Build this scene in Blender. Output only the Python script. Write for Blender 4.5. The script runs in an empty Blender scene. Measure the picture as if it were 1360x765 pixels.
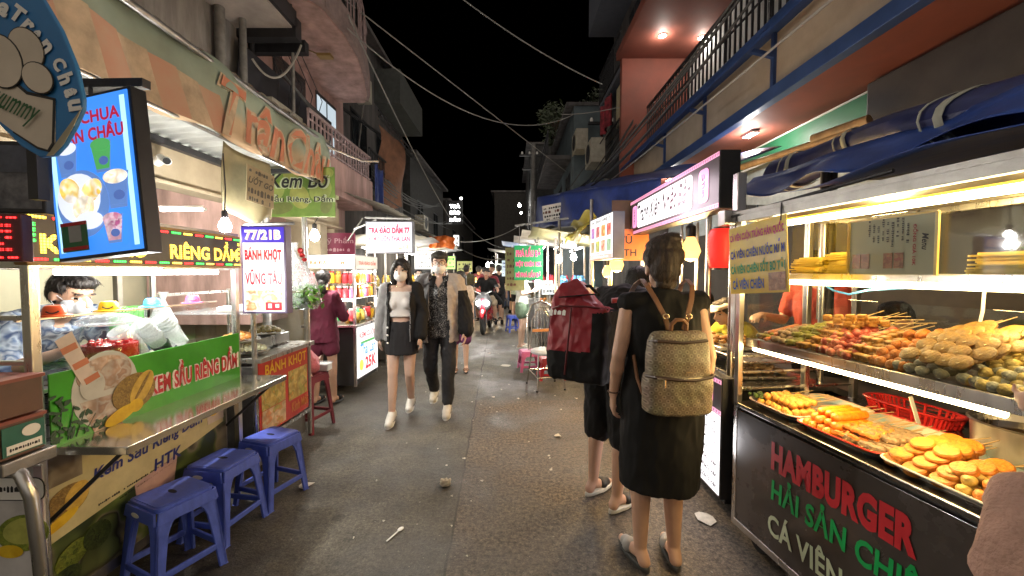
import bpy, bmesh, math, random
from mathutils import Vector as V, Matrix as MX, noise as NZ
random.seed(11)
R = math.radians
S = bpy.context.scene
COL = S.collection
# ------------------------------------------------------------------ camera
F, CU, CV, CAMZ = 520.0, 680.0, 382.5, 1.5
PITCH = math.atan((382.5 - 362) / F)
cam = bpy.data.objects.new('camera', bpy.data.cameras.new('camera')); COL.objects.link(cam)
cam.location = (0, 0, CAMZ); cam.rotation_euler = (R(90) - PITCH, 0, 0)
cam.data.sensor_width = 36; cam.data.lens = 36 * F / 1360
cam.data.clip_start = .05; cam.data.clip_end = 500
S.camera = cam
# ------------------------------------------------------------------ night sky, added soft fill sun for city glow and unseen lamps behind
w = bpy.data.worlds.new('World'); S.world = w; w.use_nodes = True
nt = w.node_tree; bg = nt.nodes['Background']
sky = nt.nodes.new('ShaderNodeTexSky'); sky.sky_type = 'NISHITA'; sky.sun_disc = False
sky.sun_elevation = R(-6); sky.sun_rotation = R(200)
nt.links.new(sky.outputs[0], bg.inputs[0]); bg.inputs[1].default_value = .05
sun = bpy.data.objects.new('sky_glow', bpy.data.lights.new('sky_glow', 'SUN')); COL.objects.link(sun)
sun.data.energy = .58; sun.data.angle = R(150); sun.data.color = (1, .89, .76)
sun.rotation_euler = (R(44), 0, R(24))
S.view_settings.view_transform = 'Standard'; S.view_settings.look = 'None'
S.view_settings.gamma = 1; S.view_settings.exposure = 1.4
S.cycles.use_denoising = True
S.cycles.max_bounces = 7; S.cycles.diffuse_bounces = 3; S.cycles.glossy_bounces = 3
S.cycles.transparent_max_bounces = 16; S.cycles.transmission_bounces = 3
S.cycles.sample_clamp_indirect = 4; S.cycles.sample_clamp_direct = 0
S.cycles.caustics_reflective = False; S.cycles.caustics_refractive = False

# ------------------------------------------------------------------ picture pixel -> place
def ray(u, v):
    x, z = (u - CU) / F, -(v - CV) / F
    c, s = math.cos(PITCH), math.sin(PITCH)
    return V((x, c + s * z, c * z - s))
def at(u, v, Y):
    d = ray(u, v); return V((0, 0, CAMZ)) + d * (Y / d.y)
def gr(u, v, z=0.0):
    d = ray(u, v); return V((0, 0, CAMZ)) + d * ((z - CAMZ) / d.z)

# ------------------------------------------------------------------ materials
_mc = {}
def mat(name, col, rough=.6, metal=0, var=.12, scale=8, bump=0, bscale=60, col2=None, em=0, emc=None, spec=.5, stretch=None, alpha=None, coat=0, sss=0):
    if name in _mc: return _mc[name]
    m = bpy.data.materials.new(name); m.use_nodes = True; _mc[name] = m
    t = m.node_tree; b = t.nodes['Principled BSDF']
    b.inputs['Roughness'].default_value = rough; b.inputs['Metallic'].default_value = metal
    b.inputs['Specular IOR Level'].default_value = spec
    if coat: b.inputs['Coat Weight'].default_value = coat; b.inputs['Coat Roughness'].default_value = .12
    if sss:
        b.inputs['Subsurface Weight'].default_value = sss; b.inputs['Subsurface Scale'].default_value = .01
        b.inputs['Subsurface Radius'].default_value = (1, .35, .2)
    c2 = col2 or tuple(max(0, c * (1 - var * 2)) for c in col)
    co = t.nodes.new('ShaderNodeTexCoord'); mp = t.nodes.new('ShaderNodeMapping')
    t.links.new(co.outputs['Object'], mp.inputs[0])
    if stretch: mp.inputs['Scale'].default_value = stretch
    n = t.nodes.new('ShaderNodeTexNoise'); n.inputs['Scale'].default_value = scale; n.inputs['Detail'].default_value = 6
    n.inputs['Roughness'].default_value = .62
    t.links.new(mp.outputs[0], n.inputs['Vector'])
    r = t.nodes.new('ShaderNodeValToRGB'); r.color_ramp.elements[0].position = .32; r.color_ramp.elements[1].position = .68
    r.color_ramp.elements[0].color = (*c2, 1); r.color_ramp.elements[1].color = (*col, 1)
    t.links.new(n.outputs['Fac'], r.inputs[0]); t.links.new(r.outputs[0], b.inputs['Base Color'])
    if rough > .12 and rough < .95:
        mr = t.nodes.new('ShaderNodeMapRange'); mr.inputs['To Min'].default_value = max(.04, rough - .12); mr.inputs['To Max'].default_value = min(1, rough + .14)
        t.links.new(n.outputs['Fac'], mr.inputs[0]); t.links.new(mr.outputs[0], b.inputs['Roughness'])
    if bump:
        n2 = t.nodes.new('ShaderNodeTexNoise'); n2.inputs['Scale'].default_value = bscale; n2.inputs['Detail'].default_value = 4
        t.links.new(mp.outputs[0], n2.inputs['Vector'])
        bp = t.nodes.new('ShaderNodeBump'); bp.inputs['Strength'].default_value = bump; bp.inputs['Distance'].default_value = .01
        t.links.new(n2.outputs['Fac'], bp.inputs['Height']); t.links.new(bp.outputs[0], b.inputs['Normal'])
    if em:
        b.inputs['Emission Color'].default_value = (*(emc or col), 1); b.inputs['Emission Strength'].default_value = em
    if alpha is not None: b.inputs['Alpha'].default_value = alpha
    return m
def emit(name, col, st, film=False):
    """a lamp, tube or back-lit film: slightly uneven like a real light box"""
    if name in _mc: return _mc[name]
    st *= .52 if st < 3 else 1
    m = bpy.data.materials.new(name); m.use_nodes = True; _mc[name] = m
    t = m.node_tree; b = t.nodes['Principled BSDF']
    b.inputs['Base Color'].default_value = (*[c * .45 for c in col], 1); b.inputs['Roughness'].default_value = .35
    b.inputs['Emission Color'].default_value = (*col, 1)
    co = t.nodes.new('ShaderNodeTexCoord'); n = t.nodes.new('ShaderNodeTexNoise'); n.inputs['Scale'].default_value = 5
    mr = t.nodes.new('ShaderNodeMapRange'); mr.inputs['To Min'].default_value = st * .8; mr.inputs['To Max'].default_value = st * 1.2
    t.links.new(co.outputs['Object'], n.inputs[0]); t.links.new(n.outputs[0], mr.inputs[0]); t.links.new(mr.outputs[0], b.inputs['Emission Strength'])
    return m
def photo(name, cols, scale=18, em=0, rough=.4):
    """printed food photograph: blotches of the given colours"""
    if name in _mc: return _mc[name]
    m = bpy.data.materials.new(name); m.use_nodes = True; _mc[name] = m
    t = m.node_tree; b = t.nodes['Principled BSDF']; b.inputs['Roughness'].default_value = rough
    co = t.nodes.new('ShaderNodeTexCoord')
    wv = t.nodes.new('ShaderNodeTexNoise'); wv.inputs['Scale'].default_value = scale * .7
    mx = t.nodes.new('ShaderNodeMixRGB'); mx.inputs[0].default_value = .06
    t.links.new(co.outputs['Object'], wv.inputs[0]); t.links.new(co.outputs['Object'], mx.inputs[1]); t.links.new(wv.outputs['Color'], mx.inputs[2])
    vo = t.nodes.new('ShaderNodeTexVoronoi'); vo.inputs['Scale'].default_value = scale; vo.feature = 'SMOOTH_F1'
    t.links.new(mx.outputs[0], vo.inputs['Vector'])
    r = t.nodes.new('ShaderNodeValToRGB'); r.color_ramp.interpolation = 'LINEAR'
    while len(r.color_ramp.elements) < len(cols): r.color_ramp.elements.new(.5)
    for i, c in enumerate(cols):
        r.color_ramp.elements[i].position = .15 + .7 * i / max(1, len(cols) - 1); r.color_ramp.elements[i].color = (*c, 1)
    sp = t.nodes.new('ShaderNodeSeparateColor'); t.links.new(vo.outputs['Color'], sp.inputs[0])
    t.links.new(sp.outputs[0], r.inputs[0])
    mul = t.nodes.new('ShaderNodeMixRGB'); mul.blend_type = 'MULTIPLY'; mul.inputs[0].default_value = .55
    rr = t.nodes.new('ShaderNodeValToRGB'); rr.color_ramp.elements[0].color = (1, 1, 1, 1); rr.color_ramp.elements[1].color = (.1, .06, .03, 1)
    rr.color_ramp.elements[0].position = .15; rr.color_ramp.elements[1].position = .75
    t.links.new(vo.outputs['Distance'], rr.inputs[0]); t.links.new(r.outputs[0], mul.inputs[1]); t.links.new(rr.outputs[0], mul.inputs[2])
    t.links.new(mul.outputs[0], b.inputs['Base Color'])
    if em: t.links.new(mul.outputs[0], b.inputs['Emission Color']); b.inputs['Emission Strength'].default_value = em * .6
    return m
def glassmat(name, tint=(.95, .97, .97), op=.06, rough=.03, milky=0, mcol=(.8, .8, .8)):
    if name in _mc: return _mc[name]
    m = bpy.data.materials.new(name); m.use_nodes = True; _mc[name] = m
    t = m.node_tree; t.nodes.remove(t.nodes['Principled BSDF']); out = t.nodes['Material Output']
    tr = t.nodes.new('ShaderNodeBsdfTransparent'); tr.inputs[0].default_value = (*tint, 1)
    gl = t.nodes.new('ShaderNodeBsdfGlossy'); gl.inputs['Roughness'].default_value = rough
    fr = t.nodes.new('ShaderNodeLayerWeight'); pw = t.nodes.new('ShaderNodeMath'); pw.operation = 'POWER'; pw.inputs[1].default_value = 4.5; t.links.new(fr.outputs['Facing'], pw.inputs[0])
    ad = t.nodes.new('ShaderNodeMath'); ad.operation = 'MULTIPLY_ADD'; ad.inputs[1].default_value = .75; ad.inputs[2].default_value = .025 + op * .4; t.links.new(pw.outputs[0], ad.inputs[0])
    mx = t.nodes.new('ShaderNodeMixShader'); t.links.new(ad.outputs[0], mx.inputs[0]); t.links.new(tr.outputs[0], mx.inputs[1]); t.links.new(gl.outputs[0], mx.inputs[2])
    last = mx
    if milky:
        df = t.nodes.new('ShaderNodeBsdfDiffuse'); df.inputs[0].default_value = (*mcol, 1)
        tl = t.nodes.new('ShaderNodeBsdfTranslucent'); tl.inputs[0].default_value = (*mcol, 1)
        a2 = t.nodes.new('ShaderNodeMixShader'); t.links.new(df.outputs[0], a2.inputs[1]); t.links.new(tl.outputs[0], a2.inputs[2])
        nn = t.nodes.new('ShaderNodeTexNoise'); nn.inputs['Scale'].default_value = 30
        rg = t.nodes.new('ShaderNodeMapRange'); rg.inputs['To Min'].default_value = milky * .5; rg.inputs['To Max'].default_value = min(1, milky * 1.5)
        t.links.new(nn.outputs[0], rg.inputs[0])
        m2 = t.nodes.new('ShaderNodeMixShader'); t.links.new(rg.outputs[0], m2.inputs[0]); t.links.new(mx.outputs[0], m2.inputs[1]); t.links.new(a2.outputs[0], m2.inputs[2]); last = m2
    t.links.new(last.outputs[0], out.inputs[0]); return m

# ------------------------------------------------------------------ mesh building
class MB:
    def __init__(s): s.v = []; s.f = []; s.m = []; s.mi = 0
    def add(s, vs, fs):
        b = len(s.v); s.v += [V(p) for p in vs]
        for f in fs: s.f.append([b + i for i in f]); s.m.append(s.mi)
        return s
    def mat(s, i): s.mi = i; return s
    def box(s, c, d, rz=0, M=None):
        x, y, z = d[0] / 2, d[1] / 2, d[2] / 2
        vs = [V((i * x, j * y, k * z)) for k in (-1, 1) for j in (-1, 1) for i in (-1, 1)]
        if M is None: M = MX.Rotation(rz, 3, 'Z')
        vs = [M @ p + V(c) for p in vs]
        return s.add(vs, [(0, 2, 3, 1), (4, 5, 7, 6), (0, 1, 5, 4), (2, 6, 7, 3), (0, 4, 6, 2), (1, 3, 7, 5)])
    def bar(s, p, q, a, b=None, up=(0, 0, 1)):
        """square bar from p to q"""
        p, q = V(p), V(q); b = b or a; d = (q - p); L = d.length; d.normalize()
        u = V(up)
        if abs(d.dot(u)) > .95: u = V((0, 1, 0))
        x = d.cross(u).normalized(); y = x.cross(d)
        M = MX((x, d, y)).transposed()
        return s.box((p + q) / 2, (a, L, b), M=M)
    def tube(s, pts, r, n=8, caps=True):
        pts = [V(p) for p in pts]; rr = r if isinstance(r, (list, tuple)) else [r] * len(pts)
        b = len(s.v); N = len(pts); px = None
        for i, p in enumerate(pts):
            d = (pts[min(i + 1, N - 1)] - pts[max(i - 1, 0)])
            if d.length < 1e-9: d = V((0, 0, 1))
            d.normalize()
            if px is None:
                a = V((0, 0, 1)) if abs(d.z) < .9 else V((1, 0, 0))
                x = d.cross(a).normalized()
            else: x = (px - d * px.dot(d)); x = x.normalized() if x.length > 1e-6 else d.orthogonal().normalized()
            px = x; y = d.cross(x)
            for k in range(n):
                t = 2 * math.pi * k / n; s.v.append(p + (x * math.cos(t) + y * math.sin(t)) * rr[i])
        for i in range(N - 1):
            for k in range(n):
                k2 = (k + 1) % n
                s.f.append([b + i * n + k, b + i * n + k2, b + (i + 1) * n + k2, b + (i + 1) * n + k]); s.m.append(s.mi)
        if caps:
            s.f.append([b + k for k in reversed(range(n))]); s.m.append(s.mi)
            s.f.append([b + (N - 1) * n + k for k in range(n)]); s.m.append(s.mi)
        return s
    def cyl(s, p, q, r0, r1=None, n=16): return s.tube([p, q], [r0, r0 if r1 is None else r1], n)
    def lathe(s, prof, c=(0, 0, 0), n=20, M=None):
        """profile [(r,z)...] round z"""
        b = len(s.v); c = V(c)
        for r, z in prof:
            for k in range(n):
                t = 2 * math.pi * k / n; p = V((r * math.cos(t), r * math.sin(t), z))
                s.v.append((M @ p if M else p) + c)
        N = len(prof)
        for i in range(N - 1):
            for k in range(n):
                k2 = (k + 1) % n
                s.f.append([b + i * n + k, b + i * n + k2, b + (i + 1) * n + k2, b + (i + 1) * n + k]); s.m.append(s.mi)
        for i, rev in ((0, True), (N - 1, False)):
            if prof[i][0] > 1e-5:
                l = [b + i * n + k for k in range(n)]; s.f.append(l[::-1] if rev else l); s.m.append(s.mi)
        return s
    def ell(s, c, r, M=None, nu=14, nv=9):
        if not isinstance(r, (tuple, list)): r = (r, r, r)
        b = len(s.v); c = V(c)
        vs = [V((0, 0, -r[2]))]
        for j in range(1, nv):
            a = -math.pi / 2 + math.pi * j / nv
            for k in range(nu):
                t = 2 * math.pi * k / nu; vs.append(V((r[0] * math.cos(a) * math.cos(t), r[1] * math.cos(a) * math.sin(t), r[2] * math.sin(a))))
        vs.append(V((0, 0, r[2])))
        s.v += [(M @ p if M else p) + c for p in vs]
        top = len(vs) - 1
        for k in range(nu):
            k2 = (k + 1) % nu
            s.f.append([b, b + 1 + k2, b + 1 + k]); s.m.append(s.mi)
            for j in range(nv - 2):
                o = b + 1 + j * nu; s.f.append([o + k, o + k2, o + nu + k2, o + nu + k]); s.m.append(s.mi)
            o = b + 1 + (nv - 2) * nu; s.f.append([o + k, o + k2, b + top]); s.m.append(s.mi)
        return s
    def rc(s, p, q, r0, r1, n=12):
        """tapered limb with round ends"""
        p, q = V(p), V(q); d = (q - p); L = d.length
        if L < 1e-6: return s.ell(p, r0)
        d.normalize(); pts = []; rr = []
        for a in (-85, -60, -30): pts.append(p + d * r0 * math.sin(R(a))); rr.append(r0 * math.cos(R(a)))
        pts += [p, q]; rr += [r0, r1]
        for a in (30, 60, 85): pts.append(q + d * r1 * math.sin(R(a))); rr.append(r1 * math.cos(R(a)))
        return s.tube(pts, rr, n)
    def loft(s, rings, n=20, X=None, pw=2.0):
        """rings [(centre, rx, ry)], normals follow the spine; X = sideways axis"""
        b = len(s.v); N = len(rings); cs = [V(r[0]) for r in rings]
        for i in range(N):
            d = (cs[min(i + 1, N - 1)] - cs[max(i - 1, 0)]).normalized()
            x = V(X or (1, 0, 0)); x = (x - d * x.dot(d)).normalized(); y = d.cross(x)
            for k in range(n):
                t = 2 * math.pi * k / n; c, sn = math.cos(t), math.sin(t)
                if pw != 2: c = math.copysign(abs(c) ** (2 / pw), c); sn = math.copysign(abs(sn) ** (2 / pw), sn)
                s.v.append(cs[i] + x * c * rings[i][1] + y * sn * rings[i][2])
        for i in range(N - 1):
            for k in range(n):
                k2 = (k + 1) % n; s.f.append([b + i * n + k, b + i * n + k2, b + (i + 1) * n + k2, b + (i + 1) * n + k]); s.m.append(s.mi)
        s.f.append([b + k for k in reversed(range(n))]); s.m.append(s.mi)
        s.f.append([b + (N - 1) * n + k for k in range(n)]); s.m.append(s.mi)
        return s
    def prism(s, poly, z0, z1):
        n = len(poly); vs = [(x, y, z0) for x, y in poly] + [(x, y, z1) for x, y in poly]
        return s.add(vs, [list(range(n))[::-1], list(range(n, 2 * n))] + [(i, (i + 1) % n, n + (i + 1) % n, n + i) for i in range(n)])
    def disc(s, c, rx, ry, z, rot=0, n=24, t=.0012):
        ca, sa = math.cos(rot), math.sin(rot)
        return s.prism([(c[0] + rx * math.cos(a) * ca - ry * math.sin(a) * sa, c[1] + rx * math.cos(a) * sa + ry * math.sin(a) * ca)
                        for a in [2 * math.pi * k / n for k in range(n)]], z - t, z)
    def sheet(s, fn, nu, nv, t=0):
        """grid fn(a,b)->point, a,b in 0..1; t = thickness along the third axis of the normal"""
        b = len(s.v); P = [[V(fn(i / nu, j / nv)) for j in range(nv + 1)] for i in range(nu + 1)]
        for row in P: s.v += row
        w = nv + 1
        for i in range(nu):
            for j in range(nv): s.f.append([b + i * w + j, b + (i + 1) * w + j, b + (i + 1) * w + j + 1, b + i * w + j + 1]); s.m.append(s.mi)
        return s
    def mesh(s, name, sm=True):
        me = bpy.data.meshes.new(name); me.from_pydata([tuple(p) for p in s.v], [], s.f); me.update()
        me.polygons.foreach_set('material_index', s.m)
        if sm: me.polygons.foreach_set('use_smooth', [True] * len(me.polygons))
        return me
    def pieces(s):
        up = list(range(len(s.v)))
        def root(i):
            while up[i] != i: up[i] = up[up[i]]; i = up[i]
            return i
        for f in s.f:
            for i in f[1:]: up[root(i)] = root(f[0])
        out = {}
        for f, m in zip(s.f, s.m): out.setdefault(root(f[0]), []).append((f, m))
        res = []
        for fs in out.values():
            b = MB(); ix = {}
            for f, m in fs:
                for i in f:
                    if i not in ix: ix[i] = len(b.v); b.v.append(s.v[i])
                b.f.append([ix[i] for i in f]); b.m.append(m)
            res.append(b)
        return res
    def each(s, name, mats, parent=None, *a, **k):
        """one object per separate piece"""
        return [b.build(name, mats, parent, *a, **k) for b in s.pieces()]
    def build(s, name, mats, parent=None, world=False, sm=True, bev=0, solid=0, seg=2, sub=0, ang=35):
        if not isinstance(mats, (list, tuple)): mats = [mats]
        loc = None
        if parent is not None and world:
            I = wm(parent).inverted(); s.v = [I @ p for p in s.v]
        if parent is None:
            xs = [p.x for p in s.v]; ys = [p.y for p in s.v]; zs = [p.z for p in s.v]
            loc = V(((min(xs) + max(xs)) / 2, (min(ys) + max(ys)) / 2, min(zs))); s.v = [p - loc for p in s.v]
        me = s.mesh(name, sm)
        o = bpy.data.objects.new(name, me); COL.objects.link(o)
        for m in mats: me.materials.append(m)
        if parent is not None: o.parent = parent
        if loc is not None: o.location = loc
        fin(o, sm, bev, solid, seg, sub, ang); return o
def fin(o, sm=True, bev=0, solid=0, seg=2, sub=0, ang=35):
    if solid: m = o.modifiers.new('thick', 'SOLIDIFY'); m.thickness = solid; m.offset = 0
    if sub: m = o.modifiers.new('sub', 'SUBSURF'); m.levels = sub; m.render_levels = sub
    if bev: m = o.modifiers.new('bevel', 'BEVEL'); m.width = bev; m.segments = seg; m.limit_method = 'ANGLE'; m.angle_limit = R(40)
    if sm and not sub:
        me = o.data; bm = bmesh.new(); bm.from_mesh(me)
        for e in bm.edges:
            if len(e.link_faces) == 2 and e.calc_face_angle(0) > R(ang): e.smooth = False
        bm.to_mesh(me); bm.free()
def wm(o):
    M = MX.LocRotScale(o.location, o.rotation_euler, o.scale)
    return wm(o.parent) @ M if o.parent else M
def tag(o, label=None, cat=None, group=None, kind=None):
    if label: o['label'] = label
    if cat: o['category'] = cat
    if group: o['group'] = group
    if kind or cat: o['kind'] = kind or 'thing'
    return o
def thing(name, label, cat, loc=(0, 0, 0), rz=0, group=None):
    o = bpy.data.objects.new(name, None); COL.objects.link(o); o.empty_display_size = .1
    o.location = loc; o.rotation_euler = (0, 0, rz); return tag(o, label, cat, group)
def kids(o): return [c for c in bpy.data.objects if c.parent == o]
def dup(o, loc=None, rz=None, label=None, group=None, parent=None):
    c = o.copy(); COL.objects.link(c)
    if parent is not None: c.parent = parent
    if loc is not None: c.location = loc
    if rz is not None: c.rotation_euler = (o.rotation_euler[0], o.rotation_euler[1], rz)
    if label: c['label'] = label
    if group: c['group'] = group
    for ch in kids(o): dup(ch, parent=c)
    return c
def orient(o, c, phi, tilt=0, roll=0):
    """stand a panel: local x right, y up, z out of its face; phi = heading of the face"""
    n = V((math.cos(phi), math.sin(phi), 0)); x = V((-math.sin(phi), math.cos(phi), 0)); y = V((0, 0, 1))
    M = MX((x, y, n)).transposed() @ MX.Rotation(tilt, 3, 'X') @ MX.Rotation(roll, 3, 'Z')
    o.location = c; o.rotation_euler = M.to_euler()
def panel(name, label, cat, c, phi, w, h, t, m, tilt=0, roll=0, group=None, bev=.004, parent=None, poly=None):
    b = MB()
    if poly: b.prism(poly, -t, 0)
    else: b.box((0, 0, -t / 2), (w, h, t))
    me = b.mesh(name, False); o = bpy.data.objects.new(name, me); COL.objects.link(o); me.materials.append(m)
    if parent is not None: o.parent = parent
    orient(o, c, phi, tilt, roll)
    if parent is not None:
        M = wm(parent).inverted() @ MX.LocRotScale(o.location, o.rotation_euler, None); o.location = M.to_translation(); o.rotation_euler = M.to_euler()
    if bev: fin(o, False, bev)
    if label: tag(o, label, cat, group)
    return o
def text(body, parent, x, y, w, h, m, z=.003, line=None, lw=.0, bold=0.0, shear=0, name='lettering', rot=0, ext=.0008):
    """lettering fitted to a w x h box centred on (x, y) of the parent's face"""
    out = MB(); mats = [m]
    def one(off, zz, idx, box=None):
        cu = bpy.data.curves.new('t', 'FONT'); cu.body = body; cu.align_x = 'CENTER'; cu.align_y = 'CENTER'; cu.offset = off; cu.shear = shear
        cu.resolution_u = 3; cu.space_line = .95; cu.space_character = 1.0 + abs(off) * 1.2
        ob = bpy.data.objects.new('t', cu); me = bpy.data.meshes.new_from_object(ob)
        vs = [p.co.copy() for p in me.vertices]; fs = [list(p.vertices) for p in me.polygons]
        bpy.data.objects.remove(ob); bpy.data.meshes.remove(me); bpy.data.curves.remove(cu)
        if not vs: return None
        x0, x1 = min(p.x for p in vs), max(p.x for p in vs); y0, y1 = min(p.y for p in vs), max(p.y for p in vs)
        if box is None: box = (x0, x1, y0, y1)
        sx = w / max(1e-6, box[1] - box[0]); sy = h / max(1e-6, box[3] - box[2]); cx, cy = (box[0] + box[1]) / 2, (box[2] + box[3]) / 2
        if w == 0: sx = sy
        if h == 0: sy = sx
        ca, sa = math.cos(rot), math.sin(rot); q = []
        for p in vs:
            a, b = (p.x - cx) * sx, (p.y - cy) * sy
            q.append((x + a * ca - b * sa, y + a * sa + b * ca, zz))
        out.mi = idx; out.add(q, fs); return box
    bx = one(bold, z, 0)
    if line is not None: mats.append(line); one(bold + (lw or .03), z - .0012, 1, bx)
    return out.build(name, mats, parent, sm=False)
def light(p, energy, col=(1, .9, .78), r=.05, parent=None):
    l = bpy.data.objects.new('lamp_light', bpy.data.lights.new('lamp_light', 'POINT')); COL.objects.link(l)
    l.data.energy = energy; l.data.color = col; l.data.shadow_soft_size = r; l.location = p
    if parent is not None: l.parent = parent; l.location = wm(parent).inverted() @ V(p)
    return l

# ------------------------------------------------------------------ palette
STEEL = mat('stainless_steel', (.62, .6, .57), .28, 1, .1, 14, .05, 120, stretch=(1, 1, .15))
STEELD = mat('dull_steel', (.36, .35, .34), .42, 1, .2, 9, .1, 80)
IRON = mat('dark_painted_iron', (.035, .035, .04), .5, .2, .2, 10, .1)
BLACK = mat('black_casing', (.018, .018, .02), .42, 0, .2, 9)
WHITEP = mat('white_plastic', (.78, .77, .74), .4, 0, .05, 6)
GLASS = glassmat('clear_glass')
POLY = glassmat('clear_plastic', (.96, .97, .98), .1, .12, .16, (.85, .88, .9))
BAGM = glassmat('plastic_bag_film', (.95, .96, .97), .2, .15, .45, (.8, .83, .85))
TUBE = emit('white_fluorescent_tube', (1, .97, .9), 14)
WARMTUBE = emit('warm_led_tube', (1, .8, .42), 11)
BULBW = emit('white_bulb_glass', (1, .97, .92), 38)
BULBY = emit('warm_bulb_glass', (1, .50, .11), 2.6)
LWHITE = emit('lit_white_film', (1, .98, .99), .95)
LRED = emit('lit_red_film', (.9, .02, .05), .5)
INK = mat('black_ink', (.012, .012, .014), .5)
REDINK = mat('red_print', (.55, .02, .03), .4, var=.05)
WHITEINK = mat('white_print', (.82, .8, .76), .45, var=.04)
YELINK = mat('yellow_print', (.8, .52, .04), .45, var=.06)
BLUEINK = mat('navy_print', (.02, .03, .2), .45, var=.06)
GRNINK = mat('green_print', (.02, .3, .06), .45, var=.06)

def scribble(parent, x, y, w, h, m, z=.003, seed=0, rot=0):
    """a printed line too small to read: a row of short uneven strokes"""
    rnd = random.Random(int(x * 977 + y * 3571 + seed)); b = MB(); q = -w / 2; ca, sa = math.cos(rot), math.sin(rot)
    while q < w / 2:
        l = rnd.uniform(.25, .8) * h; hh = h * rnd.choice((.62, .62, .8, 1)); c = (q + l / 2, rnd.uniform(-.04, .04) * h)
        if rnd.random() > .18:
            pts = [(c[0] - l / 2, c[1] - hh / 2), (c[0] + l / 2 * .9, c[1] - hh / 2), (c[0] + l / 2, c[1] + hh * .3), (c[0] - l * .1, c[1] + hh / 2), (c[0] - l / 2, c[1] + hh * .2)]
            b.prism([(x + p * ca - r * sa, y + p * sa + r * ca) for p, r in pts], z - .001, z)
        q += l + h * .22
    return b.build('small_print', m, parent, sm=False)
def pic(parent, x, y, w, h, m, z=.003, t=.0012, name='printed_picture'):
    return MB().box((x, y, z - t / 2), (w, h, t)).build(name, m, parent, sm=False)
def rrect(w, h, r, n=5, x=0, y=0):
    out = []
    for cx, cy, a0 in ((w / 2 - r, h / 2 - r, 0), (-w / 2 + r, h / 2 - r, 90), (-w / 2 + r, -h / 2 + r, 180), (w / 2 - r, -h / 2 + r, 270)):
        for k in range(n + 1): a = R(a0 + 90 * k / n); out.append((x + cx + r * math.cos(a), y + cy + r * math.sin(a)))
    return out
def lightbox(name, label, cat, c, phi, w, h, t, face, frame=BLACK, rim=.014, tilt=0, roll=0, group=None, parent=None):
    """a back-lit box sign: casing with a lit face set in it"""
    o = panel(name, label, cat, c, phi, w, h, t, frame, tilt, roll, group, .003, parent)
    MB().box((0, 0, .001), (w - rim * 2, h - rim * 2, .004)).build('lit_face', face, o, sm=False); return o
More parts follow.
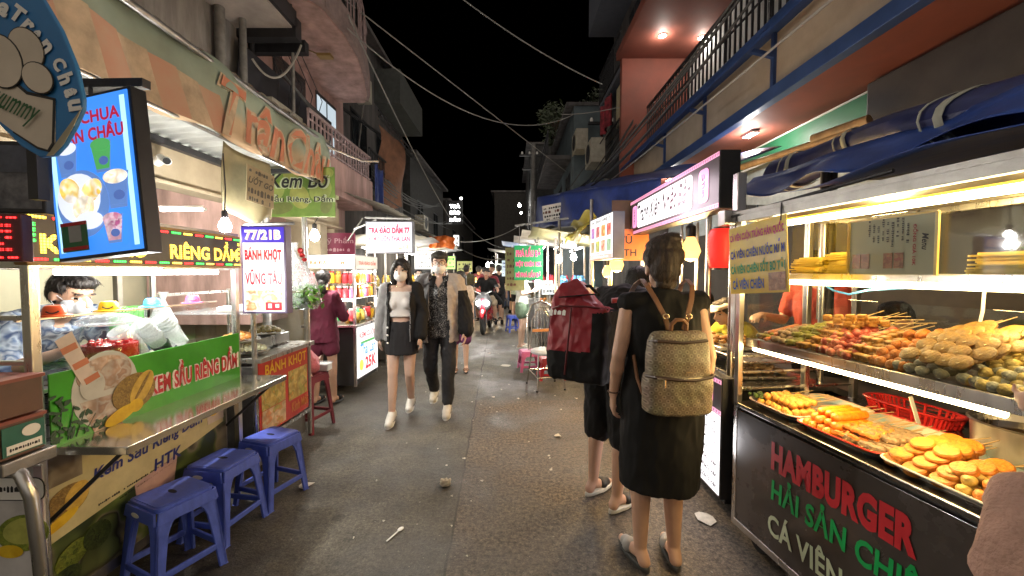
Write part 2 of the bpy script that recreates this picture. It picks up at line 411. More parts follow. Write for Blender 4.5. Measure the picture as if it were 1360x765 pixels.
# ================================================================== the setting
def road_material():
    m = bpy.data.materials.new('worn_street'); m.use_nodes = True; t = m.node_tree; b = t.nodes['Principled BSDF']; L = t.links.new
    co = t.nodes.new('ShaderNodeTexCoord')
    def noise(sc, det=6, rough=.6):
        n = t.nodes.new('ShaderNodeTexNoise'); n.inputs['Scale'].default_value = sc; n.inputs['Detail'].default_value = det; n.inputs['Roughness'].default_value = rough
        L(co.outputs['Object'], n.inputs['Vector']); return n
    def ramp(src, p0, c0, p1, c1):
        r = t.nodes.new('ShaderNodeValToRGB'); e = r.color_ramp.elements; e[0].position, e[1].position = p0, p1; e[0].color = (*c0, 1); e[1].color = (*c1, 1)
        L(src, r.inputs[0]); return r
    def math_(op, a, bb):
        n = t.nodes.new('ShaderNodeMath'); n.operation = op
        for i, q in enumerate((a, bb)):
            if isinstance(q, (int, float)): n.inputs[i].default_value = q
            else: L(q, n.inputs[i])
        return n.outputs[0]
    def mix(f, a, c, mode='MIX'):
        n = t.nodes.new('ShaderNodeMixRGB'); n.blend_type = mode
        for i, q in enumerate((f, a, c)):
            if isinstance(q, (int, float, tuple)): n.inputs[i].default_value = q
            else: L(q, n.inputs[i])
        return n.outputs[0]
    sep = t.nodes.new('ShaderNodeSeparateXYZ'); L(co.outputs['Object'], sep.inputs[0])
    big = noise(1.1, 5); mid = noise(5, 6); fine = noise(38, 6, .75); grit = noise(95, 3, .85)
    # cement strip on the left, browner coarse patch on the right of the old trench seam
    edge = math_('ADD', math_('ADD', sep.outputs['X'], .27), math_('MULTIPLY', sep.outputs['Y'], .033))
    edge = math_('ADD', edge, math_('MULTIPLY', math_('SUBTRACT', mid.outputs[0], .5), .05))
    side = math_('GREATER_THAN', edge, 0)
    near = math_('LESS_THAN', math_('ADD', sep.outputs['Y'], math_('MULTIPLY', mid.outputs[0], .15)), 4.62)
    patch = math_('MULTIPLY', side, near)
    cA0 = ramp(mid.outputs[0], .3, (.078, .073, .063), .7, (.150, .138, .116)); cA1 = ramp(fine.outputs[0], .38, (.35, .35, .34), .6, (1.2, 1.18, 1.12))
    cA_ = mix(.75, cA0.outputs[0], cA1.outputs[0], 'MULTIPLY')
    cB = ramp(fine.outputs[0], .38, (.038, .031, .026), .62, (.205, .166, .132))
    c = mix(patch, cA_, cB.outputs[0])
    st = ramp(big.outputs[0], .42, (.38, .36, .36), .6, (1, 1, 1)); c = mix(.8, c, st.outputs[0], 'MULTIPLY')
    gr_ = ramp(grit.outputs[0], .36, (.5, .5, .5), .62, (1.3, 1.27, 1.2)); c = mix(.9, c, gr_.outputs[0], 'MULTIPLY')
    # seam crack, and the cross joint
    ab = t.nodes.new('ShaderNodeMath'); ab.operation = 'ABSOLUTE'; L(edge, ab.inputs[0])
    crack = math_('LESS_THAN', ab.outputs[0], math_('MULTIPLY', fine.outputs[0], .014))
    c = mix(math_('MULTIPLY', crack, .7), c, (.012, .011, .01, 1))
    # scattered pale specks of trodden litter
    vo = t.nodes.new('ShaderNodeTexVoronoi'); vo.inputs['Scale'].default_value = 9; L(co.outputs['Object'], vo.inputs['Vector'])
    sp = math_('LESS_THAN', vo.outputs['Distance'], .055)
    c = mix(math_('MULTIPLY', sp, .5), c, (.34, .31, .27, 1))
    v2 = t.nodes.new('ShaderNodeTexVoronoi'); v2.inputs['Scale'].default_value = 30; L(co.outputs['Object'], v2.inputs['Vector'])
    s2 = math_('MULTIPLY', math_('LESS_THAN', v2.outputs['Distance'], .10), math_('GREATER_THAN', mid.outputs[0], .5))
    c = mix(math_('MULTIPLY', s2, .55), c, (.30, .27, .22, 1))
    gum = t.nodes.new('ShaderNodeTexVoronoi'); gum.inputs['Scale'].default_value = 3.2; L(co.outputs['Object'], gum.inputs['Vector'])
    g2 = math_('LESS_THAN', gum.outputs['Distance'], math_('MULTIPLY', mid.outputs[0], .22)); c = mix(math_('MULTIPLY', g2, .5), c, (.018, .016, .014, 1))
    L(c, b.inputs['Base Color'])
    rr = ramp(big.outputs[0], .38, (.36,) * 3, .62, (.82,) * 3); L(rr.outputs[0], b.inputs['Roughness'])
    h = math_('ADD', math_('MULTIPLY', fine.outputs[0], .8), math_('MULTIPLY', grit.outputs[0], .5))
    h = math_('SUBTRACT', h, math_('MULTIPLY', crack, .8))
    bp = t.nodes.new('ShaderNodeBump'); bp.inputs['Strength'].default_value = .55; bp.inputs['Distance'].default_value = .016
    L(h, bp.inputs['Height']); L(bp.outputs[0], b.inputs['Normal']); return m
g = MB()
g.sheet(lambda a, b: ((a - .5) * 240, -40 + b * 240, 0), 40, 40)
ground = g.build('street_ground', road_material(), sm=True); ground.location.z = 0
for v in ground.data.vertices: v.co += ground.location
ground.location = (0, 0, 0); tag(ground, 'worn patched street surface of grey cement and brown asphalt', 'street', kind='structure')

# ---- wall paints
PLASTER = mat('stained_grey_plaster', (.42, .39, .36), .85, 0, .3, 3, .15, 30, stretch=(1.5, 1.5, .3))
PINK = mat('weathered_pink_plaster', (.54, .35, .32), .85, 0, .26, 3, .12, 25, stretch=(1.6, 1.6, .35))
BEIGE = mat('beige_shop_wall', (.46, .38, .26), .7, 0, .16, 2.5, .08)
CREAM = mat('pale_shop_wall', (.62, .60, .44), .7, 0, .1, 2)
DARKW = mat('night_dark_wall', (.15, .14, .14), .9, 0, .34, 2.4, .2, 20, stretch=(1.5, 1.5, .25))  # streak-stained wall, night darkness put into its base colour
TEALW = mat('teal_tin_wall', (.13, .17, .19), .7, 0, .22, 2, .1)
TERRA = mat('terracotta_paint', (.24, .066, .042), .7, 0, .16, 2, .05)
BEIGEB = mat('beige_balcony_board', (.36, .29, .22), .8, 0, .14, 3, .08)
TRIMB = mat('blue_painted_steel', (.035, .075, .22), .45, .2, .15, 6, .05)
GREENP = mat('green_fascia', (.02, .15, .07), .5, 0, .12, 4)
SHUT = mat('dark_roller_shutter', (.05, .045, .045), .55, .3, .2, 5, .1)
CORR = mat('pale_corrugated_sheet', (.62, .64, .62), .5, .1, .18, 4, .05, stretch=(1, 4, 1))
TARPB = mat('blue_tarpaulin', (.03, .055, .24), .42, 0, .25, 5, .35, 18)
TARPO = mat('orange_tarpaulin', (.72, .17, .02), .5, 0, .18, 5, .3, 15)
WINM = mat('dark_window_pane', (.03, .035, .04), .12, 0, .2, 3)
WOODB = mat('bamboo_pole', (.42, .27, .13), .5, 0, .25, 12, .1, stretch=(1, 1, .2))
PIPE = mat('grimy_plastic_pipe', (.28, .27, .25), .55, 0, .25, 8)
def railing(parent, pts, z0, z1, m, step=.11, r=.008, name='railing'):
    b = MB()
    for p, q in zip(pts[:-1], pts[1:]):
        p, q = V((*p, 0)), V((*q, 0)); n = max(1, int((q - p).length / step))
        b.bar((p.x, p.y, z1), (q.x, q.y, z1), .04, .04); b.bar((p.x, p.y, z0 + .06), (q.x, q.y, z0 + .06), .025, .025)
        b.bar((p.x, p.y, (z0 + z1) / 2 + .12), (q.x, q.y, (z0 + z1) / 2 + .12), .02, .02)
        for i in range(n + 1):
            s = p + (q - p) * i / n; b.box((s.x, s.y, (z0 + z1) / 2), (r * 2, r * 2, z1 - z0))
    return b.build(name, m, parent, world=True, sm=False)
def window(parent, c, phi, w_, h_, m=None):
    o = panel('window', None, None, c, phi, w_, h_, .06, IRON, parent=parent, bev=0)
    b = MB(); b.box((-w_ * .25, 0, .004), (w_ * .43, h_ * .9, .004)); b.box((w_ * .25, 0, .004), (w_ * .43, h_ * .9, .004)); b.build('pane', m or WINM, o, sm=False); return o

# ================================================================== left side houses
H1 = thing('concrete_house', 'near grey concrete house above the striped awning with a stained balcony slab', 'house', (-4.6, 2, 0))
b = MB(); b.box((-4.15, 2.2, 4.9), (1.3, 6.0, 4.6)); b.build('upper_wall', PLASTER, H1, True, sm=False)
b = MB(); b.box((-3.15, 2.05, 4.68), (.72, 6.1, .16)); b.build('balcony_slab', mat('balcony_slab_plaster', (.50, .44, .40), .85, 0, .2, 2.4, .1, 40), H1, True, sm=False)
b = MB(); b.box((-2.77, 2.05, 4.72), (.05, 6.14, .2)); b.box((-3.12, 5.16, 4.62), (.75, .14, .26)); b.box((-3.12, 5.36, 4.5), (.75, .1, .16)); b.each('slab_edge_beam', IRON, H1, True, sm=False)
railing(H1, [(-2.8, -1), (-2.8, 5.1)], 4.8, 5.7, IRON)
b = MB(); b.box((-5.0, 2.2, 1.3), (.1, 8, 2.6)); b.build('shop_back_wall', CREAM, H1, True, sm=False)
b = MB(); b.box((-3.85, 6.15, 1.3), (2.2, .12, 2.6)); b.build('shop_side_wall', BEIGE, H1, True, sm=False)
b = MB(); b.box((-3.85, 2.2, 2.66), (2.3, 7.9, .06)); b.build('shop_ceiling', mat('shop_ceiling_paint', (.55, .58, .32), .8, var=.1), H1, True, sm=False)
b = MB(); b.box((-2.76, 2.3, 2.34), (.12, 7.7, .28)); b.box((-2.74, 2.3, 2.19), (.2, 7.7, .03)); b.build('shopfront_beam', BEIGE, H1, True, sm=False, bev=.005)
b = MB()
for y in (-.4, 5.6): b.box((-2.76, y, 1.1), (.16, .2, 2.2))
b.each('shopfront_pillar', BEIGE, H1, True, sm=False)
b = MB()
for i, (x, r) in enumerate(((-3.42, .055), (-3.3, .04), (-3.46, .035))): b.cyl((x, 4.7 + i * .22, 2.7), (x, 4.7 + i * .22, 4.6), r)
b.tube([(-3.4, 4.6, 3.5), (-3.1, 4.75, 3.36), (-2.9, 5.0, 3.36), (-2.85, 5.2, 3.6), (-2.9, 5.3, 4.4)], .02); b.each('drain_pipe', PIPE, H1, True)
tb = thing('fluorescent_lamp', 'white fluorescent tube on the pale wall inside the left shop', 'lamp', tuple(at(240, 279, 4.7)))
p, q = at(214, 279, 4.4), at(268, 278, 4.9); b = MB(); b.cyl(p, q, .016); b.build('tube', TUBE, tb, True)
b = MB(); b.bar(p + V((0, 0, .03)), q + V((0, 0, .03)), .05, .03); b.cyl(q, q + (q - p).normalized() * .05, .022); b.build('fitting', WHITEP, tb, True, sm=False)
light((-3.9, 3.9, 2.3), 30, (1, .97, .85), .2)
cc = thing('security_camera', 'small white security camera on the beige shopfront beam', 'camera', tuple(at(222, 215, 2.95)))
c = at(222, 215, 2.95); b = MB(); b.cyl(c + V((-.08, 0, .0)), c + V((-.02, -.02, .02)), .035); b.build('mount', WHITEP, cc, True)
b = MB(); b.rc(c + V((-.03, .03, .02)), c + V((.05, -.06, -.01)), .028, .03); b.build('body', WHITEP, cc, True)
b = MB(); b.cyl(c + V((.05, -.06, -.01)), c + V((.072, -.085, -.018)), .024); b.build('lens', BLACK, cc, True)

# awning with faded striped valance (painted cloth)
def valance_material():
    m = bpy.data.materials.new('faded_striped_valance'); m.use_nodes = True; t = m.node_tree; b = t.nodes['Principled BSDF']; L = t.links.new
    b.inputs['Roughness'].default_value = .8
    co = t.nodes.new('ShaderNodeTexCoord'); sep = t.nodes.new('ShaderNodeSeparateXYZ'); L(co.outputs['Object'], sep.inputs[0])
    n = t.nodes.new('ShaderNodeTexNoise'); n.inputs['Scale'].default_value = 7; n.inputs['Detail'].default_value = 6; L(co.outputs['Object'], n.inputs[0])
    r = t.nodes.new('ShaderNodeValToRGB'); e = r.color_ramp.elements; e[0].position = .0; e[0].color = (.58, .41, .26, 1); e[1].position = 1; e[1].color = (.33, .43, .36, 1)
    e2 = e.new(.45); e2.color = (.58, .47, .31, 1); e3 = e.new(.62); e3.color = (.38, .47, .39, 1)
    mr = t.nodes.new('ShaderNodeMath'); mr.operation = 'MULTIPLY_ADD'; mr.inputs[1].default_value = 2.1; mr.inputs[2].default_value = -.2
    ad = t.nodes.new('ShaderNodeMath'); ad.operation = 'MULTIPLY_ADD'; ad.inputs[1].default_value = .25; L(n.outputs[0], ad.inputs[0]); L(sep.outputs['Z'], ad.inputs[2])
    L(ad.outputs[0], mr.inputs[0]); L(mr.outputs[0], r.inputs[0])
    mx = t.nodes.new('ShaderNodeMixRGB'); mx.blend_type = 'MULTIPLY'; mx.inputs[0].default_value = .5
    n2 = t.nodes.new('ShaderNodeTexNoise'); n2.inputs['Scale'].default_value = 2.5; n2.inputs['Detail'].default_value = 8; L(co.outputs['Object'], n2.inputs[0])
    r2 = t.nodes.new('ShaderNodeValToRGB'); r2.color_ramp.elements[0].position = .35; r2.color_ramp.elements[0].color = (.4, .36, .3, 1); r2.color_ramp.elements[1].position = .62; L(n2.outputs[0], r2.inputs[0])
    L(r.outputs[0], mx.inputs[1]); L(r2.outputs[0], mx.inputs[2]); L(mx.outputs[0], b.inputs['Base Color']); return m
AW = thing('shop_awning', 'long faded shop awning with orange painted lettering over the left stalls', 'awning', (-2, 2.5, 2.42))
def vx(y, z): return -2.0 + .02 * math.sin(y * 5) + .012 * math.sin(y * 13 + z * 4)
Y0, Y1 = .6, 4.33
def valf(a, c):
    y = Y0 + (Y1 - Y0) * a; s = .05 if y > 4.2 else 0
    return (vx(y, c), y, 2.43 - .02 * math.sin(y * 9) - s + c * .48)
b = MB(); b.sheet(valf, 90, 6); val = b.build('valance', valance_material(), AW, True, solid=.004)
FADE = mat('faded_orange_paint', (.60, .20, .12), .85, 0, .3, 6, col2=(.52, .27, .17)); FADEP = mat('faded_pale_paint', (.68, .54, .38), .85, 0, .22, 7)
def onval(y, z, d=.007):
    p = valf((y - Y0) / (Y1 - Y0), max(0, min(1, (z - 2.43 + .02 * math.sin(y * 9)) / .48))); return (p[0] + d, y, z)
b = MB()                                                      # slanted stripes painted on the cloth
for k in range(7):
    y = 1.55 + k * .165
    b.mat(k % 2).sheet(lambda a, c, y=y: onval(y + a * .165 - .1 * c + .1, 2.45 + c * (.31 - .01 * k)), 8, 10)
b.build('painted_stripes', [mat('faded_pink_stripe', (.56, .30, .21), .85, 0, .3, 6, col2=(.52, .36, .25)), FADEP], AW, True)
tv = panel('painted_lettering', None, None, (-1.965, 3.5, 2.66), 0, .02, .02, .001, FADEP, parent=AW, bev=0)
q1 = text('Tr\u00e2n', tv, -.40, -.01, .80, .38, FADE, .006, FADEP, .028, .02, .25)
q2 = text('Ch\u00e2u', tv, .42, -.02, .70, .38, FADE, .006, FADEP, .028, .02, .25)
for q in (q1, q2):
    M = wm(q); I = M.inverted()
    for v in q.data.vertices: p = M @ v.co; v.co = I @ V(onval(p.y, p.z, .009 + (p.x + 1.961) * .9 + .003))
b = MB(); b.cyl((-2.0, .5, 2.93), (-2.0, 4.42, 2.88), .022); b.cyl((-2.02, .5, 2.44), (-2.02, 4.3, 2.44), .012)
b.tube([(-2.0, 4.3, 2.86), (-1.75, 4.62, 2.8), (-1.6, 4.75, 2.83)], .012)
for y in (.9, 2.4, 4.2): b.bar((-2.02, y, 2.9), (-3.5, y, 3.15), .03, .03)
b.build('awning_frame', STEELD, AW, True)
def corr(a, c): return (-2.03 - .7 * a, .5 + 3.8 * c, 2.60 - .06 * a + .012 * math.sin(c * 3.8 * 60))
b = MB(); b.sheet(corr, 2, 240); b.build('corrugated_sheet', CORR, AW, True, solid=.002)
b = MB(); b.bar((-2.68, .5, 2.5), (-2.68, 4.1, 2.5), .07, .05); b.bar((-2.03, 2.2, 2.52), (-2.68, 2.2, 2.5), .04, .04); b.bar((-2.03, 3.95, 2.52), (-2.68, 3.95, 2.5), .04, .04); b.build('black_frame', IRON, AW, True, sm=False)
def roofsheet(a, c): return (-2.0 - 1.5 * a, .5 + 3.9 * c, 2.93 + .2 * a + .01 * math.sin(c * 3.9 * 40))
b = MB(); b.sheet(roofsheet, 2, 160); b.build('roof_sheet', mat('rusty_roof_sheet', (.30, .27, .24), .7, .2, .3, 5), AW, True, solid=.003)

# pink house with two balconies
H2 = thing('pink_house', 'weathered pink house with a rounded upper balcony and railed lower balcony', 'house', (-4.3, 6.7, 0))
b = MB(); b.box((-4.2, 6.75, 4.4), (1.4, 3.0, 7.2)); b.build('wall', PINK, H2, True, sm=False)
prof = [(-3.5, 4.75), (-2.75, 4.8), (-2.47, 5.2), (-2.42, 5.8), (-2.47, 6.4), (-2.6, 7.0), (-2.8, 7.7), (-2.95, 8.0), (-3.5, 8.0)]
b = MB(); b.prism(prof[::-1], 4.9, 5.03); b.build('upper_balcony_floor', PINK, H2, True, sm=False, bev=.01)
b = MB()
for (x0, y0), (x1, y1) in zip(prof[1:-2], prof[2:-1]): b.bar((x0 + .03, y0, 5.1), (x1 + .03, y1, 5.1), .07, .34)
b.build('upper_parapet', mat('grey_pink_edge', (.30, .22, .21), .85, var=.2), H2, True, sm=False)
railing(H2, prof[1:-1], 5.25, 6.1, mat('pink_painted_iron', (.45, .33, .33), .5, var=.15), .13, .007, 'upper_railing')
b = MB(); b.box((-3.2, 6.95, 2.84), (.62, 2.5, .12)); b.box((-2.93, 6.95, 3.12), (.08, 2.5, .5)); b.box((-3.2, 5.74, 3.12), (.6, .08, .5)); b.box((-3.2, 8.16, 3.12), (.6, .08, .5)); b.build('lower_parapet', PINK, H2, True, sm=False, bev=.008)
railing(H2, [(-2.93, 5.72), (-2.93, 8.18), (-3.5, 8.18)], 3.36, 3.85, mat('pink_painted_iron', (.45, .33, .33)), .12, .012, 'lower_railing')
window(H2, (-3.49, 6.3, 4.1), 0, .9, 1.3); window(H2, (-3.49, 7.5, 4.1), 0, .8, 1.3, emit('lit_window_pane', (.75, .9, 1), .5))
b = MB(); b.bar((-3.42, 5.0, 4.15), (-3.2, 7.0, 3.9), .02, .5); b.build('dark_shade_cloth', mat('dark_cloth', (.04, .04, .05), .9), H2, True, sm=False)
b = MB(); b.cyl((-3.3, 6.2, 5.0), (-2.85, 6.0, 4.75), .01); b.box((-2.8, 6.0, 4.74), (.2, .12, .04)); b.build('street_lamp_arm', mat('ochre_metal', (.32, .2, .06), .5), H2, True)
b = MB()
for k in range(5): b.tube([(-3.3 + .05 * k, 5.2 + .1 * k, 4.9), (-3.2 + .05 * k, 5.5 + .2 * k, 4.2), (-3.35, 5.6 + .2 * k, 3.3)], .006)
b.tube([(-3.45, 5.25, 2.8), (-3.4, 5.25, 4.8)], .03); b.each('loose_cable', IRON, H2, True)
bl = MB(); bl.sheet(lambda a, c: (-2.86 + .03 * math.sin(a * 9), 8.25 + a * .5, 2.9 + c * .85 + .04 * math.sin(a * 7)), 10, 6)
tag(bl.build('hanging_cloth', TARPB, solid=.006), 'dark blue cloth hanging at the end of the pink balcony', 'cloth')

# darker houses further down the left side
def farhouse(name, label, x0, x1, y0, y1, h, m, wins=(), roof=None, side=1):
    o = thing(name, label, 'house', ((x0 + x1) / 2, (y0 + y1) / 2, 0))
    b = MB(); b.box(((x0 + x1) / 2, (y0 + y1) / 2, h / 2), (abs(x1 - x0), y1 - y0, h)); b.build('wall', m, o, True, sm=False)
    xf = x1 if side > 0 else x0; ph = 0 if side > 0 else math.pi
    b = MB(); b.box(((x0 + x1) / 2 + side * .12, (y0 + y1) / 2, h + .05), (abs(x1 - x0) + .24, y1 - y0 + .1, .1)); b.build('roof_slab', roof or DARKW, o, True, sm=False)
    for (yy, zz, ww, hh) in wins: window(o, (xf + side * .012, yy, zz), ph, ww, hh)
    return o
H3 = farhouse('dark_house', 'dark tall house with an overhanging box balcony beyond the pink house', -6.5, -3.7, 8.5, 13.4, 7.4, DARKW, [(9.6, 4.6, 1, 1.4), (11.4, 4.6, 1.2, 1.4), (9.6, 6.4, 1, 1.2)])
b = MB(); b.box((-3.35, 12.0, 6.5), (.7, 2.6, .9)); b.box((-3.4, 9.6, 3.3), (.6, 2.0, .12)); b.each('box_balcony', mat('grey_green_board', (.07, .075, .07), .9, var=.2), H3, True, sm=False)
railing(H3, [(-3.1, 8.6), (-3.1, 10.6)], 3.36, 4.2, IRON)
b = MB(); b.bar((-3.6, 8.4, 4.98), (-2.9, 11.5, 4.85), .05, .05); b.bar((-2.8, 8.35, 4.9), (-2.8, 11.6, 4.9), .03, .03); b.bar((-2.8, 8.35, 4.78), (-2.8, 11.6, 4.78), .03, .03)
for k in range(12): b.bar((-2.8, 8.4 + .28 * k, 4.78), (-2.8, 8.54 + .28 * k, 4.9), .015, .015)
b.build('roof_truss', IRON, H3, True, sm=False)
b = MB(); b.sheet(lambda a, c: (-3.15 + .35 * a * (1 - c * .3) + .05 * math.sin(c * 8 + a * 5), 9.4 + 1.0 * a + .04 * math.sin(c * 11), 5.0 - 1.75 * c - .15 * math.sin(a * 3)), 10, 14)
tag(b.build('hanging_tarpaulin', mat('brown_tarpaulin', (.28, .13, .075), .7, 0, .25, 4, .3, 12), solid=.006), 'brown tarpaulin hanging from the dark house on the left', 'tarpaulin')
farhouse('grey_house', 'low dark grey house, second one beyond the pink house', -6.5, -3.5, 13.6, 20, 5.6, mat('night_dark_grey', (.065, .065, .065), .9, var=.25), [(15, 3.6, 1, 1.2), (18, 3.6, 1, 1.2)])  # wall colour lowered so the house stays dark under the fill
farhouse('brown_house', 'farthest dark brown house on the left side of the street', -7, -3.4, 20.2, 34, 5.2, mat('night_dark_brown', (.05, .045, .04), .9, var=.25), [(23, 3.4, 1.2, 1.2), (27, 3.4, 1.2, 1.2)])  # night darkness put into this wall colour too
for i, (x, y, z) in enumerate(((-2.75, 8.2, 2.75), (-2.9, 13, 2.7))):
    b = MB(); b.sheet(lambda a, c: (x - .5 + 1.1 * a, y - 1.4 + 2.8 * c, z + .25 - .35 * a + .012 * math.sin(c * 60)), 3, 60)
    o = b.build('tin_canopy', mat('pale_tin_canopy', (.42, .39, .33), .6, .2, .2, 4), solid=.005); tag(o, ('pale sloping tin canopy above the peach tea stall' if i == 0 else 'pale tin canopy further off, past the orange tarpaulin'), 'canopy')

# ================================================================== right side houses
H4 = thing('terracotta_house', 'terracotta house with lit railed balcony and blue trimmed beige fascia', 'house', (3.3, 3, 0))
b = MB(); b.box((3.72, 3.55, 1.6), (.6, 10.1, 3.2)); b.build('ground_wall', mat('pale_blue_grey_wall', (.40, .45, .47), .8, var=.15), H4, True, sm=False)
b = MB(); b.box((3.40, 4.0, 1.08), (.03, 9.0, 2.15)); b.build('dark_shade_sheet', mat('painted_interior_shade', (.055, .045, .035), .8, 0, .3, 3), H4, True, sm=False)  # added dark sheet over the wall, standing in for an unlit shopfront
b = MB(); b.box((3.0, 3.5, 3.26), (.72, 10.2, .1)); b.build('soffit', TERRA, H4, True, sm=False)
b = MB(); b.box((3.372, 5.2, 3.08), (.05, 3.3, .24)); b.build('green_fascia_board', GREENP, H4, True, sm=False)
b = MB(); b.bar((3.34, 3.5, 2.955), (3.34, 7, 2.955), .02, .025); b.bar((3.34, 3.5, 3.195), (3.34, 7, 3.195), .02, .015); b.each('fascia_edge', WHITEP, H4, True, sm=False)
b = MB(); b.box((3.28, 1.0, 2.75), (.26, 5.1, .85)); b.build('shutter_box', SHUT, H4, True, sm=False, bev=.02)
b = MB(); b.box((2.655, 3.5, 3.6), (.05, 10.2, .56)); b.build('beige_fascia', BEIGEB, H4, True, sm=False)
b = MB(); b.box((2.60, 3.5, 3.265), (.1, 10.22, .13)); b.box((2.60, 3.5, 3.94), (.1, 10.22, .13)); b.each('blue_beam', TRIMB, H4, True, sm=False, bev=.006)
b = MB()
for y in (1.2, 2.6, 4.0, 5.4, 6.8): b.bar((2.58, y, 3.94), (2.36, y, 3.72), .05, .05); b.bar((2.36, y, 3.72), (2.6, y, 3.66), .04, .04); b.bar((2.62, y, 3.3), (2.62, y, 3.9), .045, .045)
b.bar((2.34, -1.5, 3.7), (2.34, 8.5, 3.7), .035, .035); b.build('bracket', TRIMB, H4, True, sm=False)
b = MB(); b.box((3.1, 3.5, 3.95), (.85, 10.2, .08)); b.build('balcony_floor', BEIGEB, H4, True, sm=False)
railing(H4, [(2.86, -1.5), (2.86, 8.4)], 4.02, 4.98, IRON, .12, .011)
b = MB(); b.box((3.85, 3.5, 5.05), (.1, 10.2, 2.1)); b.build('balcony_wall', mat('white_balcony_wall', (.6, .62, .6), .8, var=.08), H4, True, sm=False)
b = MB(); b.box((3.05, 8.62, 4.7), (1.4, .14, 3.0)); b.box((3.0, 3.5, 6.15), (1.5, 10.3, .16)); b.build('terracotta_canopy', TERRA, H4, True, sm=False)
b = MB()
for y in (1.0, 2.2, 3.4, 4.6, 5.8, 7.0): b.bar((3.79, y, 4.3), (3.79, y + .9, 4.3), .02, .04); b.bar((3.79, y + .1, 4.0), (3.79, y + .1, 6.0), .05, .05)
b.build('door_frame', IRON, H4, True, sm=False)
for (u, v_, zc, nm, e, lab) in ((880, 47, 6.06, 'ceiling_lamp', 60, 'round white downlight in the terracotta balcony canopy'), (939, 50, 6.06, 'ceiling_lamp', 40, 'second downlight further inside, behind the dark balcony railing')):
    p = gr(u, v_, zc) - V((.1 if u > 900 else 0, 0, 0)); o = thing(nm, lab, 'lamp', tuple(p))
    b = MB(); b.lathe([(.055, 0), (.07, -.012), (.07, .01)], p, 18); b.build('rim', WHITEP, o, True)
    b = MB(); b.lathe([(.05, -.014), (.05, -.004)], p, 16); b.build('diffuser', emit('downlight_glass', (1, .96, .88), 26), o, True)
    light(p + V((0, 0, -.1)), e * .10, (1, .95, .85), .05, o)
for u, v_, lab in ((997, 178, 'small oblong lamp under the terracotta soffit above the pink sign'), (890, 238, 'farther small oblong lamp under the terracotta soffit')):
    if lab is None: continue
    p = gr(u, v_, 3.19); o = thing('soffit_lamp', lab, 'lamp', tuple(p)); b = MB(); b.box(p, (.09, .2, .03)); b.build('casing', WHITEP, o, True, sm=False)
    b = MB(); b.box(p + V((0, 0, -.018)), (.07, .17, .006)); b.build('diffuser', emit('downlight_glass', (1, .96, .88), 26), o, True, sm=False); light(p + V((0, 0, -.08)), 9, (1, .95, .85), .05, o)
b = MB(); b.cyl(at(985, 222, 4.4), at(1140, 172, 3.35), .035, .03); b.cyl(at(1080, 186, 3.7), at(1155, 160, 3.3), .05)
q = b.each('bamboo_pole', WOODB); tag(q[0], 'long tan bamboo pole lying along under the green fascia', 'pole'); tag(q[1], 'thick short end of a second pole under the green fascia', 'pole')
# rolled blue awning
RA = thing('rolled_awning', 'rolled up navy blue awning with pale straps above the food counter', 'awning', (1.9, 2, 2.05))
def roll(a, c):
    y = .4 + 2.55 * a; t = c * 2 * math.pi; r = .105 + .02 * math.sin(a * 14) + .012 * math.sin(t * 3 + a * 9)
    sag = -.05 * math.sin(a * 3.1) + .03 * math.sin(a * 11)
    return (2.0 + math.cos(t) * r * 1.15, y, 2.24 + sag + math.sin(t) * r)
b = MB(); b.sheet(roll, 60, 20); b.build('rolled_cloth', mat('navy_awning_cloth', (.03, .04, .16), .5, 0, .25, 6, .4, 16), RA, True)
def flap(a, c):
    y = .5 + 2.5 * a; return (1.84 - .16 * c + .03 * math.sin(a * 16 + c * 2), y + .06 * c, 2.22 - .15 * c ** .7 - .05 * math.sin(a * 3.1) + .035 * math.sin(a * 21) * c)
b = MB(); b.sheet(flap, 60, 8); b.build('loose_flap', mat('brightened_navy_awning', (.035, .085, .36), .35, 0, .2, 5, .3, 14), RA, True, solid=.004)  # same navy awning, lamp light put into a brighter blue
b = MB(); b.sheet(lambda a, c: (1.62 + 1.0 * c, .3 + 2.0 * a, 1.98 + .12 * c + .02 * math.sin(a * 12 + c * 3)), 30, 10); b.build('blue_underside', mat('brightened_navy_awning', (.035, .085, .36), .35), RA, True, solid=.004)
b = MB()
for y in (1.15, 1.7, 2.25, 2.7):
    for w_ in (0, .045): b.sheet(lambda a, c: (lambda p: (2.0 + (p[0] - 2.0) * 1.09, p[1], p[2] + (p[2] - 2.22) * .09))(roll((y + w_ * 2 + .035 * a * (1 if w_ == 0 else .3) - .4) / 2.55, c)), 1, 20)
b.each('strap', mat('pale_strap', (.52, .52, .44), .7), RA, True, solid=.003)
b = MB(); b.cyl((1.98, 2.5, 1.2), (1.98, 2.5, 2.2), .025); b.cyl((2.12, 2.62, 1.2), (2.12, 2.62, 2.2), .03); b.cyl((1.98, .3, 2.2), (1.98, 3.0, 2.2), .018); b.each('support_post', IRON, RA, True)

# dim houses on the right, further off
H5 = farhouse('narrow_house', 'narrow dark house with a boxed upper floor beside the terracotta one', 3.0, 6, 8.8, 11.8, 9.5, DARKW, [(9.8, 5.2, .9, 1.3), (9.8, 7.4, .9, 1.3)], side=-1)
b = MB(); b.box((2.62, 10.6, 9.0), (.8, 2.0, 1.4)); b.box((2.75, 10.4, 6.2), (.5, 2.2, .12)); b.box((2.75, 10.4, 4.3), (.5, 2.2, .12)); b.each('boxed_balcony', mat('dark_blue_board', (.09, .10, .13), .8), H5, True, sm=False)
railing(H5, [(2.52, 9.3), (2.52, 11.5)], 6.3, 7.1, IRON); railing(H5, [(2.52, 9.3), (2.52, 11.5)], 4.36, 5.1, IRON)
b = MB(); b.box((2.62, 9.6, 5.55), (.05, .62, .95)); b.build('cream_panel', mat('cream_board', (.5, .46, .3), .7), H5, True, sm=False)
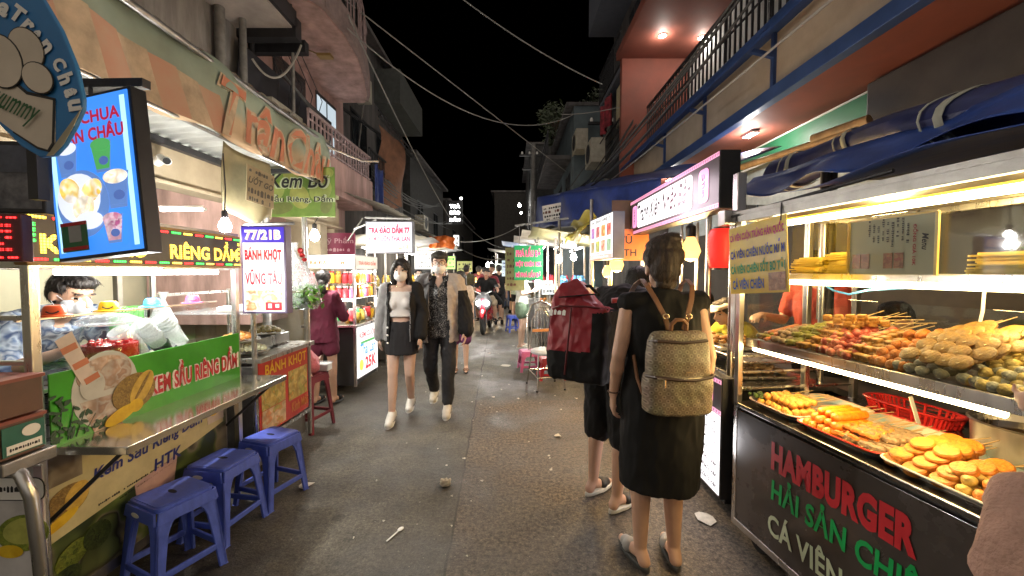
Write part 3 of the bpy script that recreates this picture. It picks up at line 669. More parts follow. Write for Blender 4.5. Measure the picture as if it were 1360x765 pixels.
b = MB(); b.cyl((2.9, 8.75, 2), (2.9, 8.75, 8), .04); b.build('drain_pipe', PIPE, H5, True)
b = MB(); b.sheet(lambda a, c: (2.45 + .06 * math.sin(a * 14), 9.9 + 1.1 * a, 5.2 + .75 * c + .03 * math.sin(a * 9)), 16, 5)
tag(b.build('laundry_cloth', mat('red_patterned_cloth', (.35, .03, .05), .8, 0, .4, 9), solid=.01), 'red patterned laundry hanging on the dark balcony at right', 'laundry')
H6 = farhouse('teal_house', 'dim teal tin sided house with rooftop plants down the right side', 1.9, 6, 12.2, 18, 6.6, TEALW, [(13.4, 4.2, 1, 1.2), (15.5, 4.2, 1, 1.2)], side=-1)
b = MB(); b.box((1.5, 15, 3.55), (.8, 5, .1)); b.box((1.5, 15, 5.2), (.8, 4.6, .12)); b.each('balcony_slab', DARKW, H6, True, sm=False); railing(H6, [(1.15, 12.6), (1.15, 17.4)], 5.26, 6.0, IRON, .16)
farhouse('lean_house', 'dark house with stacked slabs at the bend of the street', .9, 6, 18.3, 26, 7.4, mat('night_dark_grey', (.13, .13, .13), .9), [(20, 4.2, 1, 1.3), (23, 4.2, 1, 1.3), (20, 6.2, 1, 1.2)], side=-1)
farhouse('corner_house', 'black unlit house closing the far end of the street', -1.2, 6, 27, 44, 7.0, mat('night_dark_brown', (.12, .10, .09), .9), [], side=-1)
for i, (u, v_, Y) in enumerate(((790, 205, 10.2), (770, 190, 12.0))):
    p = at(u, v_, Y); o = thing('air_conditioner', ('cream air conditioner box on the narrow dark house' if i == 0 else 'farther air conditioner box beside the teal house'), 'air conditioner', tuple(p), group='air conditioners')
    b = MB(); b.box(p, (.35, .8, .6)); b.build('casing', mat('cream_ac_casing', (.45, .42, .34), .6, var=.15), o, True, sm=False, bev=.01)
    b = MB(); b.lathe([(.22, 0), (.24, .01), (.2, .012), (.19, .002)], p + V((-.178, 0, 0)), 20, MX.Rotation(R(-90), 3, 'Y')); b.build('fan_grille', IRON, o, True)
for i, (x, y, z, lab) in enumerate(((-3.3, 5.6, 3.55, 'air conditioner box above the lower pink balcony'), (-3.45, 9.0, 5.7, 'air conditioner box high on the dark left house'), (-3.45, 10.9, 3.9, 'air conditioner box above the brown hanging tarpaulin'), (-3.3, 14.4, 3.3, 'air conditioner box on the low grey left house'), (2.75, 9.3, 3.3, 'air conditioner box low on the narrow right house'))):
    o = thing('air_conditioner', lab, 'air conditioner', (x, y, z), group='air conditioners'); sd = 1 if x < 0 else -1
    b = MB(); b.box((x, y, z), (.32, .75, .52)); b.build('casing', mat('cream_ac_casing', (.45, .42, .34), .6, var=.15), o, True, sm=False, bev=.01)
    b = MB(); b.lathe([(.19, 0), (.21, .01), (.17, .012), (.16, .002)], V((x + sd * .163, y, z)), 20, MX.Rotation(R(90 * sd), 3, 'Y')); b.build('fan_grille', IRON, o, True)
    b = MB(); b.tube([(x, y + .3, z - .2), (x - sd * .1, y + .42, z - .5), (x - sd * .2, y + .45, z - 1.2)], .018, 6); b.build('hose', PIPE, o, True)
# rooftop plants: many small leaves on stems
LEAF = mat('night_leaf', (.05, .075, .025), .6, 0, .3, 20)
for i, (x, y, z, n, rr) in enumerate(((1.6, 14.5, 6.7, 420, .75), (1.9, 16.6, 6.7, 380, .7), (2.6, 13.2, 6.7, 260, .5))):
    o = thing('rooftop_shrub', ['bushy rooftop shrub spilling over the teal house edge', 'second rooftop shrub, behind the first on the teal house', 'small rooftop shrub near the air conditioner'][i], 'plant', (x, y, z), group='rooftop shrubs')
    b = MB(); cl = [V((x + random.uniform(-.5, .5) * rr, y + random.uniform(-1, 1) * rr, z + random.uniform(.3, 1.2) * rr)) for _ in range(9)]
    for _ in range(n):
        c = random.choice(cl) + V((random.gauss(0, .2), random.gauss(0, .25), random.gauss(0, .16))) * rr
        d = V((random.uniform(-1, 1), random.uniform(-1, 1), random.uniform(-.8, .6))).normalized(); s = random.uniform(.06, .13); e = d.orthogonal().normalized() * s * .4
        b.add([c - d * s, c + e, c + d * s, c - e], [(0, 1, 2, 3)])
    b.build('foliage', LEAF, o, True, sm=False)
    b = MB()
    for c in cl: b.tube([(x, y, z), ((x + c.x) / 2, (y + c.y) / 2 + .05, (z + c.z) / 2 + .1), c], [.03, .02, .01], 6)
    b.build('stem', mat('dark_bark', (.07, .05, .035), .9), o, True)
# blue tarpaulin canopy on the right, with a pasted notice
def tarp(a, c):
    y = 4.3 + 5.2 * a; x = 1.62 - 1.02 * a
    return (x - .12 * c + .04 * math.sin(a * 19 + c * 3), y, 2.52 + .78 * a - (.42 + .36 * a) * c + .035 * math.sin(a * 24 + c * 4) * (c + .2))
b = MB(); b.sheet(tarp, 70, 10); TP = b.build('blue_tarpaulin', TARPB, solid=.005); tag(TP, 'long blue tarpaulin strung above the right stalls with a notice pinned on', 'tarpaulin')
def tarptop(a, c):
    x, y, z = tarp(a, 0); return (x + 1.3 * c, y, z + .35 * c - .05 * math.sin(c * 3.1) + .02 * math.sin(a * 20))
b = MB(); b.sheet(tarptop, 40, 8); b.build('tarpaulin_top', TARPB, TP, True, solid=.005)
x, y, z = tarp(.66, .5); no = panel('paper_notice', 'white paper notice pinned on the blue tarpaulin', 'notice', (x - .07, y - .05, z), R(-118), .56, .32, .004, WHITEINK, roll=R(6), bev=0)
scribble(no, 0, .09, .5, .05, INK); scribble(no, -.02, .02, .5, .07, mat('brown_print', (.16, .06, .04), .5)); scribble(no, 0, -.06, .5, .06, INK); scribble(no, .02, -.12, .46, .035, INK)
# ================================================================== LEFT: durian ice cream cart
C1 = thing('dessert_cart', 'steel dessert cart with green durian banner and scrolling coloured sign', 'food cart', (-2.15, 2, 0))
b = MB(); b.box((-2.265, 2.0, .45), (.77, 1.1, .66)); b.build('cabinet', STEELD, C1, True, sm=False, bev=.006)
b = MB(); b.box((-2.2, 2.0, .80), (.82, 1.12, .03)); b.box((-2.3, 2.0, .985), (.55, 1.06, .02)); b.build('counter', STEEL, C1, True, sm=False, bev=.004)
b = MB()
for x, y in ((-1.8, 1.46), (-1.8, 2.54), (-2.56, 1.46), (-2.56, 2.54)): b.box((x, y, .82), (.034, .034, 1.5))
b.bar((-1.8, 1.46, 1.53), (-1.8, 2.54, 1.53), .03); b.bar((-2.56, 1.46, 1.53), (-2.56, 2.54, 1.53), .03); b.bar((-1.8, 1.46, 1.53), (-2.56, 1.46, 1.53), .03); b.bar((-1.8, 2.54, 1.53), (-2.56, 2.54, 1.53), .03)
for z in (1.16, 1.33): b.bar((-2.56, 1.46, z), (-1.82, 1.46, z), .018)
b.build('frame', STEEL, C1, True, sm=False, bev=.004)
b = MB(); b.box((-2.26, 2.0, .13), (.78, 1.08, .05)); b.build('base_frame', STEELD, C1, True, sm=False)
for k, (x, y) in enumerate(((-1.96, 1.52), (-1.96, 2.48), (-2.5, 1.52), (-2.5, 2.48))):
    b = MB(); b.cyl((x - .02, y, .06), (x + .02, y, .06), .06, n=16); b.build('wheel', BLACK, C1, True)
b = MB(); b.box((-2.18, 2.0, 1.742), (.78, 1.14, .018)); b.build('roof_board', STEELD, C1, True, sm=False)
# scrolling LED sign
LEDY = None
def ledmat(name, col, st):
    m = bpy.data.materials.new(name); m.use_nodes = True; t = m.node_tree; b_ = t.nodes['Principled BSDF']; L = t.links.new
    b_.inputs['Base Color'].default_value = (*[c * .1 for c in col], 1)
    co = t.nodes.new('ShaderNodeTexCoord'); mp = t.nodes.new('ShaderNodeMapping'); mp.inputs['Scale'].default_value = (88, 88, 88); L(co.outputs['Object'], mp.inputs[0])
    vo = t.nodes.new('ShaderNodeTexVoronoi'); vo.inputs['Randomness'].default_value = 0; vo.inputs['Scale'].default_value = 1; vo.voronoi_dimensions = '2D'; L(mp.outputs[0], vo.inputs['Vector'])
    r = t.nodes.new('ShaderNodeValToRGB'); r.color_ramp.elements[0].color = (1, 1, 1, 1); r.color_ramp.elements[0].position = .3; r.color_ramp.elements[1].color = (.12, .12, .12, 1); r.color_ramp.elements[1].position = .52
    L(vo.outputs['Distance'], r.inputs[0]); mu = t.nodes.new('ShaderNodeMath'); mu.operation = 'MULTIPLY'; mu.inputs[1].default_value = st; L(r.outputs[0], mu.inputs[0])
    b_.inputs['Emission Color'].default_value = (*col, 1); L(mu.outputs[0], b_.inputs['Emission Strength']); return m
LEDY = ledmat('yellow_led_dots', (1, .60, .05), 3.4); LEDR = ledmat('red_led_dots', (1, .02, .02), 3); LEDG = ledmat('green_led_dots', (.05, 1, .1), 2)
LP = panel('led_sign', None, None, (-1.775, 2.0, 1.63), 0, 1.13, .205, .05, mat('brass_yellow_frame', (.42, .25, .06), .4), parent=C1)
pic(LP, 0, 0, 1.105, .178, mat('led_board', (.03, .02, .012), .35), .0015, name='led_board')
text('KEM S\u1ea6U', LP, -.31, .0, .43, .115, LEDY, .004, bold=.05); text('RI\u00caNG D\u1ea6M', LP, .285, -.0, .50, .115, LEDY, .004, bold=.03)
b = MB()
for i in range(15):
    x = -.53 + i * .0757
    for y in (.078, -.08): b.mat(i % 3 if y > 0 else (i + 1) % 3).box((x, y, .0035), (.055, .011, .002))
for i in range(4): b.mat(2).box((-.543, .05 - i * .02, .0035), (.011, .013, .002)); b.mat(0).box((.543, .05 - i * .03, .0035), (.011, .016, .002))
b.build('led_border', [LEDY, LEDR, LEDG], LP, sm=False)
b = MB(); b.cyl((-1.84, 1.58, 1.502), (-1.84, 2.44, 1.502), .013); b.build('tube_lamp', TUBE, C1, True)
light((-1.86, 2.0, 1.47), 11, (1, .97, .92), .12, C1)
# green banner with the cut-out cup
GREEN = mat('bright_green_vinyl', (.05, .40, .02), .3, 0, .16, 5, .25, 7, coat=.4)
BN = panel('banner', None, None, (-1.768, 2.0, .965), 0, 1.04, .29, .006, GREEN, parent=C1, bev=0)
text('KEM S\u1ea6U RI\u00caNG D\u1ea6M', BN, .19, .0, .60, .135, REDINK, .004, WHITEINK, .055, .035)
HUSK = photo('durian_husk_print', [(.28, .17, .04), (.42, .28, .07), (.2, .11, .02)], 90); FLESH = mat('durian_flesh_print', (.72, .50, .10), .4, 0, .15, 22, col2=(.45, .27, .03))
FLESHB = mat('bright_durian_print', (.80, .56, .03), .4, 0, .12, 18, col2=(.6, .36, .01)); CUPP = photo('printed_ice_cream', [(.62, .55, .5), (.55, .36, .26), (.68, .62, .56), (.42, .26, .2), (.6, .42, .3)], 26); LEAFP = mat('printed_dark_leaf', (.012, .06, .02), .5)
b = MB()
b.mat(0).disc((-.31, .03), .14, .165, .002, 0, 28); b.mat(1).prism([(-.42, .0), (-.2, .0), (-.25, -.14), (-.37, -.14)], .0012, .0026)       # glass cup and contents
b.mat(2).disc((-.315, .10), .115, .075, .0034); b.mat(1).disc((-.27, .09), .07, .06, .0042); b.mat(0).disc((-.37, .06), .05, .06, .0048)
b.mat(3).prism([(-.50, .27), (-.44, .30), (-.36, .09), (-.41, .07)], .0036, .0054)
for k in range(3): b.mat(4).prism([(-.485 + .04 * k, .235 - .07 * k), (-.43 + .04 * k, .255 - .07 * k), (-.42 + .04 * k, .23 - .07 * k), (-.475 + .04 * k, .21 - .07 * k)], .0048, .0062)
b.mat(5).disc((-.19, -.02), .105, .085, .006, R(8)); b.mat(6).disc((-.155, -.01), .045, .085, .0072, R(-35)); b.mat(5).disc((-.155, -.005), .008, .075, .008, R(-35))
b.mat(7).disc((-.26, -.105), .075, .03, .0085, R(18)); b.mat(7).disc((-.19, -.085), .035, .03, .0092)
rn = random.Random(4)
for k in range(46):
    x = -.52 + rn.random() ** 1.6 * .22; y = -.13 + rn.random() * .2 * (1 - (x + .52) / .24); b.mat(8).disc((x, y), .015, .0065, .0032 + .0001 * k, rn.uniform(-1, 1.4), 8)
for k in range(4): b.mat(8).prism([(-.5 + .03 * k, -.13), (-.496 + .03 * k, -.13), (-.48 + .04 * k, .03 - .03 * k), (-.484 + .04 * k, .03 - .03 * k)], .002, .003)
b.build('printed_picture', [mat('frosted_cup_print', (.62, .63, .6), .3, 0, .1), CUPP, photo('cream_print', [(.72, .66, .6), (.6, .4, .28), (.66, .5, .4), (.75, .7, .66)], 34), mat('straw_print', (.72, .62, .56), .4), mat('straw_band_print', (.6, .2, .1), .4), HUSK, FLESH, FLESHB, LEAFP], BN, sm=False)
# fold-down steel ledge
b = MB(); b.box((-1.635, 2.03, .818), (.29, 1.07, .012)); b.box((-1.497, 2.03, .806), (.012, 1.07, .03)); b.box((-1.635, 1.5, .806), (.28, .012, .03))
b.build('folding_ledge', mat('polished_steel', (.66, .66, .62), .13, 1, .06, 6), C1, True, sm=False, bev=.002)
b = MB(); b.bar((-1.56, 1.58, .80), (-1.87, 1.52, .48), .014); b.bar((-1.53, 2.5, .80), (-1.87, 2.53, .50), .014); b.each('ledge_brace', IRON, C1, True, sm=False)
# printed lower skirt
SK = panel('lower_panel', None, None, (-1.872, 2.0, .47), 0, 1.05, .63, .006, photo('dark_orchard_print', [(.03, .05, .015), (.12, .17, .04), (.26, .24, .17), (.05, .05, .03), (.16, .2, .07)], 11), parent=C1, bev=0)
PAPER = mat('cream_print_paper', (.62, .55, .30), .5, 0, .15, 6, .25, 6)
b = MB(); b.prism([(-.5, -.08), (.28, .03), (.5, .07), (.5, .305), (-.5, .305)], .001, .002); b.build('cream_paper', PAPER, SK, sm=False)
text('Kem S\u1ea7u Ri\u00eang D\u1ea7m', SK, .02, .14, .62, .09, BLUEINK, .004, bold=.03, shear=.2, rot=R(3)); text('HTK', SK, .09, .026, .17, .062, BLUEINK, .004, bold=.03, shear=.15, rot=R(3))
scribble(SK, -.06, -.005, .42, .011, INK, rot=R(4)); scribble(SK, -.02, -.03, .34, .009, INK, rot=R(6))
b = MB(); b.mat(0).box((-.41, .23, .0035), (.16, .15, .002)); b.mat(1).disc((-.39, .07), .085, .065, .005, R(15)); b.mat(2).disc((-.355, .075), .045, .06, .006, R(-30)); b.mat(3).disc((-.42, .0), .07, .022, .007, R(20))
b.mat(4).box((.435, .2, .0035), (.13, .21, .002)); b.mat(3).disc((.43, .17), .045, .03, .005, R(30)); b.mat(3).disc((.445, .19), .05, .022, .006, R(40))
b.mat(5).disc((-.38, -.17), .07, .05, .004, R(25)); b.mat(6).disc((-.28, -.15), .06, .06, .005, R(10)); b.mat(6).disc((-.41, -.245), .06, .04, .0055); b.mat(7).prism([(-.1, -.02), (.15, .02), (.12, -.14), (-.08, -.2)], .001, .003)
b.build('printed_picture', [photo('wood_print', [(.2, .15, .1), (.3, .26, .2), (.14, .1, .06)], 20), HUSK, FLESH, FLESHB, mat('pale_print', (.62, .52, .46), .5), photo('green_durian_print', [(.20, .27, .03), (.32, .38, .05), (.1, .15, .02)], 80), photo('dark_durian_print', [(.05, .08, .02), (.1, .14, .03), (.02, .03, .01)], 80), mat('pink_print', (.55, .36, .34), .5)], SK, sm=False)
# near end: white printed board and push handle
EP = panel('end_panel', None, None, (-2.13, 1.438, .47), R(-90), .74, .62, .006, mat('off_white_print', (.60, .57, .56), .5, 0, .16, 5, .15, 6), parent=C1, bev=0)
b = MB(); b.mat(0).disc((.29, .05), .10, .07, .003, R(12)); b.mat(1).disc((.30, .06), .085, .05, .0042, R(12)); b.mat(2).disc((.24, -.02), .05, .025, .005)
b.mat(3).disc((.345, -.0), .032, .03, .005); b.mat(4).prism([(.318, -.02), (.372, -.02), (.345, -.1)], .003, .0045); b.mat(5).box((.355, .0, .001), (.03, .61, .002))
b.mat(6).prism(rrect(.20, .09, .03, 4, .28, .22), .001, .003); b.mat(7).prism(rrect(.192, .082, .028, 4, .28, .22), .002, .0038)
b.build('printed_picture', [photo('green_durian_print', [(.2, .27, .03)], 80), mat('pale_durian_print', (.52, .53, .12), .4, 0, .2, 20), FLESHB, mat('pink_scoop_print', (.7, .08, .2), .5), mat('cone_print', (.66, .42, .2), .5), mat('mauve_print', (.55, .42, .45), .5), INK, WHITEINK], EP, sm=False)
scribble(EP, .28, .22, .16, .024, INK, .005)
b = MB(); b.tube([(-2.3, 1.33, .84), (-1.95, 1.33, .855), (-1.76, 1.33, .845), (-1.70, 1.33, .80), (-1.675, 1.335, .72), (-1.67, 1.345, .5), (-1.67, 1.36, .14)], .019, 12); b.build('push_handle', STEEL, C1, True)
# glass rail on the counter
b = MB(); b.box((-1.90, 2.0, 1.2), (.006, 1.0, .2)); b.build('glass_guard', GLASS, C1, True, sm=False)
b = MB(); b.box((-1.90, 2.0, 1.314), (.012, 1.02, .009)); b.build('guard_rail', STEEL, C1, True, sm=False)

# brown stacked crates at the near end of the cart
for i, z in enumerate((.86, 1.0)):
    o = thing('counter_box', ['lower brown sticker covered box on the cart end', 'upper brown box with a grey lid, resting on the sticker covered one'][i], 'box', (-1.9, 1.36, z), group='boxes on the cart end')
    b = MB(); b.box((-1.93, 1.35, z + .065), (.42, .14, .13)); b.build('body', mat('brown_box', (.13, .06, .035), .5, 0, .2, 8), o, True, sm=False, bev=.004)
    b = MB(); b.box((-1.93, 1.35, z + .128), (.43, .15, .012)); b.build('lid', mat('red_brown_lid', (.28, .07, .05), .5), o, True, sm=False)
    if i == 0:
        q = panel('sticker', None, None, (-1.715, 1.355, z + .062), 0, .12, .10, .002, mat('teal_sticker', (.02, .14, .10), .4), parent=o, bev=0)
        b = MB(); b.disc((.02, .02), .027, .02, .002); b.box((0, -.03, .001), (.10, .03, .002)); b.build('sticker_print', WHITEINK, q, sm=False); scribble(q, 0, -.03, .085, .012, INK)
b = MB(); b.box((-1.93, 1.36, .835), (.46, .16, .045)); tag(b.build('end_shelf', STEELD, sm=False, bev=.004), 'dull steel shelf carrying the brown boxes', 'shelf')

# glass jar of red fruit
J = thing('fruit_jar', 'big glass jar of red fruit in syrup on the dessert cart', 'jar', (-1.99, 1.93, .995))
b = MB(); b.lathe([(.085, 0), (.105, .01), (.108, .03), (.108, .2), (.098, .235), (.1, .25)], (-1.99, 1.93, .995), 28); b.build('glass_body', GLASS, J, True)
b = MB(); b.lathe([(0, .012), (.098, .014), (.102, .03), (.102, .155), (.06, .16), (0, .162)], (-1.99, 1.93, .995), 28)
for k in range(40): a = k * 2.4; r = .09 * math.sqrt((k + .5) / 40); b.ell((-1.99 + r * math.cos(a), 1.93 + r * math.sin(a), 1.153 + .008 * math.sin(k * 3)), (.012, .014, .01), nu=6, nv=4)
b.build('red_fruit', mat('red_syrup_fruit', (.55, .012, .015), .25, 0, .25, 35, col2=(.32, .006, .008), coat=.4), J, True)
b = MB(); b.lathe([(.108, .25), (.125, .258), (.12, .272), (.07, .295), (.02, .302), (.02, .315), (.034, .33), (.034, .345), (.015, .358), (0, .36)], (-1.99, 1.93, .995), 28); b.build('lid', POLY, J, True)
# little smiling cup lids along the glass rail
proto = None
for i, (u, cname, c) in enumerate(((70, 'orange', (.75, .10, .02)), (143, 'yellow', (.85, .55, .02)), (201, 'blue', (.03, .28, .65)), (255, 'pink', (.80, .12, .32)))):
    X = -1.90; Y = X / ((u - 680) / 520)
    o = thing('dome_lid', f'small {cname} dome lid with a smiling mouth on the glass rail', 'lid', (X, Y, 1.319), 0, 'coloured dome lids on the rail')
    m_ = mat(cname + '_plastic', c, .35, 0, .05)
    b = MB(); b.lathe([(.052, 0), (.053, .004), (.036, .008), (.036, .016), (.032, .035), (.026, .045), (.0, .047)], (0, 0, 0), 20); b.build('dome', m_, o)
    b = MB(); b.tube([(.0345 * math.cos(t), .0345 * math.sin(t), .022 - .008 * math.cos((t - R(-50)) * 3)) for t in [R(-50) + R(10) * (k - 3) for k in range(7)]], .003, 5); b.build('mouth', INK, o)
# cup stacks, leaning
CUPS = glassmat('frosted_cup_plastic', (.96, .97, .98), .12, .12, .6, (.8, .82, .82))
for i, (y, z, a) in enumerate(((2.10, 1.04, 40), (2.22, 1.06, 40), (2.34, 1.08, 42))):
    o = thing('cup_stack', 'leaning stack of clear plastic cups on the dessert cart', 'cup stack', (-1.98, y, z), 0, 'stacks of clear cups'); o.rotation_euler = (R(a) * .9, R(-8), 0)
    b = MB()
    b.lathe([(.031, 0), (.043, .10), (.047, .102)] + [q for k in range(1, 6) for q in ((.045, .104 + .02 * k - .016), (.0475, .104 + .02 * k))] + [(.044, .208), (.03, .12), (0, .118)], (0, 0, 0), 24)
    b.build('cups', CUPS, o)
    if i == 1:
        b = MB(); b.lathe([(.034, -.005), (.045, .05)], (0, 0, 0), 18); b.build('label_band', BLACK, o)
def bag(name, label, cat, top, bot, r, m, group=None, fill=None, fm=None):
    """knotted plastic bag hanging from a point"""
    top, bot = V(top), V(bot); o = thing(name, label, cat, tuple(bot), group=group); h = top.z - bot.z
    prof = [(.0, 0), (.55, .02), (.9, .12), (1, .3), (.85, .5), (.5, .68), (.2, .8), (.13, .86), (.3, 1)]
    b = MB(); n = 26; base = len(b.v)
    P = []
    for q, zz in prof:
        for k in range(n):
            t = 2 * math.pi * k / n; rr = r * q * (1 + .10 * math.sin(t * 7 + zz * 9) + .07 * math.sin(t * 3 + zz * 5)); c = bot.lerp(top, zz)
            P.append((c.x + rr * math.cos(t), c.y + rr * math.sin(t), bot.z + zz * h))
    fs = [[i * n + k, i * n + (k + 1) % n, (i + 1) * n + (k + 1) % n, (i + 1) * n + k] for i in range(len(prof) - 1) for k in range(n)]
    b.add(P, fs); b.build('film', m, o, True)
    if fill:
        b = MB(); rn = random.Random(7)
        for _ in range(fill[0]):
            c = bot + V((rn.uniform(-.75, .75) * r, rn.uniform(-.75, .75) * r, rn.uniform(.05, fill[1]) * h)); d = V((rn.uniform(-1, 1), rn.uniform(-1, 1), rn.uniform(-1, 1))).normalized(); e = d.orthogonal().normalized()
            s = fill[2]; b.add([c - d * s, c + e * s * .5, c + d * s, c - e * s * .5 + d.cross(e) * s * .3], [(0, 1, 2, 3)])
        b.build('contents', fm, o, True, sm=False)
    return o
bag('knotted_bag', 'knotted white plastic bag standing behind the cup stacks', 'plastic bag', (-2.16, 2.42, 1.38), (-2.17, 2.42, 1.02), .08, BAGM)
b = MB(); p = V((-2.25, 2.28, 1.0)); J2 = thing('jelly_jar', 'clear tub of green pandan jelly on the dessert cart', 'jar', tuple(p))
b.lathe([(.07, 0), (.085, .02), (.088, .3)], p, 22); b.build('tub', POLY, J2, True); b = MB()
for k in range(60):
    a = k * 2.4; r = .075 * math.sqrt((k + .5) / 60); b.tube([p + V((r * math.cos(a), r * math.sin(a), .16)), p + V((r * math.cos(a + .5) * .9, r * math.sin(a + .5) * .9, .2)), p + V((r * math.cos(a + 1) * .8, r * math.sin(a + 1), .30))], .009, 5)
b.build('green_jelly', mat('green_jelly', (.06, .45, .02), .3, 0, .2, 20), J2, True)

# ---- signs hanging over the left carts
SG = lightbox('light_box_sign', 'bright blue light box showing cups of yogurt with red title lettering', 'sign', (-1.44, 1.36, 1.83), R(-101), .395, .555, .05, emit('lit_blue_poster', (.05, .28, .95), .8), rim=.012, roll=R(5))
text('S\u1eeeA CHUA', SG, -.0, .205, .30, .055, emit('lit_crimson_print', (.75, .02, .08), .45), .006, bold=.035); text('TR\u00c2N CH\u00c2U', SG, -.0, .145, .32, .055, emit('lit_crimson_print', (.75, .02, .08), .45), .006, bold=.035)
CL = [emit('lit_cup_white', (.85, .9, 1), .75), emit('lit_cup_blue', (.16, .32, .75), .55), emit('lit_green_print', (.12, .60, .16), .5), photo('lit_mango_photo', [(1, .62, .12), (1, .8, .35), (.95, .9, .85), (.9, .55, .1)], 30, em=.8), photo('lit_berry_photo', [(.75, .25, .42), (.9, .7, .8), (.5, .12, .3)], 40, em=.6), emit('lit_dark_blue', (.12, .22, .62), .5), photo('lit_cream_photo', [(1, .85, .6), (1, .95, .85), (.9, .7, .35)], 34, em=.8), emit('lit_pale_blue', (.4, .72, 1), 1.1)]
b = MB()
for i in (-1, 1): b.mat(7).box((i * .163, .0, .0036), (.02, .5, .001))
def cup(x, y, w, h, fill, top, z):
    b.mat(1).prism([(x - w / 2, y + h / 2), (x + w / 2, y + h / 2), (x + w * .33, y - h / 2), (x - w * .33, y - h / 2)][::-1], z, z + .001)
    b.mat(fill).prism([(x - w * .46, y + h * .3), (x + w * .46, y + h * .3), (x + w * .3, y - h * .4), (x - w * .3, y - h * .4)][::-1], z + .001, z + .002); b.mat(top).disc((x, y + h * .38), w * .48, h * .2, z + .0032, 0, 20); b.mat(5).disc((x + w * .1, y - h * .15), w * .22, h * .14, z + .004, 0, 16)
cup(-.1, .065, .1, .11, 1, 0, .004); cup(.055, .06, .09, .105, 2, 2, .004); cup(.105, -.06, .11, .12, 1, 6, .0045)
b.mat(1).disc((-.045, -.09), .115, .115, .008, 0, 30); b.mat(0).disc((-.06, -.07), .095, .085, .009); b.mat(3).disc((-.095, -.04), .05, .04, .010, R(-40)); b.mat(3).disc((.0, -.05), .05, .035, .0105, R(30)); b.mat(6).disc((-.04, -.105), .05, .04, .011, R(20)); b.mat(0).disc((-.02, -.15), .06, .03, .0115)
cup(.085, -.19, .085, .095, 4, 4, .012)
b.build('printed_picture', CL, SG, sm=False)
b = MB(); b.mat(0).box((-.09, -.20, .0125), (.115, .10, .002)); b.mat(1).box((-.085, -.19, .0138), (.055, .055, .002)); b.mat(2).box((-.09, -.155, .0135), (.115, .012, .002)); b.mat(2).box((-.09, -.24, .0135), (.115, .012, .002))
b.build('payment_sticker', [mat('green_sticker', (.03, .2, .08), .4), mat('grey_sticker', (.42, .42, .4), .5), REDINK], SG, sm=False)
b = MB(); b.bar((-2.0, 1.5, 2.2), (-1.3, 1.42, 2.17), .03); b.bar((-1.52, 1.44, 2.18), (-1.5, 1.42, 2.1), .012); b.bar((-1.36, 1.42, 2.17), (-1.35, 1.40, 2.1), .012); tag(b.build('sign_bracket', IRON, sm=False), 'black steel arm that the blue light box hangs from', 'bracket')
# round hanging sign
RS = thing('oval_sign', 'blue oval sign painted with a cup of pearls and curved white lettering', 'sign'); orient(RS, at(12, 78, 1.15), R(-90))
k_ = 1.15 / 520 * 1.0
def pp(u, v): return ((u - 12) * k_, -(v - 78) * k_)
ov = [pp(-20, -70), (pp(20, -42)), pp(55, -5), pp(80, 40), pp(97, 85), pp(105, 128), pp(104, 142), pp(92, 165), pp(78, 188), pp(64, 202), pp(46, 204), pp(22, 190), pp(0, 168), pp(-30, 130), pp(-60, 40), pp(-55, -40)]
MB().prism(ov[::-1], -.014, 0).build('board', mat('blue_sign_paint', (.03, .20, .48), .45, 0, .2, 4, col2=(.02, .15, .38)), RS, sm=False, bev=.003)
PALE = mat('pale_sign_paint', (.66, .57, .46), .5, 0, .1, 5); b = MB()
b.mat(0).prism([pp(*q) for q in ((-40, 70), (0, 92), (35, 122), (70, 131), (68, 185), (58, 197), (45, 193), (15, 172), (-40, 130))][::-1], .0, .002)
b.mat(1).prism([pp(*q) for q in ((-40, 68), (0, 90), (35, 120), (71, 129), (71, 132), (34, 124), (-1, 94), (-40, 72))][::-1], .002, .003); b.mat(1).prism([pp(*q) for q in ((68, 131), (71, 131), (67, 187), (60, 198), (45, 194), (14, 173), (14, 171), (45, 191), (58, 195), (64, 186))][::-1], .002, .003)
for c, rx, ry, rot, z in ((pp(37, 66), .045, .062, R(30), .004), (pp(4, 82), .058, .078, R(24), .006), (pp(52, 104), .037, .048, R(45), .008)): b.mat(1).disc(c, rx + .0035, ry + .0035, z, rot); b.mat(0).disc(c, rx, ry, z + .001, rot)
b.mat(2).prism([pp(*q) for q in ((55, 203), (105, 140), (92, 165), (78, 188), (64, 202))], .0, .0015)
b.build('painted_cup', [PALE, INK, mat('sand_sign_paint', (.4, .36, .25), .5)], RS, sm=False)
text('yummy', RS, *pp(20, 145), .14, .065, mat('dark_green_paint', (.015, .10, .03), .5), .009, bold=.01, shear=.4, rot=R(-25))
for ch, u, v_, a in (('d', -6, 10, -28), ('a', 10, 17, -32), ('T', 28, 22, -38), ('r', 40, 38, -46), ('\u00e2', 50, 50, -50), ('n', 62, 64, -54), ('C', 79, 86, -62), ('h', 87, 104, -70), ('\u00e2', 92, 122, -76), ('u', 96, 138, -82)):
    text(ch, RS, *pp(u, v_), 0, .046 if ch in 'Tdh' else .038, WHITEINK, .004, bold=.05, rot=R(a))
b = MB(); c = at(50, 215, 1.2); b.bar((c.x, c.y, 1.72), (c.x, c.y, 2.4), .03); b.bar((c.x - .6, c.y + .02, 2.35), (c.x + .02, c.y + .02, 2.35), .03); tag(b.build('sign_post', IRON, sm=False), 'black square post behind the blue oval sign', 'post')
DS = panel('picture_board', 'dark framed picture board hanging below the blue oval sign', 'sign', at(10, 235, 1.33), R(-84), .22, .24, .03, IRON)
pic(DS, 0, 0, .2, .21, mat('grey_drawing_print', (.20, .2, .21), .6, 0, .4, 22, col2=(.05, .05, .06)), .0015); pic(DS, 0, .06, .2, .09, mat('slate_print', (.12, .13, .17), .6, 0, .3, 14), .003)
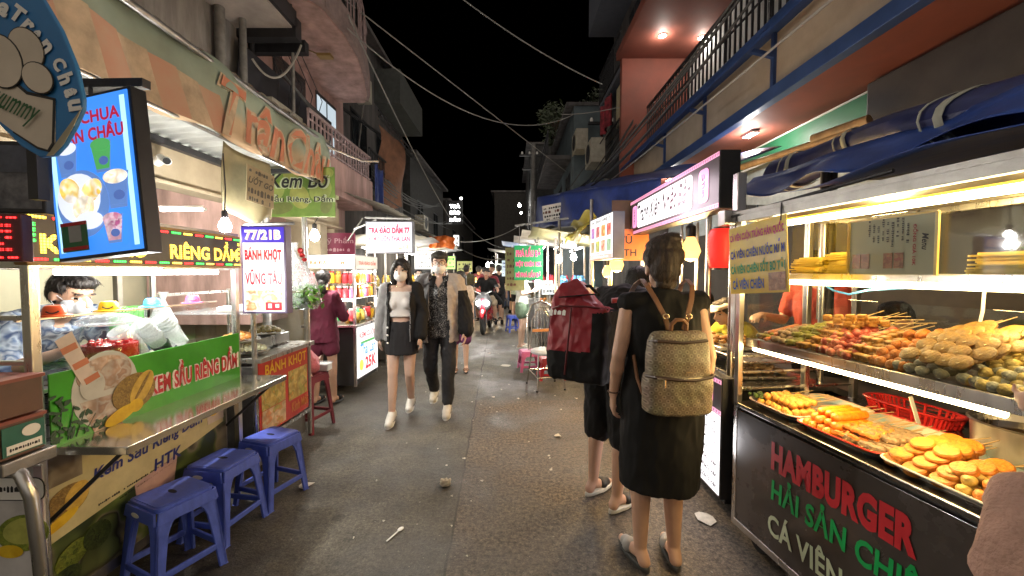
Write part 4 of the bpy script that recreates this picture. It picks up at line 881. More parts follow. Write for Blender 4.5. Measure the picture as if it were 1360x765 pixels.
RL = panel('led_sign', 'red scrolling dot sign at the far left edge', 'sign', at(-22, 315, 1.30), R(-80), .21, .16, .04, mat('dark_red_casing', (.10, .01, .015), .4))
b = MB()
for r_ in range(5): [b.box((-.085 + .022 * i, .04 - .02 * r_, .002), (.016, .008, .002)) for i in range(8) if (i * 3 + r_ * 5) % 4]
for i in range(5): b.box((-.08 + .04 * i, .066, .002), (.026, .006, .002)); b.box((-.08 + .04 * i, -.066, .002), (.026, .006, .002))
b.build('led_border', LEDR, RL, sm=False)
# bulbs
def bulb(label, p, top, energy, m=BULBW, col=(1, .96, .88), r=.034, group=None):
    p = V(p); o = thing('hanging_bulb', label, 'light bulb', tuple(p), group=group)
    b = MB(); b.lathe([(0, -r * 1.05), (r * .7, -r * .8), (r, 0), (r * .8, r * .7), (r * .45, r * 1.3), (r * .42, r * 1.5)], p, 18); b.build('glass', m, o, True)
    b = MB(); b.lathe([(r * .44, r * 1.5), (r * .5, r * 1.6), (r * .5, r * 2.6), (r * .15, r * 2.9)], p, 14); b.build('socket', BLACK, o, True)
    b = MB(); b.tube([p + V((0, 0, r * 2.8)), p.lerp(V(top), .5) + V((.01, 0, 0)), top], .004, 6); b.build('cord', BLACK, o, True)
    light(p + V((0, 0, -r * 1.3)), energy, col, r, o); return o
p = at(299, 301, 2.72); bulb('bright white bulb hanging above the scrolling sign', p, p + V((0, 0, .5)), 42, r=.04)
p = at(418, 314, 4.3); bulb('bright white bulb hanging under the green avocado sign', p, p + V((0, .3, .6)), 40, r=.05)
# faded cloth banner and green avocado sign
def clothb(a, c): return (-2.02 - .04 * math.sin(a * 4 + c * 2), 2.78 + .47 * a + .03 * c, 2.42 - .03 * a - (.49 + .03 * math.sin(a * 5)) * c + .02 * math.sin(a * 9) * c)
b = MB(); b.sheet(clothb, 24, 16); CB = b.build('cloth_banner', mat('faded_khaki_cloth', (.34, .30, .17), .9, 0, .2, 5, .2, 14), solid=.005); tag(CB, 'creased khaki cloth banner with blurred print hanging under the awning edge', 'banner')
cb = panel('printed_patch', None, None, (-1.95, 3.07, 2.16), R(-4), .30, .27, .003, mat('faded_sand_cloth', (.40, .33, .20), .9, 0, .15, 6), parent=CB, roll=R(-4), bev=0)
scribble(cb, .0, .1, .26, .035, mat('faded_ink', (.12, .11, .09), .9), seed=1); text('\u01af\u1edaT GO', cb, .0, .035, .27, .065, mat('faded_ink', (.12, .11, .09), .9), bold=.03, shear=.3); scribble(cb, .0, -.05, .27, .055, mat('faded_ink', (.12, .11, .09), .9), seed=2); scribble(cb, .0, -.11, .25, .035, mat('faded_ink', (.12, .11, .09), .9), seed=3)
GS = panel('avocado_sign', 'green avocado ice cream sign with black lettering hanging over the street side', 'sign', at(398, 255, 4.15), R(-90), .74, .52, .012, mat('leaf_green_print', (.17, .27, .045), .5, 0, .25, 4, col2=(.08, .16, .02)))
b = MB()
for k, (x, y, rx, ry, a) in enumerate(((-.27, .0, .12, .09, .6), (-.2, -.17, .13, .06, .2), (.0, -.05, .10, .13, .4), (.22, .02, .13, .11, .9), (.28, -.14, .09, .06, 1.2), (-.08, .18, .09, .05, .1), (.3, .2, .06, .05, 0))): b.mat(k % 3).disc((x, y), rx, ry, .0015 + .0004 * k, a)
b.build('printed_picture', [mat('light_green_print', (.34, .42, .10), .5, 0, .2, 8), mat('olive_print', (.16, .19, .05), .5, 0, .2, 8), mat('yellow_green_print', (.36, .38, .09), .5, 0, .2, 8)], GS, sm=False)
text('Kem B\u01a1', GS, .0, .115, .62, .15, INK, .008, mat('pale_green_print', (.5, .56, .36), .5), .05, .02, .25); text('S\u1ea7u Ri\u00eang, D\u1ea7m', GS, .02, -.075, .66, .09, INK, .008, mat('pale_green_print', (.5, .56, .36), .5), .05, .015)
b = MB(); p = at(412, 300, 4.3); b.cyl((p.x - .02, 4.22, 1.0), (p.x - .02, 4.22, 2.45), .028); b.cyl((p.x - .62, 4.5, .9), (p.x - .62, 4.5, 2.4), .045); q = b.each('steel_post', STEELD); tag(q[0], 'slim grey steel post that carries the green avocado sign', 'post'); tag(q[1], 'thicker grey post standing behind the bulb under the avocado sign', 'post')

# ================================================================== LEFT: second cart
C2 = thing('pancake_cart', 'second cart, steel and glass with a red printed front and tall lit price sign', 'food cart', (-2.1, 3.1, 0))
b = MB(); b.box((-2.15, 3.06, .47), (.66, .68, .74)); b.build('cabinet', STEELD, C2, True, sm=False, bev=.005)
b = MB(); b.box((-2.12, 3.06, .885), (.76, .74, .035)); b.build('counter', STEEL, C2, True, sm=False, bev=.004)
b = MB()
for x, y in ((-1.79, 2.70), (-1.79, 3.42), (-2.48, 2.70), (-2.48, 3.42)): b.cyl((x, y, .08), (x, y, 1.80 if y < 3 else 1.36), .017)
b.bar((-1.79, 2.7, 1.34), (-1.79, 3.42, 1.34), .02); b.bar((-2.48, 2.7, 1.34), (-2.48, 3.42, 1.34), .02); b.bar((-1.79, 2.7, .3), (-1.79, 3.42, .3), .03); b.build('frame', STEEL, C2, True)
b = MB(); b.box((-2.13, 3.06, 1.21), (.66, .68, .008)); b.build('glass_shelf', POLY, C2, True, sm=False)
b = MB(); b.box((-1.80, 3.06, 1.12), (.005, .68, .42)); b.build('glass_front', GLASS, C2, True, sm=False)
FP = panel('red_panel', None, None, (-1.785, 3.06, .60), 0, .66, .55, .008, mat('red_vinyl', (.55, .03, .018), .32, 0, .16, 6, .25, 8, coat=.3), parent=C2, bev=0)
text('B\u00c1NH KH\u1eccT', FP, .02, .19, .56, .12, YELINK, .004, bold=.02); text('K\u00ednh M\u1eddi', FP, .19, -.19, .24, .09, mat('gold_print', (.65, .25, .05), .4), .004, bold=.02)
CAKE = photo('pancake_print', [(.55, .40, .10), (.72, .58, .22), (.35, .36, .08), (.62, .34, .08)], 26); PRAWN = photo('shrimp_cake_print', [(.66, .50, .32), (.78, .62, .42), (.7, .3, .14), (.45, .4, .12)], 26)
pic(FP, -.16, .005, .29, .20, CAKE); pic(FP, .17, -.01, .28, .24, CAKE); pic(FP, -.16, -.18, .29, .16, PRAWN)
S2 = lightbox('price_sign', None, None, (-1.69, 2.67, 1.52), R(-90), .305, .60, .07, LWHITE, mat('lilac_casing', (.2, .16, .3), .4), parent=C2)
b = MB(); b.box((0, .236, .0035), (.285, .105, .001)); b.build('blue_header', emit('lit_violet_film', (.10, .06, .75), .6), S2, sm=False)
text('77/21B', S2, 0, .236, .23, .062, emit('lit_peach_film', (1, .55, .4), 1.2), .0065, emit('lit_pale_film', (1, .9, .9), 1.2), .04, .02); text('B\u00c1NH KH\u1eccT', S2, 0, .10, .25, .105, LRED, .0065, bold=.05); text('V\u0168NG T\u00c0U', S2, 0, -.05, .25, .105, LRED, .0065, bold=.03)
pic(S2, 0, -.21, .25, .14, photo('lit_cake_photo', [(.9, .45, .2), (1, .85, .7), (.85, .25, .1), (.9, .7, .4)], 24, em=.9), .005); b = MB(); b.mat(0).box((.065, -.25, .0062), (.11, .055, .001)); b.mat(1).box((.04, -.247, .0072), (.024, .03, .001)); b.mat(1).box((.09, -.247, .0072), (.024, .024, .001)); b.build('label_strip', [LRED, LWHITE], S2, sm=False)
b = MB(); b.cyl((-1.9, 2.8, 1.84), (-1.55, 2.8, 1.85), .012); b.build('sign_bar', STEELD, C2, True)
b = MB(); b.box((-2.14, 3.05, .2), (.62, .62, .1)); b.build('under_tray', BLACK, C2, True, sm=False)
# plates of food in the second cart
for i, (x, y, z, mt, nm, lab) in enumerate(((-1.98, 2.82, 1.0, (.62, .26, .05), 'orange', 'white plate heaped with orange fried cakes in the second cart'), (-2.0, 3.16, 1.0, (.30, .22, .06), 'brown', 'white plate heaped with brown fried rolls in the second cart'), (-1.92, 2.84, .915, (.62, .58, .36), 'cream', 'low tray of pale batter cakes near the second cart front'))):
    o = thing('food_plate', lab, 'plate', (x, y, z)); b = MB(); b.lathe([(0, 0), (.07, .002), (.13, .018), (.135, .02), (.13, .014), (.07, -.003), (0, -.004)], (x, y, z), 24); b.build('dish', WHITEP, o, True)
    b = MB(); rn = random.Random(i)
    for k in range(22): a = k * 2.4; r = .095 * math.sqrt((k + .5) / 22); b.ell((x + r * math.cos(a), y + r * math.sin(a), z + .03 + .035 * (1 - r / .1) + rn.uniform(-.004, .004)), (.028, .024, .017), MX.Rotation(rn.uniform(0, 3), 3, 'Z'), 8, 6)
    b.build('food_heap', mat(nm + '_fried_food', mt, .5, 0, .25, 30, .2), o, True)
b = MB(); b.box((-2.02, 3.06, .955), (.2, .6, .08)); tag(b.build('plate_riser', STEEL, sm=False, bev=.005), 'low steel stand under the plates in the second cart', 'stand')
o = thing('lettuce_tray', 'white tray with a sprig of lettuce on the upper glass shelf', 'tray', (-2.0, 3.0, 1.215)); b = MB(); b.box((-2.0, 3.0, 1.235), (.24, .42, .04)); b.build('dish', WHITEP, o, True, sm=False, bev=.015)
b = MB(); rn = random.Random(3)
for _ in range(60):
    c = V((-1.87 + rn.gauss(0, .025), 2.93 + rn.gauss(0, .05), 1.235 + rn.gauss(0, .02))); d = V((rn.uniform(-1, 1), rn.uniform(-1, 1), rn.uniform(-1, .4))).normalized(); e = d.orthogonal() * .6; b.add([c - d * .03, c + e * .03, c + d * .03, c - e * .03], [(0, 1, 2, 3)])
b.build('lettuce', mat('lettuce_leaf', (.12, .30, .04), .5, 0, .2, 20), o, True, sm=False)
bag('greens_bag', 'clear bag of leafy greens hanging at the second cart corner', 'plastic bag', at(388, 322, 3.5), at(408, 412, 3.45), .135, glassmat('hazy_bag_film', (.95, .96, .97), .25, .12, .28, (.8, .83, .85)), None, (170, .36, .035), mat('lettuce_leaf', (.12, .30, .04), .5))
o = thing('chili_bunch', 'bunch of shiny red packets hanging by the greens bag', 'packets', tuple(at(400, 375, 3.6))); b = MB()
for k in range(7): p = at(399 + (k % 3) * 2.5, 333 + k * 6, 3.62); b.ell(p, (.026, .02, .03), MX.Rotation(k, 3, 'X'), 8, 6)
b.build('packet', mat('red_foil', (.45, .02, .02), .25, .3), o, True)

# ================================================================== LEFT: peach tea cart
C3 = thing('tea_cart', 'peach tea cart with lettered lit header and rows of coloured packets', 'food cart', (-2.22, 5.1, 0))
b = MB(); b.box((-2.22, 5.13, .46), (.6, .74, .7)); b.build('cabinet', mat('dark_cabinet', (.035, .033, .035), .4, .2), C3, True, sm=False, bev=.006)
b = MB(); b.box((-2.22, 5.13, .845), (.68, .82, .03)); b.build('counter', STEEL, C3, True, sm=False, bev=.004)
b = MB()
for x, y in ((-1.92, 4.76), (-1.92, 5.5), (-2.52, 4.76), (-2.52, 5.5)): b.box((x, y, .85), (.028, .028, 1.5))
for z in (1.18, 1.36): b.box((-2.22, 5.13, z), (.6, .74, .01))
b.build('frame', STEEL, C3, True, sm=False)
TEAW = emit('dim_lit_cream', (.85, .78, .66), .3)
h1 = lightbox('header_sign', None, None, (-2.22, 4.735, 1.63), R(-90), .64, .175, .04, TEAW, STEELD, .01, parent=C3); text('TR\u00c0 \u0110\u00c0O D\u1ea6M', h1, -.03, 0, .46, .07, emit('lit_orange_print', (.7, .10, .02), .35), .006, bold=.03)
h2 = lightbox('header_sign', None, None, (-1.895, 5.13, 1.63), 0, .78, .175, .04, TEAW, STEELD, .01, parent=C3); text('TR\u00c0 \u0110\u00c0O D\u1ea6M', h2, 0, 0, .60, .07, emit('lit_orange_print', (.7, .10, .02), .35), .006, bold=.03)
l3 = lightbox('lit_menu', None, None, (-1.90, 5.12, .50), R(-3), .66, .66, .03, LWHITE, STEELD, .012, parent=C3)
text('KEM CU\u1ed8N', l3, 0, .21, .5, .11, LRED, .006, bold=.02); text('Th\u00e1i Lan', l3, 0, .02, .46, .15, emit('lit_blue_print', (.05, .3, .8), .9), .006, bold=.02); text('25K', l3, .08, -.17, .34, .16, LRED, .006, bold=.04)
b = MB(); b.mat(0).disc((-.2, -.17), .06, .07, .006); b.mat(1).box((0, .11, .0055), (.42, .03, .001)); b.build('printed_picture', [emit('lit_yellow_print', (1, .7, .1), 1), emit('lit_green_print', (.12, .60, .16), .5)], l3, sm=False)
b = MB(); b.cyl((-2.48, 4.80, 1.16), (-1.96, 4.80, 1.16), .014); b.cyl((-1.96, 4.8, 1.51), (-1.96, 5.46, 1.51), .012); b.each('tube_lamp', TUBE, C3, True); light((-2.1, 4.7, 1.12), 10, (1, .96, .88), .12, C3); light((-1.8, 5.1, 1.3), 6, (1, .96, .9), .1, C3)
cols = [(.62, .04, .05), (.75, .42, .03), (.05, .4, .12), (.6, .12, .3), (.7, .65, .6), (.55, .2, .04), (.1, .3, .6), (.72, .55, .1)]
pm = [mat('packet_colour_' + w_, c, .35, 0, .2, 25) for w_, c in zip(('red', 'amber', 'green', 'pink', 'white', 'brown', 'blue', 'gold'), cols)]
jars = []
for k in range(4):
    o = thing('drink_jar', 'small clear jar with bright filling on the peach tea cart shelves', 'jar', (0, 0, 0), 0, 'jars on the tea cart')
    b = MB(); b.lathe([(0, 0), (.036, .002), (.038, .01), (.038, .1), (.026, .115), (.026, .13), (0, .131)], (0, 0, 0), 12); b.build('filling', pm[(0, 5, 1, 3)[k]], o); b = MB(); b.lathe([(.03, .131), (.03, .15), (0, .151)], (0, 0, 0), 12); b.build('lid', pm[(4, 7, 0, 4)[k]], o); jars.append(o)
n = 0
for z in (1.187, 1.367):
    for y in (4.82, 4.98):
        for x in [-2.46 + .082 * k for k in range(7)]:
            dup(jars[(n * 3 + n // 5) % 4], (x, y, z), n * .7); n += 1
    for y in [5.12 + .085 * k for k in range(5)]: dup(jars[n % 4], (-1.98, y, z), n); n += 1
for j in jars:
    for ch in kids(j): bpy.data.objects.remove(ch)
    bpy.data.objects.remove(j)
pk = []
for k in range(5):
    b = MB(); b.loft([((0, 0, 0), .03, .012), ((0, 0, .03), .045, .03), ((0, 0, .09), .045, .026), ((0, 0, .13), .05, .006), ((0, 0, .14), .05, .004)], 12); o = b.build('snack_packet', pm[(0, 1, 2, 7, 4)[k]]); tag(o, 'shiny coloured packet heaped on the peach tea cart counter', 'packet', 'packets on the tea cart'); pk.append(o)
n = 0
for y in [4.86 + .1 * k for k in range(7)]:
    for x in (-1.98, -2.06, -2.14):
        o = pk[n] if n < 5 else pk[(n * 7) % 5].copy()
        if n >= 5: COL.objects.link(o)
        o.location = (x + random.uniform(-.01, .01), y, .862 + random.uniform(0, .04)); o.rotation_euler = (random.uniform(-.3, .3), random.uniform(-.3, .3), random.uniform(0, 3)); n += 1
o = thing('flower_tub', 'tub of yellow blossoms on the peach tea cart corner', 'tub', (-2.35, 4.72, .862)); b = MB(); b.lathe([(0, 0), (.06, 0), (.075, .08), (.07, .08)], (-2.35, 4.8, .862), 16); b.build('tub', pm[0], o, True); b = MB()
for k in range(40): b.ell((-2.35 + random.gauss(0, .05), 4.8 + random.gauss(0, .05), .96 + random.gauss(0, .03)), .017, None, 6, 4)
b.build('blossoms', mat('yellow_blossom', (.75, .52, .02), .6), o, True)
MP = panel('shop_sign', 'maroon cosmetics shop sign on the wall behind the peach tea cart', 'sign', at(441, 324, 6.05), R(-90), .70, .34, .04, mat('maroon_board', (.20, .012, .05), .5, 0, .1, 3))
text('M\u1ef9 Ph\u1ea9m', MP, .08, .05, .5, .12, mat('dusty_pink_print', (.5, .28, .32), .5), bold=.01); scribble(MP, .0, -.09, .56, .06, mat('dusty_pink_print', (.5, .28, .32), .5))
HS = lightbox('tea_sign', 'hanging lit sign for peach tea and rolled ice cream, two red lines', 'sign', at(517, 315, 5.1), R(-92), .625, .415, .09, emit('lit_lilac_film', (.82, .80, 1), .62), mat('grey_casing', (.10, .10, .12), .4), .018)
text('TR\u00c0 \u0110\u00c0O D\u1ea6M 77', HS, 0, .105, .54, .125, emit('lit_magenta_print', (.7, .01, .08), .3), .006, bold=.06); text('KEM CU\u1ed8N TH\u00c1I LAN', HS, 0, -.02, .54, .105, emit('lit_magenta_print', (.8, .02, .12), .4), .006, bold=.03)
pic(HS, .1, -.135, .32, .07, photo('lit_green_photo', [(.3, .55, .2), (.5, .4, .45), (.35, .6, .5), (.6, .3, .4)], 40, em=.8), .005); pic(HS, -.17, -.135, .16, .07, photo('lit_peach_photo', [(.9, .4, .2), (1, .85, .7), (.85, .2, .1)], 30, em=.9), .005)
b = MB(); b.bar(at(470, 305, 5.1), at(500, 292, 5.14), .02); b.bar(at(462, 320, 5.2), at(482, 290, 5.14), .014); b.bar(at(485, 289, 5.16), at(545, 291, 5.16), .02); tag(b.build('sign_bracket', STEELD, sm=False), 'thin steel arm from the tea cart to the hanging lit sign', 'bracket')
# ================================================================== RIGHT: fried snack stall
SA = math.atan2(-.992, .126); A0 = V((1.25, 2.14, 0))
ST = thing('snack_stall', 'steel snack stall with black lettered front and warm lit shelves of skewers', 'food stall', tuple(A0), SA)
def hl(x, y, z): return wm(ST) @ V((x, y, z))
OUT = SA - math.pi / 2
SL = 1.7
BLKP = mat('glossy_black_vinyl', (.075, .062, .055), .26, 0, .25, 3, .35, 3.2, coat=.3)  # brown lift in the black base stands in for reflected stall tones
b = MB(); b.box((SL / 2, .40, .44), (SL, .76, .62)); b.build('cabinet', STEELD, ST, sm=False)
fp = panel('front_panel', None, None, hl(SL / 2, -.012, .435), OUT, SL - .02, .63, .012, BLKP, parent=ST, bev=.002)
RP = mat('crimson_sign_paint', (.62, .02, .03), .45, var=.06); GP = mat('emerald_sign_paint', (.0, .42, .09), .45, var=.06); WP = mat('pale_mint_paint', (.62, .70, .48), .45, var=.06)
def fpx(s): return s - SL / 2
text('HAMBURGER', fp, fpx(.57), .175, .62, .14, RP, .004, bold=.055, shear=.0); text('H\u1ea2I S\u1ea2N CHI\u00caN', fp, fpx(.615), .025, .70, .135, GP, .004, bold=.03, shear=.05); text('C\u00c1 VI\u00caN CHI\u00caN', fp, fpx(.61), -.155, .72, .13, WP, .004, bold=.025, shear=-.05)
b = MB(); b.box((SL / 2, .385, .776), (SL + .02, .80, .022)); b.build('counter', mat('dark_steel_counter', (.22, .2, .18), .25, 1, .1, 6), ST, sm=False, bev=.004)
b = MB()
for x, y, h in ((.0, .0, 1.8), (.0, .72, 1.8), (.05, .36, 1.78), (SL, .0, 1.8), (SL, .72, 1.8)): b.box((x, y, h / 2 + .05), (.03, .03, h - .1))
b.bar((0, 0, 1.79), (SL, 0, 1.79), .03); b.bar((0, .72, 1.79), (SL, .72, 1.79), .03); b.bar((0, 0, 1.79), (0, .72, 1.79), .03); b.bar((0, .0, .12), (SL, 0, .12), .035); b.bar((0, .72, 1.13), (SL, .72, 1.13), .025); b.bar((0, .72, 1.47), (SL, .72, 1.47), .025)
for k in range(3): b.bar((0, .02, .86 + .09 * k), (0, .7, .86 + .09 * k), .012)
b.build('frame', STEEL, ST, sm=False, bev=.003)
b = MB(); b.box((SL / 2, .31, 1.120), (SL, .54, .012)); b.box((SL / 2, .045, 1.126), (SL, .012, .032)); b.box((SL / 2, .055, 1.105), (SL, .03, .014)); b.build('food_shelf', STEEL, ST, sm=False, bev=.002)
b = MB(); b.box((SL / 2 + .05, .40, 1.475), (SL - .1, .5, .012)); b.box((SL / 2 + .05, .15, 1.478), (SL - .1, .012, .034)); b.build('upper_shelf', STEEL, ST, sm=False, bev=.002)
b = MB(); b.box((SL / 2, .38, 1.815), (SL + .06, .86, .02)); b.box((SL / 2, -.04, 1.795), (SL + .06, .012, .05)); b.build('roof', STEELD, ST, sm=False)
b = MB(); b.cyl((.04, .06, 1.088), (1.03, .06, 1.088), .0125); b.cyl((.14, .135, 1.452), (SL - .05, .135, 1.452), .0115); b.cyl((.08, .13, 1.752), (SL - .05, .13, 1.752), .0145); b.each('tube_lamp', WARMTUBE, ST)
b = MB(); b.bar((.06, .148, 1.768), (SL, .148, 1.768), .018); b.build('lamp_holder', mat('yellow_holder', (.7, .45, .05), .4), ST, sm=False)
for x, y, z, e in ((.35, .08, 1.04, 4), (.8, .08, 1.04, 3.4), (1.3, .08, 1.04, 2.8), (.4, .3, 1.44, 3.5), (.9, .3, 1.44, 3.5), (1.4, .3, 1.44, 2.5), (.5, .3, 1.72, 6), (1.1, .3, 1.72, 6)): light(hl(x, y, z), e, (1, .68, .26), .06, ST)
b = MB(); b.box((SL / 2, .045, 1.27), (SL, .004, .24)); b.box((SL / 2 + .1, .12, 1.61), (SL - .2, .004, .23)); b.each('glass_pane', GLASS, ST, sm=False)
b = MB(); b.box((.02, .36, 1.27), (.004, .66, .27)); b.build('side_glass', GLASS, ST, sm=False)
for x, y in ((.1, .08), (.1, .66), (1.6, .08), (1.6, .66)):
    b = MB(); b.cyl((x, y - .02, .06), (x, y + .02, .06), .06); b.build('wheel', BLACK, ST)
# menu card behind the glass
mc = panel('menu_card', None, None, hl(.66, .105, 1.60), OUT, .30, .215, .006, mat('sage_card', (.36, .38, .26), .5, 0, .08, 4), parent=ST, bev=0)
BRN = mat('brown_menu_print', (.22, .10, .06), .5)
text('\u0110\u1ed2NG GI\u00c1 10K', mc, .09, -.0, .15, .016, mat('maroon_print', (.30, .03, .04), .5), .003, bold=.03, rot=R(-90)); text('Menu', mc, .12, .01, .06, .02, INK, .003, bold=.02, shear=.3, rot=R(-90))
for k in range(9): scribble(mc, .065 - .017 * k, .045 + .012 * (k % 3), .07 + .02 * (k % 2), .009, INK, rot=R(-90), seed=k)
for x in (-.12, -.085, .0, .037): pic(mc, x, -.055, .032, .058, photo('dark_food_print', [(.25, .1, .05), (.4, .22, .1), (.3, .08, .05)], 60))
b = MB(); b.bar((-.155, .11, .003), (.155, .11, .003), .007); b.bar((-.155, -.11, .003), (-.155, .11, .003), .007); b.bar((.155, -.11, .003), (.155, .11, .003), .009); b.build('card_frame', mat('yellow_acrylic', (.75, .55, .15), .3), mc, sm=False)
b = MB(); b.box((.98, .3, 1.66), (.08, .03, .07)); b.build('socket_box', WHITEP, ST, sm=False, bev=.004); b = MB(); b.tube([hl(.98, .28, 1.66), hl(.94, .26, 1.6), hl(.9, .27, 1.56)], .004, 5); b.tube([hl(.98, .28, 1.68), hl(.92, .26, 1.58), hl(.88, .27, 1.54)], .004, 5); b.each('plug_cable', BLACK, ST, True)
b = MB(); b.tube([hl(.16, .30, 1.46), hl(.22, .34, 1.41), hl(.30, .34, 1.395), hl(.40, .33, 1.42), hl(.55, .33, 1.435), hl(.7, .33, 1.46)], .005, 6); tag(b.build('drooping_lead', mat('blue_cord', (.08, .3, .7), .5)), 'light blue cord drooping under the upper shelf of the snack stall', 'cord')
b = MB(); b.tube([hl(.78, .36, 1.465), hl(.765, .38, 1.36), hl(.73, .40, 1.2), hl(.72, .4, 1.13)], .005, 6); tag(b.build('drooping_lead', WHITEP), 'white cord hanging behind the heaped skewers', 'cord')
# yellow foam boxes in stacks
fb = []
YF = mat('yellow_foam', (.80, .58, .12), .6, 0, .08, 8)
b = MB(); w_, d_ = .17, .17
b.prism(rrect(w_, d_, .02), 0, .006); b.prism(rrect(w_ - .03, d_ - .03, .02), .006, .014); pf = b.build('foam_tray', YF, sm=False); tag(pf, 'yellow foam food tray in a stack on the upper shelf', 'foam tray', 'stacked yellow foam trays')
first = True
for cx, cy, n in ((.20, .27, 9), (.36, .30, 11), (.42, .26, 7), (.92, .27, 8), (1.08, .29, 11), (1.24, .27, 10)):
    for k in range(n):
        o = pf if first else pf.copy()
        if not first: COL.objects.link(o)
        first = False; o.location = hl(cx + random.uniform(-.012, .012), cy + random.uniform(-.012, .012), 1.483 + .0098 * k); o.rotation_euler = (random.uniform(-.02, .02), random.uniform(-.02, .02), SA + random.uniform(-.1, .1))
# ---- skewers
STICK = mat('bamboo_stick', (.60, .42, .20), .6, var=.08)
def food(n, c, c2=None, rough=.5, sc=55, bump=.45): return mat(n, c, rough, 0, .2, sc, bump, 110, col2=tuple(q * .75 for q in c2), coat=.08)
TOFU = food('browned_tofu', (.50, .24, .03), (.28, .11, .015)); PINKB = food('pink_sausage_ball', (.55, .10, .05), (.36, .05, .03)); TANB = food('tan_meat_ball', (.50, .34, .20), (.32, .2, .1)); ORB = food('orange_fish_ball', (.68, .22, .02), (.45, .12, .01))
GRY = food('grey_fish_ball', (.36, .33, .22), (.2, .19, .14)); DISC = food('tan_fish_cake', (.36, .19, .035), (.20, .10, .022)); VEG = food('yellow_green_roll', (.36, .34, .05), (.2, .17, .03)); CRAB = food('orange_crab_stick', (.70, .16, .03), (.55, .34, .2)); SAUS = food('orange_sausage', (.80, .25, .01), (.66, .17, .01), .35); YB = food('yellow_fish_ball', (.58, .42, .10), (.4, .26, .05)); BREAD = food('breaded_ball', (.66, .33, .06), (.42, .16, .02), .7, 80, .6); SQUID = food('squid_ring', (.74, .26, .04), (.5, .13, .02)); MEAT = food('grey_beef_roll', (.26, .17, .08), (.13, .08, .04)); POTATO = food('sweet_potato_slice', (.50, .18, .012), (.34, .10, .008)); BROC = food('broccoli', (.07, .12, .02), (.03, .05, .01), .7, 60, .5)
def mk(name, label, cat, group, m, shape, n=4, sp=.042, stick=.30):
    """a skewer lying along local y: pieces then bare stick; built once, copied afterwards"""
    o = thing(name, label, cat, (0, 0, 0), 0, group); b = MB(); rn = random.Random(len(name) * 7 + n)
    for k in range(n):
        y = .02 + sp * k
        if shape == 'ball': b.ell((0, y, 0), (.0195, .0195, .0185), None, 12, 8)
        elif shape == 'cube': b.box((0, y, 0), (.034, .032, .026), M=MX.Rotation(rn.uniform(-.25, .25), 3, 'Z'))
        elif shape == 'disc': b.lathe([(0, -.006), (.024, -.006), (.029, -.003), (.029, .003), (.024, .006), (0, .006)], (0, y, 0), 14, MX.Rotation(R(28) + rn.uniform(-.12, .12), 3, 'X') @ MX.Rotation(rn.uniform(-.2, .2), 3, 'Y'))
        elif shape == 'roll': b.rc((-.012, y, .0), (.012, y + .006, .002), .017, .016, 8)
    if shape == 'ring':
        for k in range(3): b.tube([(.024 * math.cos(t), .03 + k * .04 + .024 * math.sin(t), .004 * math.sin(t * 3)) for t in [2 * math.pi * q / 14 for q in range(15)]], .009, 6, False)
    if shape == 'saus': b.rc((0, .012, 0), (0, .15, 0), .019, .019, 12)
    if shape == 'stick': b.box((0, .08, 0), (.022, .17, .014)); b.mat(0)
    q = b.build('pieces', m, o, bev=.005 if shape in ('cube', 'stick') else 0)
    for v in q.data.vertices: v.co += V((1, .6, 1)) * (.0045 if shape != 'saus' else .0015) * NZ.noise(v.co * 38 + V((len(label), n, 3)))
    if stick:
        b = MB(); b.cyl((0, .0, 0), (0, stick, 0), .0018, n=5); b.build('stick', STICK, o)
    return o
used = set()
def put(proto, x, y, z, rz=0, tilt=0):
    o = proto if proto.name not in used else dup(proto)
    used.add(proto.name); o.location = hl(x, y, z); o.rotation_euler = (MX.Rotation(SA + rz, 3, 'Z') @ MX.Rotation(tilt, 3, 'X')).to_euler(); return o
GS_ = 'heaped on the lit upper shelf'
K = dict(
 veg=mk('vegetable_skewer', 'skewer of yellow green rolls heaped on the lit upper shelf', 'skewer', 'yellow green roll skewers', VEG, 'roll'),
 crab=mk('crab_stick', 'orange and white crab stick lying at the far end of the upper shelf', 'crab stick', 'crab sticks on the upper shelf', CRAB, 'stick', stick=0),
 tan=mk('meatball_skewer', 'skewer of tan meatballs heaped on the lit upper shelf', 'skewer', 'tan meatball skewers', TANB, 'ball'),
 tofu=mk('tofu_skewer', 'skewer of browned tofu cubes heaped on the lit upper shelf', 'skewer', 'browned tofu skewers', TOFU, 'cube'),
 pink=mk('sausage_ball_skewer', 'skewer of pink red balls heaped on the lit upper shelf', 'skewer', 'pink red ball skewers', PINKB, 'ball'),
 orange=mk('fish_ball_skewer', 'skewer of bright orange balls heaped on the lit upper shelf', 'skewer', 'orange ball skewers', ORB, 'ball'),
 disc=mk('fish_cake_skewer', 'skewer of flat tan fish cakes heaped on the lit upper shelf', 'skewer', 'flat fish cake skewers', DISC, 'disc', 4, .05),
 yel=mk('fish_ball_skewer', 'skewer of dull yellow balls heaped at the near end of the upper shelf', 'skewer', 'dull yellow ball skewers', YB, 'ball'),
 gry=mk('fish_ball_skewer', 'skewer of grey balls low in the heap on the upper shelf', 'skewer', 'grey ball skewers', GRY, 'ball'))
strips = [('crab', .03, .13, 2, 2), ('veg', .03, .10, 2, 1), ('tan', .11, .20, 3, 2), ('veg', .19, .29, 3, 3), ('tofu', .27, .42, 4, 4), ('pink', .36, .55, 5, 3), ('tofu', .50, .62, 3, 3), ('orange', .60, .75, 4, 3), ('gry', .70, .86, 4, 2), ('disc', .73, .93, 4, 3), ('gry', .88, 1.05, 4, 2), ('yel', .90, 1.12, 5, 3), ('disc', 1.10, 1.3, 4, 3)]
rn = random.Random(5)
